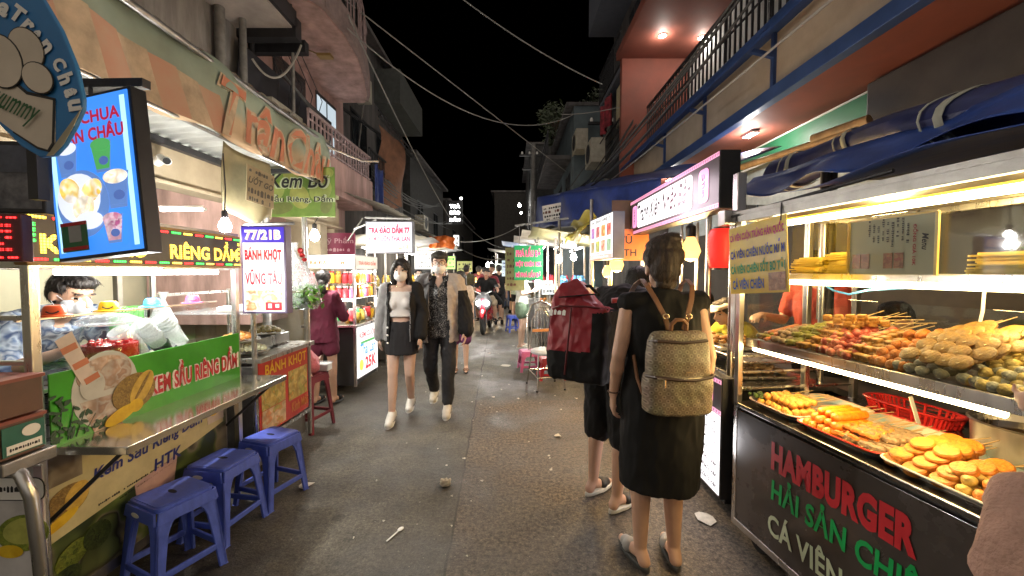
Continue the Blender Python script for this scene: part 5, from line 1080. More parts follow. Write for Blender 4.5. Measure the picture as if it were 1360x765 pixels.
for kind, s0, s1, n, lay in strips:
    base = .0 if kind != 'disc' or s0 > 1 else .055
    for l in range(lay):
        for k in range(n):
            x = s0 + (s1 - s0) * (k + .5 + .25 * (l % 2)) / n + rn.uniform(-.006, .006)
            put(K[kind], x, .075 + .05 * l + rn.uniform(-.012, .012), 1.148 + base + .030 * l + rn.uniform(0, .006), rn.uniform(-.14, .14), R(13) + rn.uniform(-.04, .04))
for k in range(3): put(K['tofu'], .30 + .035 * k, .20 + .015 * k, 1.285 - .012 * k, R(-60) + .1 * k, R(6))
for k in range(3): put(K['orange'], .60 + .04 * k, .26, 1.25, R(-45), R(8))
b = MB(); b.box((.62, .30, 1.131), (1.24, .46, .006)); b.build('shelf_tray', mat('steel_food_tray', (.5, .48, .42), .35, 1, .1), ST, sm=False)
# ---- counter trays
TRAYP = photo('printed_melamine', [(.75, .68, .55), (.78, .72, .6), (.72, .62, .5), (.35, .55, .6), (.7, .45, .3), (.76, .7, .58)], 7)
def tray(x0, x1, y0, y1, rim, label, roll):
    o = thing('serving_tray', label, 'tray', tuple(hl((x0 + x1) / 2, (y0 + y1) / 2, .788)), SA + roll); w_, d_ = x1 - x0, y1 - y0
    b = MB(); P = [rrect(w_ * s, d_ * s, .05, 5) for s in (.86, .86, .98, 1.0, .98, .87, .87)]; Z = [0, .002, .026, .030, .031, .007, .005]
    b.add([(x, y, z) for p, z in zip(P, Z) for x, y in p], [[i * 24 + k, i * 24 + (k + 1) % 24, (i + 1) * 24 + (k + 1) % 24, (i + 1) * 24 + k] for i in range(6) for k in range(24)] + [list(range(24))[::-1], list(range(144, 168))])
    b.build('dish', TRAYP, o); b = MB(); p = rrect(w_, d_, .05, 5); b.tube([(x, y, .030) for x, y in p + p[:1]], .004, 6, False); b.build('rim', rim, o); return o
tray(.02, .33, .03, .50, mat('pink_white_rim', (.72, .5, .4), .35), 'pale printed tray of breaded balls at the far end of the counter', 0); tray(.335, .70, .02, .52, mat('red_rim', (.6, .05, .03), .35), 'red rimmed printed tray of sausages in the middle of the counter', R(2)); tray(.71, 1.12, .015, .54, mat('white_rim', (.75, .72, .62), .35), 'white rimmed tray of sweet potato slices nearest on the counter', R(-1))
ZB = .812
L = dict(bread=mk('breaded_skewer', 'skewer of breaded golden balls on the far counter tray', 'skewer', 'breaded ball skewers', BREAD, 'ball', 4, .038),
 saus=mk('sausage_skewer', 'bright orange sausage on a stick in the red rimmed tray', 'skewer', 'orange sausages', SAUS, 'saus', stick=.3),
 squid=mk('squid_skewer', 'skewer of orange squid rings in the red rimmed tray', 'skewer', 'squid ring skewers', SQUID, 'ring', stick=.3),
 meat=mk('beef_skewer', 'skewer of grey brown beef rolls in the red rimmed tray', 'skewer', 'beef roll skewers', MEAT, 'roll', 5, .03),
 orb=mk('fish_ball_skewer', 'skewer of orange balls on the white rimmed tray', 'skewer', 'orange ball skewers on the near tray', food('amber_fish_ball', (.7, .28, .04), (.5, .13, .02)), 'ball', 5, .036),
 yl=mk('fish_ball_skewer', 'skewer of yellow balls on the white rimmed tray', 'skewer', 'yellow ball skewers on the near tray', YB, 'ball', 4, .036))
for l in range(2):
    for k in range(6 - l): put(L['bread'], .085 + .037 * k + .018 * l, .05 + .03 * l + rn.uniform(-.01, .015), ZB + .033 * l, rn.uniform(-.12, .12), R(3))
b = MB()
for k in range(26): b.ell((rn.gauss(0, .018), rn.gauss(0, .02), .012 + abs(rn.gauss(0, .01))), .011, None, 6, 4)
b.tube([(0, 0, -.012), (0, .01, .006)], .01); o = b.build('broccoli_floret', BROC); o.location = hl(.055, .085, .795); tag(o, 'dark green broccoli floret at the corner of the far tray', 'broccoli')
for l in range(3):
    for k in range(4 - (l > 1)): put(L['saus'], .375 + .036 * k + .017 * l, .045 + .022 * l + rn.uniform(-.008, .008), ZB + .030 * l, rn.uniform(-.06, .06), R(2))
for k in range(3): put(L['squid'], .525 + .04 * k, .05 + .02 * k, ZB + .012, rn.uniform(-.2, .2), R(4)); put(L['squid'], .53 + .04 * k, .09, ZB + .034, rn.uniform(-.2, .2), R(4))
for l in range(2):
    for k in range(4): put(L['meat'], .56 + .034 * k, .06 + .05 * l + rn.uniform(-.01, .02), ZB + .026 * l, rn.uniform(-.15, .15), R(5))
for l in range(2):
    for k in range(3): put(L['orb'], .98 + .042 * k, .05 + .03 * l, ZB + .032 * l, rn.uniform(-.1, .1), R(4))
    for k in range(2): put(L['yl'], .90 + .042 * k, .04 + .02 * l, ZB + .03 * l, rn.uniform(-.1, .1), R(3))
# stacked sweet potato slices, three to a stick
SP = thing('potato_skewer', 'stick of thick sweet potato slices piled on the white rimmed tray', 'skewer', (0, 0, 0), 0, 'sweet potato sticks'); b = MB()
for k in range(3): b.lathe([(0, -.011), (.030, -.012), (.034, -.007), (.034, .007), (.030, .012), (0, .011)], (0, .03 + .058 * k, .0), 18, MX.Rotation(R(18), 3, 'X') @ MX.Rotation(.1 * k, 3, 'Y'))
b.build('pieces', POTATO, SP); b = MB(); b.cyl((0, 0, .0), (0, .30, 0), .002, n=5); b.build('stick', STICK, SP)
for l in range(4):
    for k in range(3 if l < 3 else 2): put(SP, .745 + .072 * k + .012 * l, .03 + .022 * l + rn.uniform(-.012, .012), ZB + .002 + .023 * l, rn.uniform(-.15, .15), R(3))
# things behind the trays
BK = thing('plastic_basket', 'red slotted plastic basket behind the counter trays', 'basket', tuple(hl(.32, .69, .788)), SA); BK.scale = (.95, .9, .5); b = MB()
RB = mat('red_basket_plastic', (.55, .02, .02), .35)
for k in range(40):
    t = 2 * math.pi * k / 40; x, y = .20 * math.copysign(abs(math.cos(t)) ** .6, math.cos(t)), .09 * math.copysign(abs(math.sin(t)) ** .6, math.sin(t)); b.bar((x * .9, y * .9, .0), (x, y, .11), .011, .005)
for z, s in ((.004, .9), (.045, .94), (.08, .97)): p = [(.20 * s * math.copysign(abs(math.cos(t)) ** .6, math.cos(t)), .09 * s * math.copysign(abs(math.sin(t)) ** .6, math.sin(t)), z) for t in [2 * math.pi * q / 40 for q in range(41)]]; b.tube(p, .004, 5, False)
b.build('basket_wall', RB, BK, sm=False); b = MB(); p = [(.205 * math.copysign(abs(math.cos(t)) ** .6, math.cos(t)), .094 * math.copysign(abs(math.sin(t)) ** .6, math.sin(t)), .112) for t in [2 * math.pi * q / 40 for q in range(41)]]; b.tube(p, .011, 7, False); b.build('rim', RB, BK); b = MB(); b.box((0, 0, .004), (.34, .15, .006)); b.build('base', RB, BK, sm=False)
PT = thing('steel_pot', 'wide steel frying pot behind the middle tray', 'pot', tuple(hl(.78, .63, .788))); c = hl(.78, .63, .788); b = MB(); b.lathe([(0, 0), (.15, .0), (.165, .02), (.17, .13), (.18, .135), (.172, .14), (.162, .13), (.155, .03), (0, .02)], c, 32); b.build('body', STEEL, PT, True)
b = MB(); b.lathe([(0, .1), (.16, .102)], c, 28); b.build('oil', mat('dark_oil', (.12, .06, .01), .08), PT, True)
o = thing('steel_tongs', 'white handled tongs standing between basket and pot', 'tongs', tuple(hl(.47, .53, .79))); b = MB(); b.bar(hl(.47, .54, .79), hl(.455, .50, .94), .018, .005); b.build('handle', WHITEP, o, True, sm=False, bev=.002)
b = MB(); b.bar(hl(.86, .50, .79), hl(.90, .46, .92), .012, .005); tag(b.build('spatula', WHITEP, sm=False), 'white spatula handle leaning on the steel pot', 'spatula')
b = MB(); rn2 = random.Random(2)
for k in range(30):
    c = hl(.98 + rn2.gauss(0, .06), .60 + rn2.gauss(0, .03), .80 + abs(rn2.gauss(0, .012))); d = V((rn2.uniform(-1, 1), rn2.uniform(-1, 1), rn2.uniform(-.2, .3))).normalized(); e = d.orthogonal().normalized(); b.add([c - d * .06, c + e * .012, c + d * .06, c - e * .012], [(0, 1, 2, 3)])
tag(b.build('herb_bundle', mat('green_herb', (.10, .24, .03), .5, 0, .25, 20), sm=False, solid=.002), 'loose bundle of green herbs behind the nearest tray', 'herbs')
# ---- yellow hanging menu
YS = panel('hanging_menu', 'yellow hanging menu with red, navy, green and blue lines over the snack stall corner', 'sign', hl(.175, -.055, 1.575), OUT, .385, .355, .005, mat('yellow_sign_board', (.72, .50, .02), .32, 0, .16, 5, .3, 7), roll=R(4.5), bev=.001)
for y, s_, m_, w_ in ((.125, 'C\u00c1 VI\u00caN CU\u1ed8N TR\u1ee8NG H\u00c0N QU\u1ed0C', mat('rose_print', (.55, .02, .10), .45), .36), (.04, 'C\u00c1 VI\u00caN CHI\u00caN N\u01af\u1edaC M\u1eaeM', BLUEINK, .36), (-.04, 'C\u00c1 VI\u00caN CHI\u00caN S\u1ed0T B\u01a0 T\u1eceI', GRNINK, .36)): text(s_, YS, 0, y, w_, .066, m_, .003, bold=.045)
text('C\u00c1 VI\u00caN CHI\u00caN', YS, -.06, -.125, .22, .06, mat('royal_blue_print', (.02, .10, .42), .45), .003, bold=.035); pic(YS, .13, -.125, .10, .085, photo('brown_bread_print', [(.35, .16, .06), (.48, .26, .12), (.3, .12, .05)], 50))
b = MB(); 
b = MB(); b.cyl(hl(-.08, -.05, 1.80), hl(.75, .0, 1.86), .008); 
for s_ in (.02, .32): b.tube([hl(s_, -.05, 1.80 + .07 * s_), hl(s_ + .005, -.055, 1.74)], .004, 5)
tag(b.build('hanging_rail', IRON), 'thin black rail with hooks carrying the yellow menu', 'rail')
b = MB(); b.box(hl(-.05, .02, 1.55), (.05, .05, 1.0)); b.box(hl(-.05, -.045, 1.8), (.08, .07, .08)); tag(b.build('corner_post', STEEL, sm=False, bev=.004), 'steel corner post between the snack stall and the pink lit stall', 'post')

# ================================================================== RIGHT: pink lit stall
P5 = thing('skewer_stall', 'second stall on the right under the pink and white lit name board', 'food stall', (1.6, 3.2, 0))
b = MB(); b.box((1.62, 3.25, .42), (.6, 1.75, .72)); b.build('cabinet', BLACK, P5, True, sm=False, bev=.006)
b = MB(); b.box((1.62, 3.25, .795), (.66, 1.8, .03)); b.box((1.66, 3.2, .955), (.5, 1.7, .012)); b.build('counter', STEEL, P5, True, sm=False, bev=.003)
b = MB()
for x, y in ((1.36, 2.42), (1.36, 2.72), (1.36, 4.08), (1.92, 2.42), (1.92, 4.08)): b.cyl((x, y, .1), (x, y, 2.0), .019)
b.bar((1.36, 2.42, .86), (1.36, 4.08, .86), .02); b.bar((1.36, 2.42, 1.90), (1.92, 2.42, 1.90), .025); b.build('frame', STEEL, P5, True)
NB = lightbox('name_board', None, None, (1.235, 3.22, 2.055), R(180), 1.75, .345, .12, mat('grey_board_face', (.075, .058, .06), .4), BLACK, .008, parent=P5)
b = MB(); b.prism(rrect(1.16, .235, .03, 4, -.06, 0), .0035, .006); b.build('white_film', emit('lit_name_white', (1, .96, .98), 1.4), NB, sm=False)
b = MB()
for x in (-.73, .68): b.prism(rrect(.13, .215, .035, 4, x, 0), .0035, .006)
b.build('pink_film', emit('lit_pink_badge', (1, .35, .62), .9), NB, sm=False)
b = MB()
for i in range(58):
    for y in (.152, -.152): b.mat(0).box((-.857 + i * .03, y, .0045), (.03, .026, .002)); b.mat(1).box((-.857 + i * .03, y - .003, .006), (.006, .012, .001)); b.mat(1).box((-.852 + i * .03, y + .004, .006), (.015, .004, .001))
b.build('patterned_border', [emit('lit_pink_border', (1, .42, .62), .75), emit('lit_border_ink', (.5, .05, .2), .5)], NB, sm=False)
text('Tr\u00e0ng Xi\u00ean Nh\u1eadt B\u1ea3n', NB, -.06, -.004, 1.13, .225, mat('plum_ink', (.03, .006, .012), .5), .008, bold=.02, shear=.35)
for x in (-.73, .68): text('\u3044\n\u3065\n\u3046', NB, x, 0, .045, .15, mat('violet_ink', (.08, .01, .12), .5), .008, bold=.04)
light((1.05, 3.0, 2.05), 7, (1, .8, .9), .2, P5)
VS = lightbox('menu_box', None, None, (1.19, 2.36, .55), R(180), .34, .70, .07, mat('grey_board_face', (.16, .12, .13), .4), BLACK, .006, parent=P5)
b = MB(); b.box((0, -.10, .0045), (.32, .46, .003)); b.build('white_film', emit('lit_name_white', (1, .96, .98), 1.4), VS, sm=False)
b = MB(); b.prism(rrect(.15, .12, .03, 4, 0, .235), .0035, .006); b.build('pink_film', emit('lit_pink_badge', (1, .35, .62), .9), VS, sm=False)
b = MB()
for i in range(11):
    for y in (.325, .148): b.mat(0).box((-.15 + i * .03, y, .0045), (.03, .024, .002)); b.mat(1).box((-.15 + i * .03, y, .006), (.008, .012, .001))
b.build('patterned_border', [emit('lit_pink_border', (1, .42, .62), .75), emit('lit_border_ink', (.5, .05, .2), .5)], VS, sm=False)
text('\u3044\n\u3065\n\u3046', VS, 0, .235, .04, .095, mat('violet_ink', (.08, .01, .12), .5), .008)
for k, s_ in enumerate(('20k', '20k', '25k', '25k', '30k/1 vi\u00ean', '40k/2 vi\u00ean', '50k/3 vi\u00ean')): 
    y = .085 - k * .062; text(s_, VS, .09 if k < 4 else .05, y, 0, .032, mat('plum_ink', (.05, .01, .02), .5), .008, bold=.03)
    if k < 4: scribble(VS, -.06, y, .16, .026, INK, .008, seed=k)
light((1.08, 2.45, .45), 3, (1, .96, .98), .15, P5)
for i, (y, z, mt) in enumerate(((2.9, .965, BREAD), (2.62, .815, TANB))):
    o = thing('snack_tray', ['steel tray of orange glazed pieces on the upper level of the pink lit stall', 'steel tray of tan pieces on the lower level of the pink lit stall'][i], 'tray', (1.62, y, z)); b = MB(); b.box((1.62, y, z + .012), (.4, .5 if i == 0 else .3, .022)); b.build('dish', STEEL, o, True, sm=False, bev=.006); b = MB()
    for k in range(36): b.ell((1.62 + rn.uniform(-.16, .16), y + rn.uniform(-.2, .2) * (1 if i == 0 else .6), z + .035 + rn.uniform(0, .02)), (.026, .02, .016), MX.Rotation(rn.uniform(0, 3), 3, 'Z'), 8, 5)
    b.build('food_heap', mt, o, True)
# red paper lantern
LN = thing('paper_lantern', 'ribbed red paper lantern hanging at the stall corner', 'lantern', tuple(at(958, 330, 2.62))); c = at(958, 330, 2.62)
prof = []
for k in range(25): z = -.13 + .26 * k / 24; prof.append((.082 * (1 - (abs(z) / .13) ** 4 * .28) + (.0035 if k % 2 else 0), z))
b = MB(); b.lathe(prof, c, 26); b.build('shade', mat('red_lantern_paper', (.75, .03, .02), .5, 0, .08, 12, em=.3, emc=(1, .03, .02)), LN, True, ang=80)
b = MB(); b.lathe([(.05, -.13), (.05, -.142)], c, 18); b.lathe([(.05, .13), (.05, .142)], c, 18); b.tube([c + V((0, 0, .14)), c + V((0, 0, .26))], .003, 5); b.build('rings', BLACK, LN, True)
p = at(917, 334, 3.5); bulb('warm glowing bulb just right of the head of the woman in black', p, p + V((.05, .1, .5)), 34, BULBY, (1, .66, .28), .085)  # globe made oversize so its shape takes in the lamp's glow
for u, l_ in ((905, 'thin steel rod just left of the warm bulb by her head'), (926, 'thin steel rod just right of the warm bulb by her head')): q = at(u, 345, 3.55); b = MB(); b.cyl((q.x, q.y, .0), (q.x, q.y, 1.95), .012); tag(b.build('steel_rod', STEEL), l_, 'rod')
p = at(819, 352, 4.2); bulb('warm glowing bulb under the lit photo menu, left of her head', p, p + V((.02, .1, .6)), 34, BULBY, (1, .66, .28), .075)
p = at(806, 362, 4.9); bulb('smaller warm bulb beside and behind the photo menu bulb', p, p + V((.02, .1, .6)), 14, BULBY, (1, .66, .28), .06)
# lit photo menu and orange board
PMN = lightbox('photo_menu', 'white lit menu board with eight food photos hanging on the right', 'sign', at(798, 316, 4.25), R(186), .73, .47, .12, emit('lit_menu_white', (1, .98, .97), 1.1), mat('grey_casing', (.10, .10, .12), .4), .012)
scribble(PMN, 0, .185, .6, .05, mat('grey_ink', (.3, .3, .3), .5), .005)
for k, (cs) in enumerate(([(.4, .2, .6), (.7, .3, .7), (.5, .1, .3)], [(.6, .15, .2), (.8, .3, .25), (.35, .1, .1)], [(.9, .45, .1), (.75, .25, .05), (.9, .6, .2)], [(.8, .12, .1), (.85, .3, .2), (.6, .05, .05)], [(.5, .3, .15), (.3, .4, .15), (.6, .2, .1)], [(.6, .65, .1), (.5, .5, .1), (.3, .35, .1)], [(.8, .35, .2), (.85, .6, .4), (.6, .15, .1)], [(.2, .5, .2), (.4, .6, .4), (.15, .3, .1)])):
    x = -.26 + .173 * (k % 4); y = .07 if k < 4 else -.09; pic(PMN, x, y, .12, .12, photo('lit_dish_photo_%s' % 'abcdefgh'[k], cs, 22, em=.5), .006)
    scribble(PMN, x, y - .075, .12, .012, mat('grey_ink', (.3, .3, .3), .5), .005, seed=k)
pic(PMN, 0, -.203, .70, .045, emit('lit_salmon_film', (1, .3, .25), 1), .005); text('TR\u00c0NG N\u01af\u1edaNG XI\u00caN QUE', PMN, 0, -.203, .5, .025, LWHITE, .0065, bold=.02)
b = MB(); q = at(788, 400, 4.5)
for u in (787, 812): q = at(u, 360, 4.35); b.cyl((q.x, q.y, .0), (q.x, q.y, 1.63), .014)
t_ = thing('sign_stand', 'steel stand with two legs under the lit photo menu', 'stand', (q.x, q.y, 0)); b.each('stand_leg', mat('yellow_lit_steel', (.5, .42, .25), .35, 1), t_, True)
OB = panel('orange_board', 'orange board with black letters partly hidden behind the head of the woman in black', 'sign', at(838, 325, 4.0), R(-92), .36, .32, .02, mat('orange_board', (.62, .16, .03), .5, 0, .15, 4)); text('V\u0168', OB, -.06, .06, .14, .1, INK, bold=.02); text('TH', OB, -.01, -.08, .13, .07, INK, bold=.02)
b = MB(); b.box(at(838, 440, 4.6), (.5, .3, 1.0)); b.box(at(840, 285, 4.2), (.44, .02, .3)); tag(b.build('stall_partition', mat('brown_partition', (.16, .10, .06), .7, 0, .2, 4), sm=False), 'brown boarded partition behind the orange board', 'partition')
b = MB(); b.box((2.6, 3.2, .72), (.9, 2.2, .04)); 
for x in (2.2, 3.0):
    for y in (2.2, 4.2): b.box((x, y, .35), (.04, .04, .7))
tag(b.build('dining_table', STEELD, sm=False), 'steel dining table behind the stalls on the right', 'table')
# ================================================================== stools, chair
def make_stool(name, label, m, h=.42, top=.24, foot=.31, group=None, spot=None):
    o = thing(name, label, 'stool', (0, 0, 0), 0, group)
    hw = lambda z: top / 2 + (h - z) / h * (foot - top) / 2
    b = MB(); b.prism(rrect(top, top, .025, 4), h - .02, h); b.prism(rrect(top - .02, top - .02, .022, 4), h, h + .003)
    for k in range(4):
        M = MX.Rotation(k * math.pi / 2, 3, 'Z'); vs = [M @ V(p) for p in ((-hw(h) + .004, -hw(h), h - .015), (hw(h) - .004, -hw(h), h - .015), (hw(h - .07), -hw(h - .07), h - .07), (-hw(h - .07), -hw(h - .07), h - .07))]
        vs += [v * 1.0 - M @ V((0, -.010, 0)) * -1 for v in vs]; b.add(vs, [(0, 1, 2, 3), (7, 6, 5, 4), (0, 3, 7, 4), (1, 5, 6, 2), (0, 4, 5, 1), (3, 2, 6, 7)])
    st = b.build('seat', m, o, bev=.004, sm=True)
    b = MB(); b.prism([(.032 * math.cos(a), .011 * math.sin(a)) for a in [2 * math.pi * q / 16 for q in range(16)]], h + .0028, h + .0042); b.build('painted_finger_hole', mat('shadowy_slot', (.005, .006, .02), .8), st, sm=False)  # flat dark oval, the hole's shade put into its colour
    if spot:
        q = panel('oval_badge', None, None, (0, 0, 0), R(-90), .01, .01, .001, m, parent=st, bev=0); q.location = (-.02, -hw(h - .045) - .0115, h - .045); b = MB(); b.disc((0, 0), .032, .011, .003); b.build('badge_print', WHITEP, q, sm=False)
    for k in range(4):
        M = MX.Rotation(k * math.pi / 2, 3, 'Z'); b = MB()
        for flip in (0, 1):
            row = []
            for z, wd in ((h - .06, .085), (h - .09, .062), (h - .13, .05), (h * .4, .042), (0, .036)):
                for s_, dp in ((0, 0), (wd, 0), (wd, .014), (0, .014)):
                    a, c = hw(z) - s_, -hw(z) + dp
                    row.append(M @ (V((a, c, z)) if not flip else V((-c, -a, z))))
            fs = [(0, 3, 2, 1), (16, 17, 18, 19)]
            for i in range(4):
                for j in range(4): q = [i * 4 + j, i * 4 + (j + 1) % 4, (i + 1) * 4 + (j + 1) % 4, (i + 1) * 4 + j]; fs.append(q if not flip else q[::-1])
            b.add(row, fs)
        b.build('leg', m, o, bev=.003, sm=True)
    b = MB(); z = h * .26
    for k in range(4): M = MX.Rotation(k * math.pi / 2, 3, 'Z'); b.bar(M @ V((-hw(z) + .03, -hw(z) + .008, z)), M @ V((hw(z) - .03, -hw(z) + .008, z)), .014, .03)
    b.build('stretcher', m, o, bev=.003, sm=True); return o
BLUEP = mat('blue_stool_plastic', (.085, .135, .60), .42, 0, .2, 16, .06, 70, col2=(.06, .10, .45), stretch=(1, 2.5, 1))
s1 = make_stool('plastic_stool', 'nearest blue plastic stool, with a white oval badge on its side', BLUEP, spot=True); s1.location = (-1.675, 1.89, 0); s1.rotation_euler.z = R(-23); s1['group'] = 'blue plastic stools by the dessert cart'
dup(s1, (-1.685, 2.24, 0), R(-9), 'middle one of three blue plastic stools beside the dessert cart'); dup(s1, (-1.61, 2.57, 0), R(-18), 'blue plastic stool farthest along the dessert cart, by the red panel')
REDS = mat('wine_red_plastic', (.20, .015, .03), .4, 0, .15, 7)
t_ = make_stool('plastic_stool', 'tall wine red plastic stool carrying a pink bag beside the second cart', REDS, .53, .25, .34); t_.location = (-1.97, 3.74, 0); t_.rotation_euler.z = R(-12)
bag('pink_bag', 'tied pink plastic bag sagging on the wine red stool', 'plastic bag', (-1.95, 3.68, .85), (-1.95, 3.68, .535), .115, glassmat('pink_bag_film', (.95, .6, .65), .2, .2, .75, (.75, .33, .36)), None, (60, .45, .045), mat('pale_parcel', (.7, .5, .45), .7))
o = thing('white_tub', 'shallow white plastic tub behind the pink bag on the stool', 'tub', (-1.9, 3.84, .535)); b = MB(); b.box((-1.88, 3.84, .57), (.16, .1, .07)); b.build('body', WHITEP, o, True, sm=False, bev=.01); b = MB(); b.box((-1.88, 3.84, .61), (.17, .11, .012)); b.build('lid', POLY, o, True, sm=False)
t_ = make_stool('plastic_stool', 'pink plastic stool behind the metal chair', mat('pink_stool_plastic', (.62, .14, .32), .4), .30, .27, .34); t_.location = (.27, 6.0, 0); t_.rotation_euler.z = R(8)
t_ = make_stool('plastic_stool', 'red plastic stool under and behind the metal chair', mat('red_stool_plastic', (.50, .02, .025), .4), .30, .28, .36); t_.location = (.55, 5.55, 0); t_.rotation_euler.z = R(5)
t_ = make_stool('plastic_stool', 'small blue stool far off, left of the woman in green shorts', BLUEP, .42, .24, .31); t_.location = (.02, 9.9, 0); t_.rotation_euler.z = R(20)
CH = thing('metal_chair', 'tube steel chair with a hooped spindle back and vinyl seat in the street', 'chair', (.45, 5.08, 0), R(14))
TS = mat('chrome_tube', (.72, .68, .62), .2, 1, .08, 10)
b = MB(); b.lathe([(0, -.02), (.19, -.02), (.205, -.008), (.205, .012), (.18, .028), (0, .032)], (0, 0, .47), 24); b.build('seat', mat('silver_vinyl', (.42, .46, .52), .4, 0, .1, 12), CH)
hoop = [(-.19, .17, .47), (-.205, .20, .72), (-.19, .225, .92), (-.13, .245, 1.06), (0, .25, 1.11), (.13, .245, 1.06), (.19, .225, .92), (.205, .20, .72), (.19, .17, .47)]
b = MB(); b.tube(hoop, .0125, 10); b.tube([(-.16, .19, .47), (-.13, .215, .86), (-.05, .235, .99), (.05, .235, .99), (.13, .215, .86), (.16, .19, .47)], .009, 8); b.build('back_hoop', TS, CH)
for x in (-.09, -.045, 0, .045, .09): b = MB(); b.tube([(x, .18, .48), (x * 1.1, .21, .75), (x * .8, .24, 1.02)], .006, 6); b.build('spindle', TS, CH)
b = MB(); b.box((0, .205, .72), (.26, .012, .04)); b.build('back_plate', mat('orange_wood', (.5, .22, .08), .4), CH, sm=False)
for x, y, fx, fy in ((-.15, -.13, -.185, -.19), (.15, -.13, .185, -.19), (-.16, .14, -.2, .22), (.16, .14, .2, .22)): b = MB(); b.tube([(x, y, .46), (fx, fy, .0)], .0115, 8); lg = b.build('leg', TS, CH); b = MB(); b.cyl((fx, fy, 0), (fx, fy, .02), .015); b.build('foot_cap', BLACK, lg)
b = MB(); b.tube([(-.172, -.167, .17), (.172, -.167, .17)], .008); b.tube([(-.184, .185, .2), (.184, .185, .2)], .008); b.tube([(-.172, -.167, .17), (-.184, .185, .2)], .008); b.tube([(.172, -.167, .17), (.184, .185, .2)], .008); b.build('stretcher', TS, CH)

# ================================================================== motorbike
MK = thing('motorbike', 'red and grey scooter with twin headlights coming down the street', 'motorbike', (-.70, 9.45, 0), R(-4))
RED = mat('red_motor_paint', (.45, .012, .02), .25, 0, .06, 5, coat=.5); GREYP = mat('grey_motor_plastic', (.12, .12, .13), .4, 0, .1, 6)
for y in (.0, 1.25):
    w_ = thing('wheel', None, None, (0, y, .27)); w_.parent = MK; b = MB(); b.tube([(0, .235 * math.cos(t), .235 * math.sin(t)) for t in [2 * math.pi * k / 28 for k in range(29)]], .045, 10, False); b.build('tyre', mat('tyre_rubber', (.02, .02, .02), .8), w_)
    b = MB(); b.lathe([(.19, -.02), (.2, -.01), (.2, .01), (.19, .02)], (0, 0, 0), 24, MX.Rotation(R(90), 3, 'Y')); [b.bar((0, 0, 0), (0, .19 * math.cos(t), .19 * math.sin(t)), .02) for t in [2 * math.pi * k / 5 for k in range(5)]]; b.build('rim', GREYP, w_, sm=False)
b = MB(); b.loft([((0, -.26, .42), .03, .05), ((0, -.12, .56), .07, .06), ((0, .08, .58), .08, .06), ((0, .22, .5), .06, .06)], 14); b.build('front_fender', RED, MK)
b = MB(); b.tube([(-.07, 0, .27), (-.07, .05, .62)], .022); b.tube([(.07, 0, .27), (.07, .05, .62)], .022); b.build('fork', GREYP, MK)
b = MB(); b.loft([((0, .06, .56), .10, .07), ((0, .0, .68), .19, .10), ((0, .0, .80), .215, .11), ((0, .05, .92), .16, .09), ((0, .1, 1.0), .11, .06)], 18); b.build('front_cowl', GREYP, MK)
b = MB(); b.loft([((0, -.085, .58), .06, .03), ((0, -.115, .70), .03, .02), ((0, -.085, .86), .05, .03)], 12); b.build('cowl_stripe', RED, MK)
for sx in (-1, 1):
    b = MB(); b.ell((sx * .105, -.085, .765), (.062, .035, .062)); b.build('headlight', emit('headlight_glass', (1, .97, .9), 14), MK)
    b = MB(); b.bar((sx * .05, .0, .98), (sx * .20, -.02, 1.05), .05, .012); b.build('wind_fin', mat('pale_fin', (.6, .6, .58), .3), MK, sm=False)
    b = MB(); b.tube([(sx * .06, .12, 1.0), (sx * .2, .16, 1.03), (sx * .36, .24, 1.02)], [.014, .014, .02], 8); b.build('handlebar', BLACK, MK)
    b = MB(); b.tube([(sx * .22, .17, 1.03), (sx * .30, .14, 1.16)], .006); b.ell((sx * .31, .14, 1.18), (.055, .012, .035)); b.build('mirror', BLACK, MK)
b = MB(); b.loft([((0, .2, .42), .13, .12), ((0, .45, .36), .17, .1), ((0, .75, .42), .17, .14), ((0, 1.1, .58), .16, .14), ((0, 1.5, .72), .08, .07)], 16); b.build('body', RED, MK)
b = MB(); b.loft([((0, .62, .72), .12, .05), ((0, .95, .76), .15, .05), ((0, 1.4, .83), .13, .05)], 14); b.build('seat', BLACK, MK)
b = MB(); b.tube([(.16, .8, .3), (.18, 1.3, .36)], [.035, .05]); b.build('exhaust', GREYP, MK)
b = MB(); b.box((-.0, .62, .27), (.62, .06, .025)); b.build('foot_peg', BLACK, MK, sm=False)
light((-.70, 9.25, .78), 10, (1, .97, .9), .06, MK)

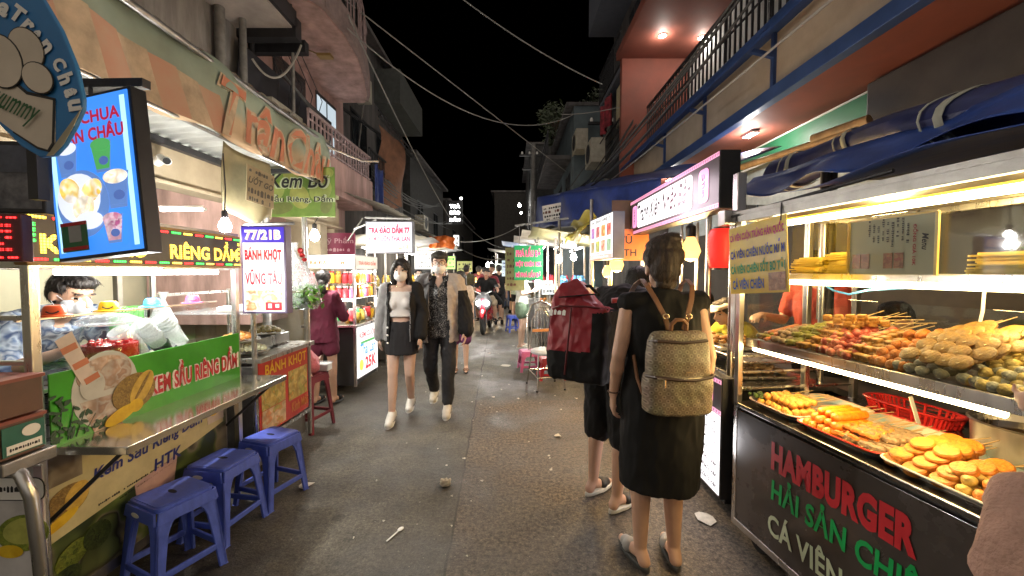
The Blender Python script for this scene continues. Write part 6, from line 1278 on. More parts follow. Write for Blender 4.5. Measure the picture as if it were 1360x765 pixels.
# ================================================================== stalls further along
def far_stall(label, x, y, w_, d_, side, roofm, topz, tint, group=None, food=None, sign=None):
    o = thing('market_stall', label, 'food stall', (x, y, 0)); b = MB(); b.box((x, y, .44), (w_, d_, .72)); b.build('cabinet', STEELD, o, True, sm=False, bev=.006)
    b = MB(); b.box((x, y, .82), (w_ + .06, d_ + .06, .03)); b.box((x, y, 1.25), (w_, d_, .012)); b.build('counter', STEEL, o, True, sm=False)
    b = MB()
    for i in (-1, 1):
        for j in (-1, 1): b.box((x + i * w_ / 2, y + j * d_ / 2, topz / 2), (.03, .03, topz))
    b.build('frame', STEEL, o, True, sm=False)
    b = MB(); b.sheet(lambda a, c: (x + (a - .5) * (w_ + .7), y + (c - .5) * (d_ + .5), topz + .02 + side * (.5 - a) * .22 + .02 * math.sin(c * 9)), 8, 14); b.build('canopy', roofm, o, True, solid=.01)
    b = MB(); b.box((x - side * w_ / 2 + side * .005, y, 1.05), (.004, d_ - .06, .38)); b.box((x, y - d_ / 2, 1.05), (w_ - .06, .004, .38)); b.build('glass_pane', GLASS, o, True, sm=False)
    b = MB(); b.cyl((x, y - d_ / 2 + .1, topz - .14), (x, y + d_ / 2 - .1, topz - .14), .014); b.build('tube_lamp', TUBE, o, True); light((x - side * .1, y - .05, topz - .25), 8 if y < 9 else 13, tint, .15, o)
    b = MB(); rn = random.Random(int(y * 10))
    for k in range(30): b.ell((x + rn.uniform(-.4, .4) * w_, y + rn.uniform(-.42, .42) * d_, .86 + rn.uniform(0, .06)), (.045, .04, .03), None, 7, 5)
    b.build('food_heap', food or TANB, o, True)
    b = MB()
    for k in range(10): b.lathe([(0, 0), (.04, 0), (.045, .12), (.02, .15), (.02, .19), (0, .19)], (x + rn.uniform(-.4, .4) * w_, y + rn.uniform(-.42, .42) * d_, 1.257), 8)
    b.build('bottle_row', pm[int(y) % 8], o, True); return o
CAN = [mat('cream_canopy', (.50, .46, .36), .8, 0, .15, 4), mat('grey_canopy', (.40, .40, .39), .8, 0, .15, 4), mat('dull_blue_canopy', (.12, .18, .32), .7, 0, .15, 4), mat('olive_canopy', (.30, .27, .12), .8, 0, .15, 4)]
WL = (1, .96, .88)
far_stall('cream canopied stall on the left just past the peach tea cart', -2.45, 7.0, .8, 1.3, -1, CAN[0], 2.05, WL)
far_stall('left stall beneath the orange tarpaulin', -2.5, 9.2, .9, 1.6, -1, CAN[1], 2.1, WL, food=YB)
far_stall('left stall behind the one with the orange tarpaulin, lit from above', -2.6, 12.0, .9, 1.8, -1, CAN[0], 2.2, (1, .85, .55), food=ORB)
far_stall('farthest lit stall on the left side of the street', -2.9, 15.4, .9, 2.2, -1, CAN[1], 2.3, WL)
far_stall('steel and glass stall on the right with white tube lamps behind the metal chair', 1.05, 6.5, .8, 1.3, 1, CAN[3], 2.02, WL, food=TANB)
far_stall('white roofed stall on the right next to the woman in green shorts', 1.0, 8.6, .9, 1.5, 1, CAN[0], 2.2, WL, food=SQUID)
far_stall('grey roofed stall on the right beyond the green offal sign', .85, 11.0, .9, 1.7, 1, CAN[1], 2.3, WL)
far_stall('blue roofed stall at the right bend of the street', .45, 14.0, .9, 2.0, 1, CAN[2], 2.4, WL)
far_stall('last small stall, at the far end of the right row', -.2, 18.0, 1.0, 2.0, 1, CAN[1], 2.4, (1, .9, .7))
def fsign(label, u, v0, v1, uw, Y, face, lines, cat='sign', lit=True, phi=R(-90), roll=0, t=.06):
    c = at(u, (v0 + v1) / 2, Y); w_ = uw / F * Y; h_ = (v1 - v0) / F * Y
    o = lightbox('stall_sign', label, cat, c, phi, w_, h_, t, face, rim=.012, roll=roll) if lit else panel('stall_sign', label, cat, c, phi, w_, h_, .02, face, roll=roll)
    n = len(lines)
    for i, (s_, m_) in enumerate(lines):
        y = h_ * (.5 - (i + .5) / n) * .86
        if s_ is None: scribble(o, 0, y, w_ * .8, h_ / n * .55, m_, .006, seed=i)
        else: text(s_, o, 0, y, w_ * .84, h_ / n * .62, m_, .006, bold=.03)
    return o
LGREY = mat('grey_ink', (.3, .3, .3), .5)
fsign('big glaring white lit menu behind the head of the man in glasses', 571, 333, 358, 42, 8.0, emit('lit_far_white', (1, .99, .94), 1.3), [(None, LGREY)] * 4)
fsign('small yellow green lit sign beside the glaring white menu', 598, 340, 358, 14, 9.0, emit('lit_lime', (.55, 1, .25), 1.3), [(None, GRNINK)] * 3)
fsign('olive green board with dark letters over the crowd', 617, 347, 361, 20, 12.5, mat('olive_board', (.30, .36, .14), .5), [(None, INK)] * 2, lit=False)
fsign('pale lit sign low on the left behind the couple', 556, 362, 374, 12, 9.0, emit('lit_far_cream', (1, .9, .6), 1.6), [(None, LGREY)] * 2)
fsign('orange lit sign low on the left behind the couple', 548, 380, 400, 16, 8.2, emit('lit_far_orange', (1, .5, .08), 1.2), [(None, INK)])
fsign('small white and green lit sign at the far right bend', 662, 350, 362, 14, 14.5, emit('lit_far_mint', (.85, 1, .85), 1.5), [(None, GRNINK)] * 2)
fsign('light blue paper menu hanging left of the green offal sign', 673, 346, 367, 13, 9.5, mat('pale_blue_board', (.5, .62, .72), .5), [(None, BLUEINK)] * 4, lit=False)
fsign('faded mustard banner partly behind the green offal sign', 684, 329, 386, 26, 7.2, mat('mustard_banner', (.36, .32, .14), .6, 0, .2, 4), [(None, mat('brown_print', (.16, .06, .04), .5))] * 6, lit=False)
GO = panel('offal_sign', 'green hanging sign with pink lettering for beef offal, above the street', 'sign', at(702, 349, 6.8), R(-90), .50, .60, .012, mat('emerald_board', (.0, .25, .08), .45, 0, .08, 4)); HOTP = mat('hot_pink_print', (.70, .03, .20), .45)
for y, s_, h_ in ((.19, 'PH\u00c1 L\u1ea4U B\u00d2', .15), (-.02, 'M\u1ed8T CH\u00c9N 10K', .10), (-.19, 'M\u00cc PH\u00c1 L\u1ea4U B\u00d2', .10)): text(s_, GO, 0, y, .43, h_ + .02, HOTP, .005, mat('pale_pink_print', (.6, .42, .46), .5), .04, .04)
b = MB(); b.tube([at(690, 326, 6.82), at(690, 300, 6.85)], .006); b.tube([at(714, 326, 6.82), at(716, 296, 6.85)], .006); b.bar(at(684, 300, 6.85), at(755, 290, 6.6), .03); tag(b.build('sign_bracket', STEELD), 'steel arm reaching from the right stall to the green offal sign', 'bracket')
# white neon letters above the street
NE = thing('neon_letters', 'three rows of glowing white letters high on the left, spelling peach tea', 'sign'); orient(NE, at(604, 282, 16), R(-90)); b = MB(); b.box((0, 0, -.06), (.62, .95, .05)); b.build('back_board', BLACK, NE, sm=False)
NM = emit('neon_white', (1, 1, .97), 6)
for y, s_ in ((.26, 'TR\u00c0'), (.0, '\u0110\u00c0O'), (-.27, 'D\u1ea6M')): text(s_, NE, 0, y, .42, .17, NM, .0, bold=.03)
b = MB(); b.tube([(-.1, 0, -.08), (-.4, -.2, -.08)], .02); b.tube([(.1, .45, -.06), (.26, .5, -.06), (.26, .42, -.06)], .015); b.build('bracket', IRON, NE); b = MB(); b.ell((.26, .56, 0), .05); b.build('lamp', NM, NE)
fsign('narrow bright sign on the left wall below the neon letters', 606, 312, 327, 8, 17, emit('lit_far_white', (1, .99, .94), 1.3), [(None, LGREY)] * 2, phi=R(-70))
b = MB(); b.sheet(lambda a, c: (at(570, 318, 9.3).x + .62 * a + .02 * math.sin(c * 12), 9.3 - .15 * a + .05 * math.sin(a * 16), at(570, 316, 9.3).z + .05 - .03 * a - .28 * c - .02 * math.sin(a * 8)), 24, 8)
tag(b.build('orange_tarpaulin', TARPO, solid=.006), 'bright orange tarpaulin hung over a stall on the left', 'tarpaulin')
for i, (u, v_, Y, s_, m_) in enumerate(((520, 378, 7.6, .05, BULBW), (648, 352, 15, .07, BULBW), (653, 352, 15.6, .07, BULBW), (690, 273, 20, .07, BULBW), (692, 283, 21, .05, BULBW), (742, 345, 6.0, .05, BULBW), (762, 342, 6.4, .05, BULBW), (690, 378, 8.4, .06, BULBW), (714, 375, 7.4, .05, BULBW), (632, 372, 12, .05, BULBY), (600, 372, 11, .05, BULBW), (668, 372, 13, .05, BULBY), (558, 395, 10, .05, BULBY))):
    p = at(u, v_, Y); lab = ['white bulb between the couple and the tea cart', 'left one of twin white bulbs at the end of the street', 'right one of twin white bulbs at the end of the street', 'high white bulb on the dark house right of the sky', 'lower bulb just under the high one on the right', 'left white bulb on the glass stall behind the metal chair', 'right white bulb on the glass stall behind the metal chair', 'white bulb just left of the woman in green shorts', 'white bulb right above the hands of the woman in green shorts', 'warm bulb behind the scooter riders', 'white bulb above the head of the woman peeking behind the couple', 'warm bulb over the crowd at right', 'warm bulb low on the left behind the couple'][i]
    bulb(lab, p, p + V((0, .05, .4)), 16 if Y < 10 else 22, m_, (1, .96, .88) if m_ is BULBW else (1, .7, .35), s_)
# canopies and tarps in the right middle distance
b = MB(); b.sheet(lambda a, c: (.55 + 1.3 * a, 6.6 + 2.6 * c, 2.42 - .25 * (1 - a) + .04 * math.sin(c * 14) + .03 * math.sin(a * 9)), 14, 20); tag(b.build('pale_canopy', mat('pale_sheet', (.5, .5, .44), .7, 0, .15, 5, .2), solid=.006), 'pale sagging canopy under the far end of the blue tarpaulin', 'canopy')
b = MB(); b.sheet(lambda a, c: (.95 + .1 * math.sin(c * 6), 4.9 + 1.5 * a, 2.28 - .35 * c + .03 * math.sin(a * 10)), 14, 8); tag(b.build('mustard_cloth', mat('mustard_cloth', (.42, .34, .05), .7, 0, .15, 5, .2), solid=.006), 'mustard yellow cloth hanging below the blue tarpaulin', 'cloth')
for x, y, h_, l_ in ((.98, 4.86, 2.4, 'steel pole under the near end of the blue tarpaulin'), (.72, 6.0, 2.3, 'steel pole beside the glass stall under the blue tarpaulin'), (.55, 9.4, 3.2, 'tall steel pole under the far end of the blue tarpaulin')): b = MB(); b.cyl((x, y, 0), (x, y, h_), .022); tag(b.build('canopy_pole', STEELD), l_, 'pole')
# ================================================================== cables across the sky
CAB = mat('grey_cable', (.30, .29, .27), .6, 0, .1, 4); CABD = mat('black_cable', (.06, .06, .06), .6)
def cable(label, p, q, sag, m=CAB, r=.010, n=24, bundle=1):
    p, q = V(p), V(q); b = MB()
    for k in range(bundle):
        off = V((random.uniform(-.06, .06), 0, random.uniform(-.09, .09))) if k else V((0, 0, 0))
        b.tube([p.lerp(q, t) + off * (.4 + t) - V((0, 0, sag * (1 + .2 * k) * 4 * t * (1 - t))) for t in [i / n for i in range(n + 1)]], r, 5)
    o = b.build('power_cable', m); tag(o, label, 'cable', 'overhead cables'); return o
cable('pale cable crossing the sky from the top down to the lit balcony', at(600, -12, 7.5), at(800, 112, 8.7), .12, r=.011)
cable('long cable from the pink balcony sagging over to the narrow house', at(440, 18, 5.6), at(760, 153, 9.5), .75, r=.009)
cable('cable slanting from top centre down to the teal house', at(448, -8, 6.5), at(752, 228, 12), .0, r=.011)
cable('cable from the pink balcony dropping to the left far row', at(462, 20, 5.6), at(598, 290, 15), .15, r=.012)
cable('faint cable joining the second one above the right stalls', at(745, 152, 9.6), at(832, 140, 8.6), .05, r=.008)
cable('low cable sagging over the middle of the street', at(602, 320, 15), at(690, 300, 16), .25, r=.014)
cable('lower looped cable over the crowd', at(605, 325, 14), at(720, 318, 13), .6, CABD, r=.016)
cable('short slack cable by the far right bend', at(655, 340, 17), at(705, 308, 16), .5, CAB, r=.014)
cable('dark cable loop from neon letters to the right', at(612, 290, 16), at(672, 330, 16), .25, CABD, r=.014)
cable('tight pair of cables under the blue trimmed fascia', at(806, 243, 8.4), (2.33, -1, 3.45), .05, CAB, r=.009, bundle=2)
cable('bundle of black cables running along the right houses', at(752, 262, 11), (2.4, 2, 4.6), .35, CABD, r=.014, bundle=5)
cable('second black cable bundle reaching the narrow house', at(735, 290, 13), at(845, 165, 8), .2, CABD, r=.014, bundle=4)
cable('loose cable looping along the awning of the left house', at(335, 78, 4.6), at(400, 60, 5), .3, mat('pale_hose', (.36, .34, .3), .6), r=.013)
cable('black cables sagging along the dark left houses', (-3.0, 5.2, 4.1), (-2.9, 16, 4.2), .5, CABD, r=.014, bundle=4)
for k in range(9):
    rc_ = random.Random(k + 40); sd = k % 2
    p = V((-2.9 + rc_.uniform(-.3, .3), rc_.uniform(8.4, 11), rc_.uniform(3.0, 4.6))) if sd else V((2.5 + rc_.uniform(-.4, .1), rc_.uniform(8.6, 10), rc_.uniform(3.0, 5.2)))
    q = V((-2.6 + rc_.uniform(-.5, .4), rc_.uniform(15, 20), rc_.uniform(2.8, 4.4))) if sd else V((1.0 + rc_.uniform(-.5, .5), rc_.uniform(14, 18), rc_.uniform(2.9, 4.8)))
    cable('black slack cable in the tangle along the %s houses' % ('dark left' if sd else 'teal right'), p, q, rc_.uniform(.15, .6), CABD, r=.014)
for i, (x, y, h) in enumerate(((2.9, 12.0, 6.5), (.95, 17.6, 7.2))):
    o = thing('utility_pole', ['grey utility pole with cross arms beside the narrow house', 'distant utility pole at the bend on the right'][i], 'utility pole', (x, y, 0)); b = MB(); b.cyl((x, y, 0), (x, y, h), .13, .09); b.build('pole', mat('grey_concrete_pole', (.22, .21, .2), .85, var=.2), o, True)
    b = MB(); b.bar((x - .6, y, h - .5), (x + .6, y, h - .5), .08); b.bar((x - .5, y, h - 1.1), (x + .5, y, h - 1.1), .08); b.build('cross_arm', IRON, o, True, sm=False); b = MB()
    for k in range(4): b.lathe([(.04, 0), (.05, .06), (.03, .12), (0, .13)], (x - .5 + .33 * k, y, h - .46), 10)
    b.build('insulator', WHITEP, o, True)
# ================================================================== litter
SCR = mat('trodden_paper', (.62, .58, .50), .8, 0, .15, 30)
def scrap(u, v_, s_, label='small pale paper scrap lying on the dark road', group='small paper scraps', seed=0, lift=.012):
    rn = random.Random(seed); c = gr(u, v_); b = MB(); a0 = rn.uniform(0, 6)
    n = 7; P = [(c.x + s_ * math.cos(a0 + t) * rn.uniform(.5, 1), c.y + s_ * math.sin(a0 + t) * rn.uniform(.5, 1), .004 + rn.uniform(0, lift)) for t in [2 * math.pi * k / n for k in range(n)]]
    P.append((c.x, c.y, .006 + lift * .5)); b.add(P, [(k, (k + 1) % n, n) for k in range(n)]); o = b.build('paper_scrap', SCR, sm=False, solid=.0015); return tag(o, label, 'litter', group)
pts = [(640, 640, .02), (627, 535, .025), (655, 528, .03), (688, 530, .03), (700, 524, .02), (666, 518, .018), (745, 545, .02), (717, 536, .02), (704, 494, .04), (676, 512, .02), (660, 548, .018), (616, 610, .02), (600, 660, .014), (730, 610, .014), (682, 460, .05), (650, 470, .04), (710, 520, .02), (640, 500, .025), (392, 585, .012), (600, 700, .010), (540, 590, .012), (500, 640, .012), (585, 500, .02), (620, 740, .010), (765, 530, .03)]
for i, (u, v_, s_) in enumerate(pts): scrap(u, v_, s_ * .8, seed=i)
rs = random.Random(8)
for i in range(34): u = rs.uniform(560, 900) if i % 3 else rs.uniform(420, 640); v_ = 470 + 260 * rs.random() ** 1.5; scrap(u, v_, rs.uniform(.006, .016), seed=i + 50, lift=.006)
scrap(741, 580, .045, 'torn white paper scrap lying left of the man in shorts', None, 91); scrap(672, 486, .10, 'flat white flyer lying on the road left of the metal chair', None, 92); 
o = scrap(937, 688, .085, 'flat white sheet by the lit menu box on the ground', None, 93); scrap(405, 646, .07, 'folded white paper at the foot of the farthest blue stool', None, 94)
b = MB(); c = gr(592, 645); b.ell(c + V((0, 0, .022)), (.042, .036, .026), None, 12, 8); o = b.build('crumpled_napkin', mat('beige_napkin', (.46, .40, .30), .9), sm=False)
for v in o.data.vertices: v.co *= 1 + .45 * NZ.noise(v.co * 60)
tag(o, 'crumpled beige napkin lying in the middle of the road', 'napkin')
o = thing('plastic_spoon', 'white plastic spoon lying near on the road', 'spoon', tuple(gr(525, 710)), R(65)); b = MB(); b.ell((.045, 0, .006), (.022, .015, .005)); b.bar((.03, 0, .006), (-.07, 0, .006), .008, .003); b.build('spoon_body', WHITEP, o, sm=True)
for i, (u, v_, lab) in enumerate(((770, 500, 'white crumpled plastic bag at the foot of the red stool'),)):
    c = gr(u, v_); b = MB(); b.ell(c + V((0, 0, .05)), (.11, .08, .06), None, 16, 10); o = b.build('plastic_litter', BAGM)
    for v in o.data.vertices: v.co *= 1 + .5 * NZ.noise(v.co * 22)
    tag(o, lab, 'litter')
for i, (u, v0, v1, uw, Y, col, st, lab) in enumerate(((582, 366, 376, 14, 11.5, (1, .95, .85), 1.6, 'narrow warm white lit strip sign over the left crowd'), (640, 364, 371, 16, 16, (1, .95, .9), 1.8, 'long white lit sign over the scooter at the end of the street'), (612, 366, 374, 10, 14.5, (1, .8, .3), 1.5, 'small amber lit sign over the crowd left of the scooter'), (676, 371, 380, 12, 13.2, (.9, 1, .9), 1.5, 'small greenish lit sign low on the right stalls'), (727, 372, 392, 16, 6.9, (.95, 1, .98), 1.1, 'pale lit menu inside the glass stall behind the metal chair'), (757, 312, 330, 20, 6.6, (.9, .85, 1), .9, 'dim lilac lit sign above the glass stall'), (536, 346, 362, 14, 7.2, (1, .97, .95), 1.2, 'white lit sign between the hanging tea sign and the couple'))):
    fsign(lab, u, v0, v1, uw, Y, emit('lit_glow_%s' % 'abcdefg'[i], col, st), [(None, LGREY)] * 2)
# ================================================================== people
SKIN = mat('warm_skin', (.52, .31, .21), .5, 0, .05, 14, .04, 120, sss=.08); SKINP = mat('pale_skin', (.60, .40, .30), .5, 0, .05, 14, .04, 120, sss=.08); SKINT = mat('tanned_skin', (.40, .22, .135), .5, 0, .07, 14, .04, 120, sss=.08)
LIP = mat('lip_skin', (.36, .13, .11), .4, 0, .05); EYEW = mat('eye_white', (.7, .68, .64), .2); PUP = mat('dark_iris', (.015, .01, .008), .15); BROW = mat('dark_brow', (.03, .02, .015), .8)
HAIRM = mat('black_hair', (.018, .013, .011), .5, 0, .35, 110, .5, 260, stretch=(1, 1, .1)); HAIRB = mat('dark_brown_hair', (.065, .038, .024), .52, 0, .4, 110, .5, 260, stretch=(1, 1, .1))
def remeshed(mb, name, vox, sm=4, wr=0, wsc=9, wst=(1, 1, 1), seed=0):
    me = mb.mesh(name, True); o = bpy.data.objects.new('tmp', me); COL.objects.link(o)
    m = o.modifiers.new('r', 'REMESH'); m.mode = 'VOXEL'; m.voxel_size = vox; m.use_smooth_shade = True
    if sm: m2 = o.modifiers.new('s', 'SMOOTH'); m2.factor = .5; m2.iterations = sm
    dg = bpy.context.evaluated_depsgraph_get(); out = bpy.data.meshes.new_from_object(o.evaluated_get(dg)); out.name = name
    bpy.data.objects.remove(o); bpy.data.meshes.remove(me)
    if wr:
        nm = [v.normal.copy() for v in out.vertices]
        for v, n in zip(out.vertices, nm):
            q = V((v.co.x * wst[0], v.co.y * wst[1], v.co.z * wst[2])) * wsc + V((seed * 3.1, 0, seed))
            v.co += n * wr * (1.2 * NZ.noise(q) + 1.1 * (.35 - abs(NZ.noise(q * 1.9 + V((0, 0, q.x * .6))))) + .35 * NZ.noise(q * 4.6))
    return out
def link(me, name, mats, parent, pick=None, cut=None, solid=0):
    if cut:
        bm = bmesh.new(); bm.from_mesh(me); bmesh.ops.delete(bm, geom=[f for f in bm.faces if cut(f.calc_center_median())], context='FACES'); bm.to_mesh(me); bm.free()
    me.materials.clear()
    for m in (mats if isinstance(mats, (list, tuple)) else [mats]): me.materials.append(m)
    for p in me.polygons:
        p.use_smooth = True; p.material_index = pick(p.center) if pick else 0
    o = bpy.data.objects.new(name, me); COL.objects.link(o); o.parent = parent
    if solid: q = o.modifiers.new('t', 'SOLIDIFY'); q.thickness = solid; q.offset = 0
    return o
def hand(mb, wr, d, pn, th, k=1, curl=.35, spread=1.0, thumb=1.0):
    wr, d, pn, th = V(wr), V(d).normalized(), V(pn).normalized(), V(th); th = (th - d * th.dot(d)).normalized(); pn = (pn - d * pn.dot(d) - th * pn.dot(th)).normalized()
    for s_, ln, dd in ((.030, .070, .082), (.010, .080, .087), (-.011, .074, .084), (-.030, .058, .076)):
        b0 = wr + (d * dd + th * s_ * spread * 1.02) * k; mb.rc(wr + th * s_ * .6 * k, b0, .0155 * k, .0115 * k, 8)
        a = curl * .7; p = b0
        for i, f in enumerate((.45, .3, .25)):
            q = p + (d * math.cos(a) + pn * math.sin(a) + th * s_ * 1.2 * (1 - i * .4)) * ln * f * k; mb.rc(p, q, (.0098 - .0011 * i) * k, (.0090 - .0012 * i) * k, 8); p = q; a += curl * 1.1
    p = wr + (d * .018 + th * .018) * k; q = p + (d * .55 + th * .62 * thumb + pn * .35).normalized() * .044 * k; mb.rc(p, q, .0165 * k, .0115 * k, 8); r = q + (d * .85 + th * .2 * thumb + pn * .3).normalized() * .034 * k; mb.rc(q, r, .0112 * k, .0098 * k, 8); mb.rc(r, r + (d * .95 + pn * .2).normalized() * .022 * k, .0098 * k, .008 * k, 8)
BASE = dict(pel=(0, 0, .93), wai=(0, .0, 1.07), che=(0, 0, 1.26), sho=(0, .005, 1.385), nck=(0, .01, 1.45), hd=(0, -.012, 1.585),
            shL=(.170, .005, 1.385), elL=(.215, .02, 1.11), wrL=(.225, -.04, .865), hiL=(.085, 0, .90), knL=(.09, -.02, .49), anL=(.09, .015, .085), toL=(0, -1, 0),
            hdL=(0, -.12, -1), hpL=(-1, 0, 0), htL=(0, -1, 0))
def joints(H, pose, sex):
    k = H / 1.7; J = {}
    for n, p in BASE.items():
        J[n] = V(p)
        if n.endswith('L'): J[n[:-1] + 'R'] = V((-p[0], p[1], p[2]))
    if sex == 'f':
        for s_ in 'LR':
            for n in ('sh', 'el', 'wr'): J[n + s_].x *= .90
    for n, p in pose.items(): J[n] = V(p)
    for n in J:
        if n[:2] not in ('to', 'hd', 'hp', 'ht') or n == 'hd': J[n] = J[n] * k
    return J, k
def torso_rings(J, k, sex, off=0, z0=0, z1=9, hem=None):
    hipw, waw, chw = (.165, .118, .140) if sex == 'f' else (.155, .142, .160)
    pel, wai, che, sho, nck = J['pel'], J['wai'], J['che'], J['sho'], J['nck']; dn = (pel - wai).normalized()
    L_ = [(pel + dn * .085 * k, .105, .085), (pel + dn * .03 * k, hipw, .118), (pel - dn * .05 * k, hipw * .97, .112), (wai, waw, .094), (wai.lerp(che, .5), (waw + chw) / 2, .104), (che, chw, .118), (che.lerp(sho, .6), chw * .98, .108), (sho, .125, .082), (sho.lerp(nck, .45), .075, .066)]
    return [(c, (rx + off / k) * k, (ry + off / k) * k) for c, rx, ry in L_]
def person(label, loc, rz, H=1.7, sex='m', skin=SKIN, pose=None, yaw=0, nod=0, tiltx=0, vox=.008, cat='person', fingers=True, curl=.35, group=None, size=1.0):
    o = thing('person', label, cat, loc, rz, group); J, k = joints(H, pose or {}, sex); mb = MB(); X = (J['shL'] - J['shR']).normalized()
    mb.loft(torso_rings(J, k, sex), 22, X)
    if sex == 'f':
        fw = X.cross(V((0, 0, 1))) * 1.0; fw = V((fw.x, fw.y, 0)).normalized()
        for s_ in (-1, 1): mb.ell(J['che'] + X * s_ * .065 * k + fw * .085 * k - V((0, 0, .02 * k)), (.055 * k, .05 * k, .055 * k))
    mb.rc(J['sho'] + V((0, 0, .01)), J['nck'].lerp(J['hd'], .45), .060 * k if sex == 'm' else .052 * k, .050 * k if sex == 'm' else .044 * k)
    for s_ in 'LR':
        a, e, w_ = J['sh' + s_], J['el' + s_], J['wr' + s_]; f = 1 if sex == 'm' else .86
        mb.rc(J['sho'].lerp(a, .5), a, .062 * k * f, .056 * k * f); mb.rc(a, e, .050 * k * f * size, .038 * k * f * size); mb.rc(e, e.lerp(w_, .35), .039 * k * f, .039 * k * f * size); mb.rc(e.lerp(w_, .35), w_, .038 * k * f, .025 * k * f)
        if fingers: hand(mb, w_, J['hd' + s_], J['hp' + s_], J['ht' + s_], k * f * 1.04, curl)
        else: mb.rc(w_, w_ + J['hd' + s_].normalized() * .1 * k, .032 * k, .03 * k)
        h, n, q = J['hi' + s_], J['kn' + s_], J['an' + s_]; f = 1 if sex == 'm' else .97
        mb.rc(h, n, .085 * k * f, .054 * k * f, 16); c = n.lerp(q, .3) + (n - h).normalized() * 0
        bk = -J['to' + s_].normalized() * .014 * k; mb.rc(n, c + bk, .052 * k * f, .054 * k * f, 14); mb.rc(c + bk, q, .052 * k * f, .033 * k, 14)
        t = J['to' + s_].normalized(); heel = q - t * .035 * k + V((0, 0, -.045 * k)); ball = q + t * .115 * k + V((0, 0, -.060 * k)); mb.rc(q, heel, .034 * k, .033 * k); mb.rc(q + V((0, 0, -.015 * k)), ball, .036 * k, .026 * k); mb.rc(ball, ball + t * .06 * k, .034 * k, .022 * k)
    HM = MX.Rotation(yaw, 3, 'Z') @ MX.Rotation(nod, 3, 'X') @ MX.Rotation(tiltx, 3, 'Y'); hd = J['hd']; h_ = lambda x, y, z: hd + HM @ (V((x, y, z)) * k)
    E = lambda x, y, z, r: mb.ell(h_(x, y, z), tuple(q * k for q in r), HM, 16, 11)
    E(0, .012, .025, (.076, .096, .095)); E(0, -.022, -.042, (.060, .068, .070)); E(0, -.052, -.088, (.030, .030, .024)); E(0, -.070, -.035, (.045, .026, .05))
    mb.rc(h_(0, -.088, .012), h_(0, -.112, -.028), .009 * k, .014 * k, 8); E(.012, -.100, -.032, (.010, .010, .008)); E(-.012, -.100, -.032, (.010, .010, .008)); E(0, -.092, -.063, (.022, .012, .010))
    for s_ in (-1, 1): E(s_ * .078, .012, -.005, (.012, .022, .032)); E(s_ * .03, -.084, .032, (.022, .012, .008))
    me = remeshed(mb, 'person_body', vox, 3 if vox < .01 else 2)
    HI = HM.inverted()
    def pick(c):
        q = HI @ (c - hd) / k
        if q.y < -.06 and abs(q.z) < .15:
            if abs(abs(q.x) - .032) < .017 and abs(q.z - .006) < .0065: return 3 if abs(abs(q.x) - .032) < .0075 else 2
            if abs(q.x) < .026 and abs(q.z + .064) < .0085: return 1
            if abs(abs(q.x) - .034) < .02 and abs(q.z - .036) < .0035: return 4
        return 0
    body = link(me, 'body', [skin, LIP, EYEW, PUP, BROW], o, pick)
    o['_'] = 0; del o['_']
    return dict(o=o, J=J, k=k, sex=sex, h=h_, HM=HM, vox=vox, X=X, n=len(bpy.data.objects))
def limb(mb, pts, r, n=14):
    for i in range(len(pts) - 1): mb.rc(pts[i], pts[i + 1], r[i], r[i + 1], n)
def frac(a, b, c, f):
    """point f of the way along a-b-c (0..1..2)"""
    return [a, a.lerp(b, f)] if f <= 1 else [a, b, b.lerp(c, f - 1)]
def shirt(P, m, sleeve=.55, hem=.86, off=.014, loose=.012, pick=None, cut=None, name='shirt', wr=.010, solid=0, neck=.45, armr=(.064, .055, .046), flare=0):
    J, k, sex = P['J'], P['k'], P['sex']; mb = MB(); rg = torso_rings(J, k, sex, off * k); rg = rg[1:8] + [(J['sho'].lerp(J['nck'], neck), (.085 + off) * k, (.07 + off) * k)]
    if off > .012:                                                       # cloth hangs straight from the chest
        wd = max(r[1] for r in rg); rg = [(c, max(rx, wd * (.90 if sex == 'm' else .86)) if i < 6 else rx, max(ry, .112 * k) if i < 6 else ry) for i, (c, rx, ry) in enumerate(rg)]
    bot = J['pel'] + (J['pel'] - J['wai']).normalized() * (.93 - hem) * k; rg = [(bot, rg[0][1] * (1.0 + flare), rg[0][2] * (1 + flare))] + [r for r in rg if (r[0] - bot).dot(J['wai'] - J['pel']) > .0]
    mb.loft(rg, 24, P['X'])
    if sex == 'f' and hem > .8:
        fw = P['X'].cross(V((0, 0, 1))); fw = V((fw.x, fw.y, 0)).normalized()
        for s_ in (-1, 1): mb.ell(J['che'] + P['X'] * s_ * .065 * k + fw * .085 * k - V((0, 0, .02 * k)), tuple((q + off * .8) * k for q in (.056, .052, .057)))
    for s_ in 'LR':
        a, e, w_ = J['sh' + s_], J['el' + s_], J['wr' + s_]; f = (1 if sex == 'm' else .88) * k
        mb.rc(J['sho'].lerp(a, .5), a, (.066 + off) * f, (armr[0] + off * .6) * f)
        if sleeve > 0:
            pts = frac(a, e, w_, sleeve); r = [(armr[i] + loose) * f for i in range(len(pts))]; limb(mb, pts, r)
    me = remeshed(mb, name, max(P['vox'], .009), 5, wr * k, 10, (1, 1, .55), P['n'] % 13); return link(me, name, m, P['o'], pick, cut, solid)
def pants(P, m, to=2.0, r=(.098, .070, .055), top=1.0, name='trousers', wr=.009, pick=None):
    J, k = P['J'], P['k']; mb = MB(); rg = torso_rings(J, k, P['sex'], .012 * k); mb.loft([rg[0], rg[1], rg[2], (J['pel'].lerp(J['wai'], .8), rg[3][1] * 1.06, rg[3][2] * 1.08)], 22, P['X'])
    for s_ in 'LR':
        pts = frac(J['hi' + s_], J['kn' + s_], J['an' + s_], to); limb(mb, pts, [q * k for q in r[:len(pts)]])
    me = remeshed(mb, name, max(P['vox'], .009), 5, wr * k, 11, (1, 1, .6), P['n'] % 7); return link(me, name, m, P['o'], pick)
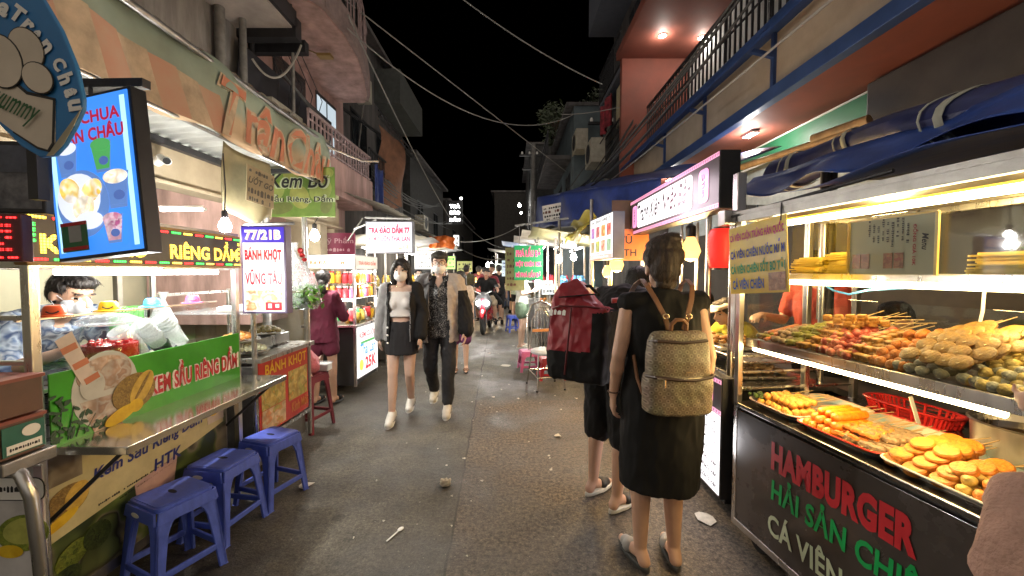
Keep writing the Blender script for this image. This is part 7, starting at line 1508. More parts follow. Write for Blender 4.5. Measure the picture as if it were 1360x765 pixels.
def skirt(P, m, hem, rad, top=None, name='skirt', wr=.008, ry=None):
    J, k = P['J'], P['k']; rg = torso_rings(J, k, P['sex'], .012 * k); dn = V((0, 0, -1)); z1 = hem * k; c = (J['hiL'] + J['hiR']) / 2; mb = MB()
    mb.loft([(V((c.x, c.y, z1)), rad * k, (ry or rad * .78) * k), (V((c.x, c.y, (z1 + c.z) / 2)), (rad * .5 + rg[1][1] / k * .5) * k, ((ry or rad * .78) * .5 + rg[1][2] / k * .5) * k), rg[1], rg[2], (J['pel'].lerp(J['wai'], .85), rg[3][1] * 1.05, rg[3][2] * 1.06)], 24, P['X'])
    me = remeshed(mb, name, max(P['vox'], .009), 4, wr * k, 9, (1, 1, .35), 3); return link(me, name, m, P['o'])
def hairdo(P, style, m=HAIRM):
    h, k, HM = P['h'], P['k'], P['HM']; mb = MB(); E = lambda x, y, z, r: mb.ell(h(x, y, z), tuple(q * k for q in r), HM, 16, 11)
    E(0, .026, .040, (.083, .094, .090)); E(0, .05, .0, (.076, .066, .075))
    if style in ('short', 'fringe', 'bun', 'crop'):
        E(0, -.045, .085, (.068, .045, .034)); E(.064, .015, .045, (.022, .05, .04)); E(-.064, .015, .045, (.022, .05, .04))
        if style == 'fringe': E(.02, -.075, .066, (.052, .024, .028)); E(-.03, -.07, .068, (.046, .026, .028)); E(0, -.01, .1, (.086, .088, .05)); E(.05, -.05, .075, (.04, .04, .035))
    if style == 'bun': E(0, .02, .115, (.088, .075, .05)); E(-.02, .03, .150, (.062, .05, .030)); E(0, .075, -.02, (.066, .035, .055)); E(0, .066, -.075, (.05, .03, .035)); E(.045, .025, .06, (.055, .07, .06)); E(-.045, .025, .06, (.055, .07, .06)); E(-.035, .04, .165, (.035, .03, .02))
    if style in ('long', 'pony', 'tied'):
        E(0, -.04, .085, (.066, .048, .034)); E(.062, .0, .045, (.026, .06, .05)); E(-.062, .0, .045, (.026, .06, .05))
    if style == 'long':
        for s_ in (-1, 1):
            mb.rc(h(s_ * .03, -.082, .07), h(s_ * .062, -.075, .02), .018 * k, .016 * k); mb.rc(h(s_ * .078, .0, .03), h(s_ * .086, .01, -.12), .022 * k, .026 * k); mb.rc(h(s_ * .086, .01, -.12), h(s_ * .085, -.01, -.25), .026 * k, .010 * k)
        for x in (-.04, 0, .04): mb.rc(h(x, .08, .03), h(x * 1.6, .07, -.15), .045 * k, .04 * k); mb.rc(h(x * 1.6, .07, -.15), h(x * 1.5, .075, -.30), .04 * k, .014 * k)
    if style == 'pony':
        E(0, .105, -.02, (.04, .035, .04)); mb.rc(h(0, .11, -.03), h(.0, .13, -.10), .045 * k, .058 * k); mb.rc(h(0, .13, -.10), h(.01, .12, -.24), .058 * k, .03 * k); mb.rc(h(.01, .12, -.24), h(.015, .11, -.29), .03 * k, .01 * k)
    me = remeshed(mb, 'hair', max(.006, P['vox'] * .8), 2, (.005 if style == 'bun' else .008) * k, 42, (1, 1, .22), 1); o = link(me, 'hair', m, P['o'])
    if P['vox'] < .0101:                                                # loose strands break the outline
        b = MB(); rn = random.Random(P['n']); N = len(me.vertices); c0 = h(0, .03, .15 if style == 'bun' else .12)
        for _ in range(1100):
            v = me.vertices[rn.randrange(N)]; n = v.normal.copy(); up = (c0 - v.co)
            f = up if style in ('bun', 'pony', 'tied') else V((rn.uniform(-.3, .3), rn.uniform(-.3, .3), -1)) if v.co.z < c0.z - .07 * k else -up
            d = (f - n * f.dot(n)); d = d.normalized() if d.length > 1e-4 else n.orthogonal().normalized(); d = (d + V((rn.uniform(-.25, .25), rn.uniform(-.25, .25), rn.uniform(-.2, .2)))).normalized()
            L_ = rn.uniform(.025, .06) * k; w_ = n.cross(d).normalized() * rn.uniform(.0007, .0016); e = rn.uniform(.001, .005); a = v.co - d * L_ * .5 - n * .003
            mid_ = v.co + n * e; z_ = v.co + d * L_ * .5 + n * (rn.uniform(-.003, .002) if rn.random() < (.96 if style == 'bun' else .88) else .009); b.add([a - w_, a + w_, mid_ + w_, mid_ - w_, z_ + w_ * .3, z_ - w_ * .3], [(0, 1, 2, 3), (3, 2, 4, 5)])
        b.build('strands', m, o)
    return o
def mask(P, m=WHITEINK):
    h, k, HM = P['h'], P['k'], P['HM']; mb = MB(); E = lambda x, y, z, r: mb.ell(h(x, y, z), tuple(q * k for q in r), HM, 20, 14)
    E(0, -.030, -.050, (.068, .068, .066)); E(0, -.082, -.040, (.040, .034, .048)); me = remeshed(mb, 'face_mask', .006, 3, .002, 30)
    HI = HM.inverted(); hd = P['J']['hd']
    o = link(me, 'face_mask', m, P['o'], None, lambda c: (HI @ (c - hd) / k).y > -.028 or (HI @ (c - hd) / k).z > .0 or (HI @ (c - hd) / k).z < -.112, .002)
    b = MB()
    for s_ in (-1, 1): b.tube([h(s_ * .064, -.035, -.01), h(s_ * .080, .0, .012), h(s_ * .086, .02, .01)], .0016, 5); b.tube([h(s_ * .062, -.03, -.085), h(s_ * .078, .0, -.04), h(s_ * .084, .02, -.02)], .0016, 5)
    b.build('ear_strap', m, o); return o
def shoes(P, m, sole=WHITEP, kind='sneaker'):
    J, k = P['J'], P['k']
    for s_ in 'LR':
        q = J['an' + s_]; t = J['to' + s_].normalized(); z0 = q.z - .085 * k; up = V((0, 0, 1)); sd = t.cross(up); pt = lambda a, z, x=0: V((q.x, q.y, z0)) + t * a * k + up * z * k + sd * x * k
        mb = MB()
        if kind == 'sneaker':
            limb(mb, [pt(-.02, .10), pt(-.045, .05)], [.045 * k, .042 * k]); limb(mb, [pt(.01, .085), pt(.10, .045), pt(.165, .034)], [.044 * k, .043 * k, .034 * k]); limb(mb, [pt(-.05, .035), pt(.15, .032)], [.038 * k, .04 * k])
            sh = link(remeshed(mb, 'shoe', .008, 2), 'shoe', m, P['o'])
            if P['vox'] < .01:
                b = MB()
                for a in (.025, .05, .075, .10): z = .128 - .62 * a; b.tube([pt(a, z - .018, -.03), pt(a + .004, z + .004, 0), pt(a, z - .018, .03)], .0045, 6)
                b.tube([pt(-.082, .05, 0), pt(-.08, .09, 0)], .012, 6); b.tube([pt(.12, .05, -.036), pt(.04, .05, -.05), pt(-.05, .055, -.042)], .006, 6); b.tube([pt(.12, .05, .036), pt(.04, .05, .05), pt(-.05, .055, .042)], .006, 6); b.build('laces', mat('grey_shoe_trim', (.26, .25, .24), .6), sh)
        else:
            limb(mb, [pt(.085, .046, -.018), pt(.10, .044, .0), pt(.085, .046, .018)], [.033 * k, .037 * k, .033 * k]); limb(mb, [pt(.09, .044), pt(.135, .036)], [.036 * k, .033 * k]); sh = link(remeshed(mb, 'slipper', .008, 2), 'slipper', m, P['o'])
        b = MB(); pl = []
        for a in range(20):
            th = 2 * math.pi * a / 20; x = math.cos(th); pl.append((.06 + .135 * x, (.044 if x > 0 else .038) * math.sin(th)))
        vs = [pt(a, -.002, c) for a, c in pl] + [pt(a * 1.0, .026, c * 1.06) for a, c in pl]; n = 20; b.add(vs, [list(range(n)), list(range(n, 2 * n))[::-1]] + [(i, n + i, n + (i + 1) % n, (i + 1) % n) for i in range(n)]); b.build('sole', sole, sh, bev=.006)
def cloth(n, c, rough=.8, **kw): return mat(n, c, rough, 0, kw.pop('var', .12), kw.pop('scale', 18), kw.pop('bump', .15), kw.pop('bscale', 260), **kw)
BLK = cloth('black_cloth', (.010, .0095, .010), spec=.3); DRESS = cloth('black_dress_cloth', (.0075, .007, .007), .8, spec=.25)

# ---- woman in black with the patterned backpack
W1 = person('woman in sleeveless black dress, back turned, wearing a tan patterned backpack', (.755, 1.96, 0), R(180), 1.65, 'f', SKIN, dict(
    shL=(.170, .0, 1.385), elL=(.232, .03, 1.12), wrL=(.245, -.02, .90), shR=(-.170, .0, 1.385), elR=(-.222, .045, 1.12), wrR=(-.215, .0, .91), hdL=(.0, -.1, -1), hdR=(.03, -.15, -1), hpR=(1, 0, 0), htR=(0, -1, 0), hpL=(-1, 0, 0), htL=(0, -1, 0),
    hd=(0, -.008, 1.565), hiL=(.09, 0, .90), knL=(.105, -.02, .48), anL=(.105, .02, .10), hiR=(-.085, 0, .90), knR=(-.07, -.02, .48), anR=(-.075, .01, .10), toL=(.28, -1, 0), toR=(-.1, -1, 0)), yaw=R(-6), vox=.006, curl=.45, size=1.12)
J, k = W1['J'], W1['k']; mb = MB(); rg = torso_rings(J, k, 'f', .016); c0 = J['pel']
mb.loft([(V((.005, .0, .425)), .196, .158), (V((0, 0, .65)), .204, .158), (V((0, 0, .85)), .202, .150), (J['pel'], .198, .142), (J['wai'], .180, .126), (J['che'], .184, .134), (J['che'].lerp(J['sho'], .6), .182, .118), (J['sho'] + V((0, 0, .0)), .165, .092), (J['sho'].lerp(J['nck'], .6), .105, .078), (J['nck'] + V((0, 0, .012)), .075, .07)], 26)
for s_ in 'LR': mb.rc(J['sho'].lerp(J['sh' + s_], .5), J['sh' + s_] + V((0, 0, .006)), .066, .060)
link(remeshed(mb, 'dress', .007, 5, .010, 8, (1, 1, .35), 2), 'dress', DRESS, W1['o']); hairdo(W1, 'bun', HAIRB); shoes(W1, mat('grey_slipper', (.30, .29, .27), .6), mat('dark_sole', (.05, .05, .045), .7), 'slipper')
b = MB(); b.tube([J['wrL'] + V((.026 * math.cos(t), .026 * math.sin(t), .02)) for t in [2 * math.pi * q / 16 for q in range(17)]], .004, 6, False); b.build('bracelet', mat('brown_cord', (.12, .06, .03), .6), W1['o'])
# the backpack she carries
def monogram():
    m = bpy.data.materials.new('tan_patterned_canvas'); m.use_nodes = True; t = m.node_tree; b_ = t.nodes['Principled BSDF']; L_ = t.links.new; b_.inputs['Roughness'].default_value = .55
    co = t.nodes.new('ShaderNodeTexCoord'); mp = t.nodes.new('ShaderNodeMapping'); mp.inputs['Rotation'].default_value = (0, R(45), 0); mp.inputs['Scale'].default_value = (1, .0, 1); L_(co.outputs['Object'], mp.inputs[0])
    ch = t.nodes.new('ShaderNodeTexVoronoi'); ch.inputs['Scale'].default_value = 42; ch.inputs['Randomness'].default_value = 0; L_(mp.outputs[0], ch.inputs['Vector'])
    r = t.nodes.new('ShaderNodeValToRGB'); e = r.color_ramp.elements; e[0].position = .10; e[0].color = (.10, .065, .035, 1); e[1].position = .2; e[1].color = (.29, .235, .155, 1); e2 = e.new(.33); e2.color = (.31, .25, .165, 1); e3 = e.new(.44); e3.color = (.19, .145, .09, 1); L_(ch.outputs['Distance'], r.inputs[0])
    n = t.nodes.new('ShaderNodeTexNoise'); n.inputs['Scale'].default_value = 12; mx = t.nodes.new('ShaderNodeMixRGB'); mx.blend_type = 'MULTIPLY'; mx.inputs[0].default_value = .35; L_(co.outputs['Object'], n.inputs[0]); L_(r.outputs[0], mx.inputs[1]); L_(n.outputs['Color'], mx.inputs[2]); L_(mx.outputs[0], b_.inputs['Base Color']); return m
MONO = monogram(); LEATHER = mat('tan_leather', (.20, .085, .035), .45, 0, .15, 14, .1, 80); BRASS = mat('pale_brass', (.62, .5, .32), .25, 1)
BP = thing('backpack', 'tan patterned canvas backpack with brown leather straps worn by the woman in black', 'backpack', (.76, 1.785, 1.03), R(0))
def bprings(zs): return [(V((0, y, z)), rx, ry) for z, rx, ry, y in zs]
mb = MB(); mb.loft(bprings([(-.175, .142, .055, 0), (-.165, .155, .068, 0), (-.05, .158, .076, 0), (.0, .150, .072, .0)]), 28, None, 3.2); mb.loft(bprings([(.004, .140, .066, 0), (.07, .140, .070, 0), (.15, .134, .062, .005), (.185, .122, .052, .01), (.20, .10, .035, .012)]), 28, None, 3.0)
me = remeshed(mb, 'bag_body', .006, 3, .005, 7, seed=4); link(me, 'bag_body', MONO, BP)
b = MB(); b.tube([(-.15, -.02, .0), (-.12, -.066, .005), (-.03, -.080, -.003), (.05, -.080, -.004), (.13, -.066, .008), (.152, -.02, .004)], .008, 8); b.tube([(-.128, -.0, .155), (-.11, -.05, .165), (0, -.062, .158), (.11, -.05, .166), (.128, 0, .155)], .007, 8); b.build('leather_piping', mat('dark_brown_leather', (.05, .025, .015), .4), BP)
b = MB(); b.tube([(-.118, -.072, .0), (0, -.083, .002), (.118, -.072, .006)], .0035, 6); b.tube([(-.09, -.086, .0), (-.092, -.09, -.035)], .006, 6); b.box((.02, -.0745, .03), (.026, .003, .006)); b.build('zip', BRASS, BP)
b = MB(); b.tube([(-.035, -.005, .2), (-.034, -.012, .235), (-.015, -.016, .255), (.015, -.016, .255), (.034, -.012, .235), (.035, -.005, .2)], .010, 8); b.build('grab_handle', LEATHER, BP)
for s_ in (-1, 1):
    b = MB(); pts = [V((s_ * .035, .02, .205)), V((s_ * .05, .02, .26)), V((s_ * .085, .055, .345)), V((s_ * .108, .100, .405)), V((s_ * .112, .165, .435)), V((s_ * .118, .245, .41)), V((s_ * .135, .33, .33))]
    for p, q in zip(pts[:-1], pts[1:]): b.bar(p, q + (q - p).normalized() * .004, .024, .007, up=(0, -1, .4))
    b.build('shoulder_strap', LEATHER, BP, bev=.002); b = MB(); b.tube([V((s_ * .052, .008, .268)) + V((.014 * math.cos(t), 0, .011 * math.sin(t))) for t in [2 * math.pi * q / 14 for q in range(15)]], .003, 6, False); b.build('ring', BRASS, BP)
b = MB(); b.tube([(-.14, .02, -.12), (-.165, .06, -.03), (-.17, .10, .07)], .008, 6); b.build('lower_strap', LEATHER, BP)

# ---- man with the red delivery bag, turned to the stalls
W2 = person('man in black shorts and sandals half hidden by the woman in black', (.645, 2.52, 0), R(128), 1.68, 'm', SKIN, dict(
    wai=(0, -.02, 1.06), che=(0, -.09, 1.24), sho=(0, -.14, 1.35), nck=(0, -.20, 1.37), hd=(0, -.31, 1.43), shL=(.17, -.14, 1.345), shR=(-.17, -.14, 1.345), elL=(.23, -.16, 1.08), wrL=(.16, -.34, .98), elR=(-.23, -.16, 1.07), wrR=(-.17, -.36, 1.0), hdL=(-.1, -1, .1), hdR=(.1, -1, .1), hpL=(0, 0, -1), hpR=(0, 0, -1), htL=(-1, 0, 0), htR=(1, 0, 0),
    hiL=(.09, .0, .90), knL=(.115, -.02, .48), anL=(.12, .03, .095), hiR=(-.09, 0, .90), knR=(-.10, .0, .48), anR=(-.10, .06, .095)), nod=R(12), vox=.008)
shirt(W2, [cloth('red_shirt_cloth', (.38, .012, .018)), BLK], .9, .84, .02, .014, lambda c: 0 if abs(c.x) > .205 and c.z > .9 else 1, armr=(.066, .058, .05)); pants(W2, BLK, 1.06, (.115, .098, .094), name='shorts'); hairdo(W2, 'short'); shoes(W2, mat('black_sandal_strap', (.03, .028, .028), .6), mat('cream_sole', (.62, .60, .52), .6), 'slipper')
DB = thing('delivery_bag', 'big red and black insulated delivery bag on the back of the man in shorts', 'bag', (.435, 2.36, .915), R(-34)); DB.scale = (.74, .9, .90); REDB = cloth('red_bag_nylon', (.30, .010, .022), .5, bump=.25, bscale=30)
mb = MB(); mb.loft([(V((0, 0, -.05)), .225, .165), (V((0, 0, -.03)), .238, .178), (V((0, .0, .22)), .245, .18), (V((.01, .02, .43)), .235, .165), (V((.02, .02, .47)), .215, .14), (V((.05, .03, .50)), .14, .09)], 28, None, 9)
link(remeshed(mb, 'bag_body', .007, 3, .016, 5, seed=2), 'bag_body', [REDB, BLK], DB, lambda c: 1 if c.z < .15 + .05 * c.x or (c.x > .15 and c.z < .40) else 0)
b = MB()
for pts in ([(-.25, -.1, .40), (-.1, -.2, .435), (.12, -.19, .44), (.25, -.1, .42)], [(-.262, -.05, .0), (-.27, -.08, .2), (-.25, -.08, .42)], [(-.05, -.205, .0), (-.02, -.21, .2), (.0, -.195, .43)]): b.tube(pts, .007, 6)
b.build('piping', mat('dark_red_trim', (.12, .005, .01), .5), DB); b = MB(); b.bar((-.12, -.17, .49), (.16, -.1, .515), .03, .008); b.tube([(-.02, .1, .50), (.0, .0, .56), (.06, -.02, .56), (.1, .06, .5)], .012, 8); b.build('handle_strap', BLK, DB)
q = panel('bag_print', None, None, (0, 0, 0), R(-90), .01, .01, .001, REDB, parent=DB, bev=0); q.location = (-.12, -.205, .395); q.rotation_euler = (R(78), 0, R(-4)); scribble(q, 0, 0, .13, .045, WHITEINK, .004)
b = MB(); b.tube([(.18, .12, .46), (.30, .22, .47), (.36, .36, .36), (.34, .42, .14)], .018, 8); b.build('shoulder_strap', REDB, DB)

# ---- the couple walking towards us
W3 = person('young woman in grey cardigan, white crop top, black skirt and white mask', (-1.13, 4.0, 0), R(4), 1.63, 'f', SKINP, dict(
    elL=(.215, .01, 1.11), wrL=(.205, -.06, .885), elR=(-.215, .03, 1.11), wrR=(-.24, .03, .86), hdL=(.15, -.3, -1), hpL=(-.2, .9, -.2),
    hiL=(.085, 0, .9), knL=(.08, -.03, .49), anL=(.06, .16, .14), hiR=(-.085, 0, .9), knR=(-.085, -.08, .49), anR=(-.085, -.14, .085)), nod=R(4), vox=.008)
hairdo(W3, 'long'); mask(W3); k = W3['k']
shirt(W3, cloth('white_rib_knit', (.72, .68, .64), var=.05, bump=.4), 0, 1.10, .008, 0, None, lambda c: c.z > 1.365 * k and abs(c.x) < .13, 'crop_top', .004)
skirt(W3, cloth('black_skirt_cloth', (.015, .014, .016)), .70, .172)
GREYC = cloth('grey_knit', (.30, .295, .295), .9, bump=.5, bscale=120)
shirt(W3, [GREYC, BLK], 1.93, .84, .028, .020, lambda c: 1 if (c.x > .105 and c.y < .5) or (abs(c.x + .108) < .022 and c.y < -.03) else 0, lambda c: (abs(c.x) < .10 and c.y < -.02) or (c.z > 1.36 * k and abs(c.x) < .115 and c.y < .06), 'cardigan', .012, .006, armr=(.064, .058, .054))
b = MB()
for z in (1.0, .92, .84): b.ell((-.112 * k, -.16, z * k), (.011, .006, .011), None, 8, 6)
b.each('button', WHITEP, W3['o']); shoes(W3, mat('white_sneaker', (.66, .64, .58), .6, 0, .08, 16)); b = MB(); b.tube([(.055 * math.sin(t) * k, (-.012 - .072 * math.cos(t)) * k, (1.445 - .035 * math.cos(t)) * k) for t in [R(-80 + 16 * q) for q in range(11)]], .0015, 5); b.build('necklace', BRASS, W3['o'])
W4 = person('young man in dark flat cap, glasses and two tone jacket over a black patterned shirt', (-.78, 4.22, 0), R(3), 1.71, 'm', SKINP, dict(
    elL=(.255, .03, 1.12), wrL=(.275, -.06, .87), elR=(-.245, .02, 1.12), wrR=(-.185, -.17, .87), hdR=(-.05, -.35, -1), hpR=(.2, .8, -.4), hdL=(.0, -.25, -1),
    hiL=(.09, 0, .9), knL=(.10, -.10, .49), anL=(.09, -.13, .085), hiR=(-.09, 0, .9), knR=(-.10, -.03, .50), anR=(-.09, .20, .15)), yaw=R(4), vox=.008)
hairdo(W4, 'short'); mask(W4); h = W4['h']; k = W4['k']; mb = MB(); mb.ell(h(0, .012, .085), (.092 * k, .108 * k, .052 * k), W4['HM']); mb.ell(h(0, -.06, .072), (.078 * k, .075 * k, .022 * k), W4['HM']); mb.ell(h(0, .03, .065), (.09 * k, .1 * k, .04 * k), W4['HM'])
link(remeshed(mb, 'flat_cap', .008, 4, .006, 14), 'flat_cap', cloth('olive_black_wool', (.055, .052, .04), .9), W4['o'])
b = MB()
for s_ in (-1, 1): b.tube([h(s_ * .036 + .030 * math.cos(t), -.108, .006 + .024 * math.sin(t)) for t in [2 * math.pi * q / 18 for q in range(19)]], .0028, 6, False); b.tube([h(s_ * .066, -.105, .012), h(s_ * .082, -.05, .012), h(s_ * .084, .02, .005)], .0024, 5)
b.tube([h(-.008, -.112, .01), h(.008, -.112, .01)], .0025, 5); b.build('glasses', BLACK, W4['o'])
PATT = photo('black_white_print', [(.012, .012, .013), (.014, .014, .015), (.012, .012, .014), (.018, .018, .02)], 14)
t = PATT.node_tree; nz = t.nodes.new('ShaderNodeTexNoise'); nz.inputs['Scale'].default_value = 15; nz.inputs['Distortion'].default_value = 2.6; r_ = t.nodes.new('ShaderNodeValToRGB'); e = r_.color_ramp.elements; e[0].position = .485; e[0].color = (.013, .013, .014, 1); e[1].position = .53; e[1].color = (.013, .013, .014, 1); q = e.new(.507); q.color = (.55, .54, .5, 1); co = t.nodes.new('ShaderNodeTexCoord'); t.links.new(co.outputs['Object'], nz.inputs[0]); t.links.new(nz.outputs[0], r_.inputs[0]); t.links.new(r_.outputs[0], t.nodes['Principled BSDF'].inputs['Base Color'])
shirt(W4, PATT, .5, .80, .014, .006, None, lambda c: c.z > 1.33 * k and c.y < .0 and abs(c.x) < (c.z - 1.33 * k) * .6, 'shirt', .008)
pants(W4, cloth('black_denim', (.016, .016, .018)), 1.86, (.102, .072, .060))
shirt(W4, [cloth('charcoal_panel', (.25, .245, .245), .9), BLK, cloth('beige_panel', (.46, .39, .32), .9)], 1.95, .76, .038, .020, lambda c: 1 if abs(c.x) > .20 and c.z < 1.30 * k else (2 if c.x > .02 else 0), lambda c: (abs(c.x) < .095 + (.02 if c.z < 1 else 0) and c.y < -.02) or (c.z > 1.40 * k and abs(c.x) < .10), 'jacket', .015, .008, armr=(.07, .064, .060), flare=.05)
b = MB(); mb = b
for s_ in (-1, 1): b.add([h(s_ * .03, -.03, -.135), h(s_ * .085, -.0, -.135), h(s_ * .12, -.08, -.21), h(s_ * .055, -.105, -.255)], [(0, 1, 2, 3)])
b.build('collar', BLK, W4['o'], solid=.008); shoes(W4, mat('cream_sneaker', (.60, .56, .47), .6, 0, .12, 16)); b = MB(); b.tube([W4['J']['wrL'] + V((.031 * math.cos(t), .031 * math.sin(t), .015)) for t in [2 * math.pi * q / 14 for q in range(15)]], .006, 6, False); b.build('wristwatch', WHITEP, W4['o'])

# ---- woman in burgundy at the tea cart
W5 = person('woman in burgundy shirt and shorts, hair tied back, at the tea cart', (-2.14, 4.42, 0), R(172), 1.52, 'f', SKIN, dict(elL=(.24, -.06, 1.12), wrL=(.14, -.22, 1.05), elR=(-.24, -.06, 1.12), wrR=(-.16, -.22, 1.04), hdL=(-.4, -1, .1), hdR=(.4, -1, .1), hpL=(0, 0, -1), hpR=(0, 0, -1), htL=(-1, 0, 0), htR=(1, 0, 0), anL=(.10, .03, .095), anR=(-.12, -.02, .095), knR=(-.11, -.02, .49)), yaw=R(22), nod=R(-6), vox=.009)
BURG = cloth('burgundy_cloth', (.15, .018, .045)); hairdo(W5, 'pony'); shirt(W5, BURG, .98, .80, .026, .020, wr=.012, flare=.0); pants(W5, BURG, .46, (.106, .104), name='shorts'); shoes(W5, BLK, BLACK, 'slipper')
# ---- woman in green shorts
W6 = person('woman in white shirt and sage green shorts standing sideways beside the right stalls', (.20, 7.75, 0), R(72), 1.62, 'f', SKINP, dict(elL=(.17, -.05, 1.14), wrL=(.1, -.26, 1.19), elR=(-.17, -.05, 1.14), wrR=(-.1, -.26, 1.2), hdL=(-.3, -.8, .3), hdR=(.3, -.8, .3), hpL=(-1, 0, 0), hpR=(1, 0, 0), htL=(0, 0, 1), htR=(0, 0, 1)), nod=R(14), vox=.011)
hairdo(W6, 'tied'); shirt(W6, cloth('off_white_tee', (.62, .62, .58)), .55, .92, .02, .016); pants(W6, cloth('sage_green_cloth', (.13, .19, .13)), .42, (.12, .118), name='shorts'); shoes(W6, mat('cream_sneaker', (.60, .56, .47), .6), WHITEP, 'slipper')
o = thing('drink_cup', 'white drink cup held by the woman in green shorts', 'cup', tuple(V((.50, 7.66, 1.16)))); b = MB(); b.lathe([(.026, 0), (.038, .11), (.04, .115), (0, .118)], (.50, 7.66, 1.16), 16); b.build('cup', POLY, o, True); b = MB(); b.lathe([(.024, .004), (.034, .09), (0, .092)], (.50, 7.66, 1.16), 16); b.build('drink', mat('milky_drink', (.6, .5, .4), .4), o, True)
# ---- riders on the scooter
ride = dict(pel=(0, .72, .86), wai=(0, .70, 1.0), che=(0, .66, 1.19), sho=(0, .64, 1.31), nck=(0, .63, 1.37), hd=(0, .60, 1.50), shL=(.18, .64, 1.30), shR=(-.18, .64, 1.30), elL=(.30, .52, 1.08), elR=(-.30, .52, 1.08), wrL=(.33, .33, 1.05), wrR=(-.33, .33, 1.05), hdL=(0, -1, -.1), hdR=(0, -1, -.1), hpL=(0, 0, -1), hpR=(0, 0, -1), htL=(-1, 0, 0), htR=(1, 0, 0), hiL=(.1, .72, .84), hiR=(-.1, .72, .84), knL=(.24, .32, .74), knR=(-.22, .34, .72), anL=(.24, .50, .36), anR=(-.22, .55, .37))
W7 = person('man in black polo and beige shorts riding the scooter', (-.70, 9.45, 0), R(-4), 1.68, 'm', SKIN, ride, vox=.012, fingers=False); hairdo(W7, 'fringe'); shirt(W7, BLK, .6, .90, .018, .014, wr=.008); pants(W7, cloth('beige_shorts_cloth', (.36, .28, .19)), .95, (.105, .09), name='shorts'); shoes(W7, BLK, BLACK, 'slipper')
pil = {n: (p[0], p[1] + .42, p[2] + .06) if n[:2] not in ('hd', 'hp', 'ht') or n == 'hd' else p for n, p in ride.items()}; pil.update(hd=(.10, 1.0, 1.62), nck=(.07, 1.03, 1.47), elL=(.30, .90, 1.14), wrL=(.26, .68, 1.22), elR=(-.3, .95, 1.14), wrR=(-.2, .75, 1.1), knL=(.33, .78, .74), knR=(-.30, .80, .74), anL=(.33, .95, .34), anR=(-.3, .98, .36))
W8 = person('pillion passenger leaning out behind the scooter rider, one arm raised', (-.70, 9.45, 0), R(-4), 1.68, 'm', SKIN, pil, yaw=R(-10), vox=.012, fingers=False); hairdo(W8, 'fringe'); shirt(W8, cloth('dark_red_tee', (.22, .02, .03)), .55, .90, .018, .014); pants(W8, BLK, 1.0, (.105, .085), name='shorts'); shoes(W8, BLK, BLACK, 'slipper')
# ---- woman peeking from behind the man in glasses
W9 = person('woman with dark hair and purple shorts walking half hidden behind the man in glasses', (-.78, 5.9, 0), R(6), 1.52, 'f', SKINP, {}, yaw=R(-15), vox=.011, fingers=False); hairdo(W9, 'long'); shirt(W9, cloth('pale_tee', (.55, .45, .36)), .6, .88, .02, .016); pants(W9, cloth('purple_shorts_cloth', (.14, .03, .12)), .85, (.11, .1), name='shorts'); shoes(W9, LEATHER, BLACK, 'slipper')
# ---- people further along the street: built once, clothes differ
def walker(label, x, y, rz, H, sex, top, bottom, long_=False, style='short', sl=.55, pose=None, to=1.86):
    P = person(label, (x, y, 0), rz, H, sex, random.choice((SKIN, SKINP, SKINT)), pose or {}, vox=.014, fingers=False, group=None); hairdo(P, style); shirt(P, top, sl, .86, .02, .015); pants(P, bottom, to, name='trousers' if to > 1.2 else 'shorts'); shoes(P, BLK, BLACK, 'sneaker'); return P
walker('man in a loose black tee and shorts seen from behind beyond the scooter', -.38, 11.3, R(186), 1.72, 'm', BLK, cloth('black_shorts', (.02, .02, .022)), to=.95)
walker('person in a pale sage shirt and black shorts standing at the right stalls', .12, 12.2, R(150), 1.62, 'f', cloth('sage_shirt', (.30, .36, .28)), BLK, to=.6, style='tied')
walker('person in an olive jacket standing left of the scooter', -1.25, 10.8, R(160), 1.70, 'm', cloth('olive_jacket', (.13, .12, .06)), BLK, sl=1.9)
walker('vendor in a yellow shirt behind the left stall lights', -2.0, 8.4, R(20), 1.58, 'f', cloth('yellow_shirt', (.65, .42, .04)), BLK, style='tied')
walker('person in dark clothes walking away in the middle of the crowd', -.95, 13.5, R(180), 1.68, 'm', cloth('charcoal_tee', (.05, .05, .055)), BLK)
walker('person in a white shirt among the far crowd on the left', -1.6, 14.2, R(190), 1.62, 'f', cloth('white_shirt_far', (.55, .54, .52)), cloth('blue_jeans', (.06, .08, .14)), style='long')
walker('person in a beige shirt at the far end of the street', -.2, 16.0, R(170), 1.66, 'm', cloth('beige_shirt_far', (.40, .33, .24)), cloth('blue_jeans', (.06, .08, .14)))
walker('person in a dark blue top at the far left stalls', -2.0, 12.6, R(200), 1.6, 'f', cloth('dark_blue_top', (.04, .06, .13)), BLK, style='pony')
walker('person in a grey tee standing by the right stalls beyond the sage shirt', .0, 14.3, R(120), 1.66, 'm', cloth('grey_tee_far', (.22, .22, .23)), BLK, to=.95)
walker('person in a pink blouse among the left crowd before the white shirt', -1.75, 10.0, R(30), 1.56, 'f', cloth('pink_blouse_far', (.5, .2, .25)), BLK, style='tied')
walker('person with a dark cap and maroon top right behind the scooter pillion', -1.05, 12.4, R(175), 1.70, 'm', cloth('maroon_top_far', (.16, .03, .05)), cloth('blue_jeans', (.06, .08, .14)))
walker('tall person in a white tee in the middle of the distant crowd', -.65, 15.2, R(185), 1.76, 'm', cloth('white_shirt_far', (.55, .54, .52)), BLK)
walker('person in an orange top at the distant left stalls', -1.9, 16.2, R(90), 1.58, 'f', cloth('orange_top_far', (.5, .18, .04)), BLK, style='tied')
walker('person in a black tee and cap coming out of the distant crowd', -1.3, 16.8, R(5), 1.70, 'm', BLK, cloth('blue_jeans', (.06, .08, .14)))
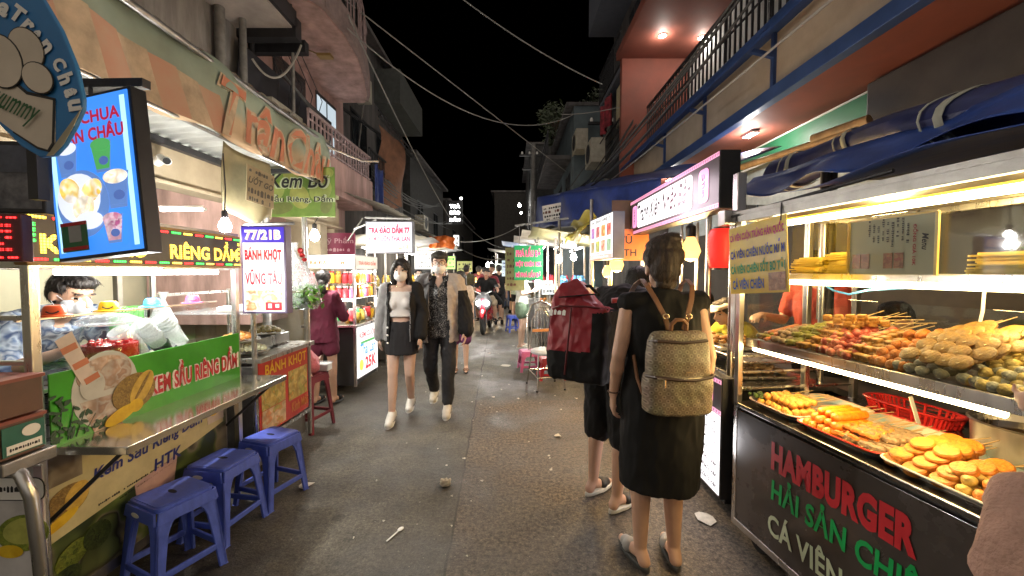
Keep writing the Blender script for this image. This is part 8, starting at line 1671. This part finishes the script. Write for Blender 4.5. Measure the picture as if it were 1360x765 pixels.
walker('person in a teal top where the street bends', -.5, 18.5, R(0), 1.62, 'f', cloth('teal_top_far', (.05, .18, .18)), BLK, style='long')
# ---- vendors and diners
VJ = dict(pel=(0, .10, .93), wai=(0, .04, 1.05), che=(0, -.10, 1.17), sho=(0, -.20, 1.23), nck=(0, -.25, 1.27), hd=(0, -.335, 1.375), shL=(.17, -.19, 1.225), shR=(-.17, -.19, 1.22), elL=(.235, -.30, 1.0), wrL=(.14, -.50, 1.10), elR=(-.24, -.28, 1.0), wrR=(-.14, -.52, 1.1), hdL=(-.2, -1, -.1), hdR=(.2, -1, -.1), hpL=(0, 0, -1), hpR=(0, 0, -1), htL=(-1, 0, 0), htR=(1, 0, 0))
W10 = person('vendor in blue white patterned shirt and face mask leaning over the dessert cart', (-2.72, 2.2, .02), R(78), 1.68, 'm', SKIN, VJ, nod=R(20), yaw=R(4), vox=.007)
hairdo(W10, 'short'); mask(W10, mat('pale_blue_mask', (.55, .58, .62), .7, var=.05)); shirt(W10, photo('blue_floral_cloth', [(.03, .06, .15), (.35, .42, .5), (.05, .10, .22), (.5, .55, .6), (.02, .03, .08)], 22, rough=.8), .95, .86, .022, .02); pants(W10, BLK)
W11 = person('seated woman in a dark top deep inside the left shop', (-3.3, 3.6, 0), R(60), 1.55, 'f', SKINT, dict(pel=(0, 0, .55), wai=(0, 0, .69), che=(0, 0, .88), sho=(0, 0, 1.0), nck=(0, 0, 1.07), hd=(0, -.01, 1.2), shL=(.16, 0, 1.0), shR=(-.16, 0, 1.0), elL=(.2, -.05, .74), elR=(-.2, -.05, .74), wrL=(.12, -.28, .7), wrR=(-.12, -.28, .7), hiL=(.09, -.02, .52), hiR=(-.09, -.02, .52), knL=(.1, -.42, .5), knR=(-.1, -.42, .5), anL=(.1, -.42, .09), anR=(-.1, -.42, .09)), vox=.012, fingers=False); hairdo(W11, 'tied'); shirt(W11, cloth('dark_blue_top', (.04, .06, .13)), .6, .9); pants(W11, BLK)
st_ = make_stool('plastic_stool', 'red plastic stool under the seated woman inside the left shop', mat('red_stool_plastic', (.50, .02, .025), .4), .44); st_.location = (-3.3, 3.6, 0)
VY = dict(pel=(0, .10, .80), wai=(0, .05, .91), che=(0, -.08, 1.04), sho=(0, -.17, 1.11), nck=(0, -.21, 1.15), hd=(0, -.28, 1.27), shL=(.16, -.17, 1.10), shR=(-.16, -.17, 1.10), elL=(.23, -.3, .94), wrL=(.12, -.46, 1.0), elR=(-.23, -.3, .94), wrR=(-.12, -.46, 1.0), hdL=(-.2, -1, 0), hdR=(.2, -1, 0), hpL=(0, 0, -1), hpR=(0, 0, -1), htL=(-1, 0, 0), htR=(1, 0, 0), hiL=(.09, .1, .78), hiR=(-.09, .1, .78), knL=(.1, -.12, .45), knR=(-.1, -.12, .45), anL=(.1, .06, .085), anR=(-.1, .06, .085))
W12 = person('vendor in yellow green shirt and white visor bending over a stall', (2.08, 3.42, 0), R(-78), 1.55, 'f', SKIN, VY, nod=R(16), vox=.009); hairdo(W12, 'pony'); shirt(W12, cloth('yellow_green_cloth', (.42, .38, .03)), 1.3, .86, .018, .014); pants(W12, BLK); h = W12['h']
mb = MB(); mb.ell(h(0, -.02, .07), (.088, .1, .03), W12['HM']); mb.ell(h(0, -.13, .055), (.07, .07, .012), W12['HM']); link(remeshed(mb, 'visor', .008, 3), 'visor', cloth('cream_visor', (.66, .56, .42)), W12['o'])
W13 = person('vendor in a red tee standing behind the snack stall', (2.34, 2.98, 0), R(-70), 1.66, 'm', SKIN, dict(elL=(.23, -.04, 1.12), wrL=(.16, -.26, 1.10), elR=(-.24, -.06, 1.14), wrR=(-.20, -.36, 1.20), hdL=(-.2, -1, 0), hdR=(.3, -1, -.1), hpL=(0, 0, -1), hpR=(0, 0, -1), htL=(-1, 0, 0), htR=(1, 0, 0)), vox=.008); hairdo(W13, 'short'); shirt(W13, cloth('brick_red_tee', (.50, .07, .04)), .6, .86, .02, .016); pants(W13, BLK)
SIT = dict(pel=(0, 0, .52), wai=(0, -.02, .66), che=(0, -.05, .84), sho=(0, -.08, .97), nck=(0, -.1, 1.03), hd=(0, -.14, 1.16), shL=(.16, -.08, .965), shR=(-.16, -.08, .965), elL=(.2, -.18, .74), elR=(-.2, -.18, .74), wrL=(.10, -.38, .80), wrR=(-.10, -.38, .80), hdL=(0, -1, .1), hdR=(0, -1, .1), hpL=(0, 0, -1), hpR=(0, 0, -1), htL=(-1, 0, 0), htR=(1, 0, 0), hiL=(.09, -.02, .50), hiR=(-.09, -.02, .50), knL=(.1, -.40, .48), knR=(-.1, -.40, .48), anL=(.1, -.40, .085), anR=(-.1, -.40, .085))
for i, (x, y, rz, lab, st, tp) in enumerate(((2.62, 3.02, R(200), 'diner with long dark hair eating behind the snack stall', 'long', cloth('brown_top', (.10, .06, .05))), (2.86, 2.80, R(-75), 'diner in black with short hair bent to the left behind the snack stall', 'fringe', BLK), (2.35, 4.5, R(-100), 'masked diner sitting in the dark behind the vendor with the visor', 'short', BLK))):
    P = person(lab, (x, y, .02), rz, 1.66, 'f' if st == 'long' else 'm', SKIN, SIT, nod=R(16), vox=.010, fingers=False); hairdo(P, st); shirt(P, tp, .7, .9, .016, .014); pants(P, BLK)
    if i == 2: mask(P)
    s_ = make_stool('plastic_stool', ['red stool under the diner with long dark hair', 'red stool under the short haired diner', 'red stool under the masked diner'][i], mat('red_stool_plastic', (.50, .02, .025), .4), .42); s_.location = (x, y, 0)
# ---- passer-by cut off at the lower right corner
W14 = person('passer by in a dusty pink sleeve at the lower right corner of the view', (1.02, .30, 0), R(200), 1.58, 'f', SKIN, dict(elL=(.27, -.31, 1.19), wrL=(.06, -.36, 1.36), hdL=(-.5, -.3, .8), hpL=(0, 0, -1), htL=(0, -1, 0)), vox=.009)
hairdo(W14, 'long'); shirt(W14, cloth('dusty_pink_cloth', (.50, .30, .23), .95, bump=.6, bscale=140), 1.4, .84, .026, .024, wr=.010); pants(W14, BLK); shoes(W14, BLK, BLACK, 'sneaker')
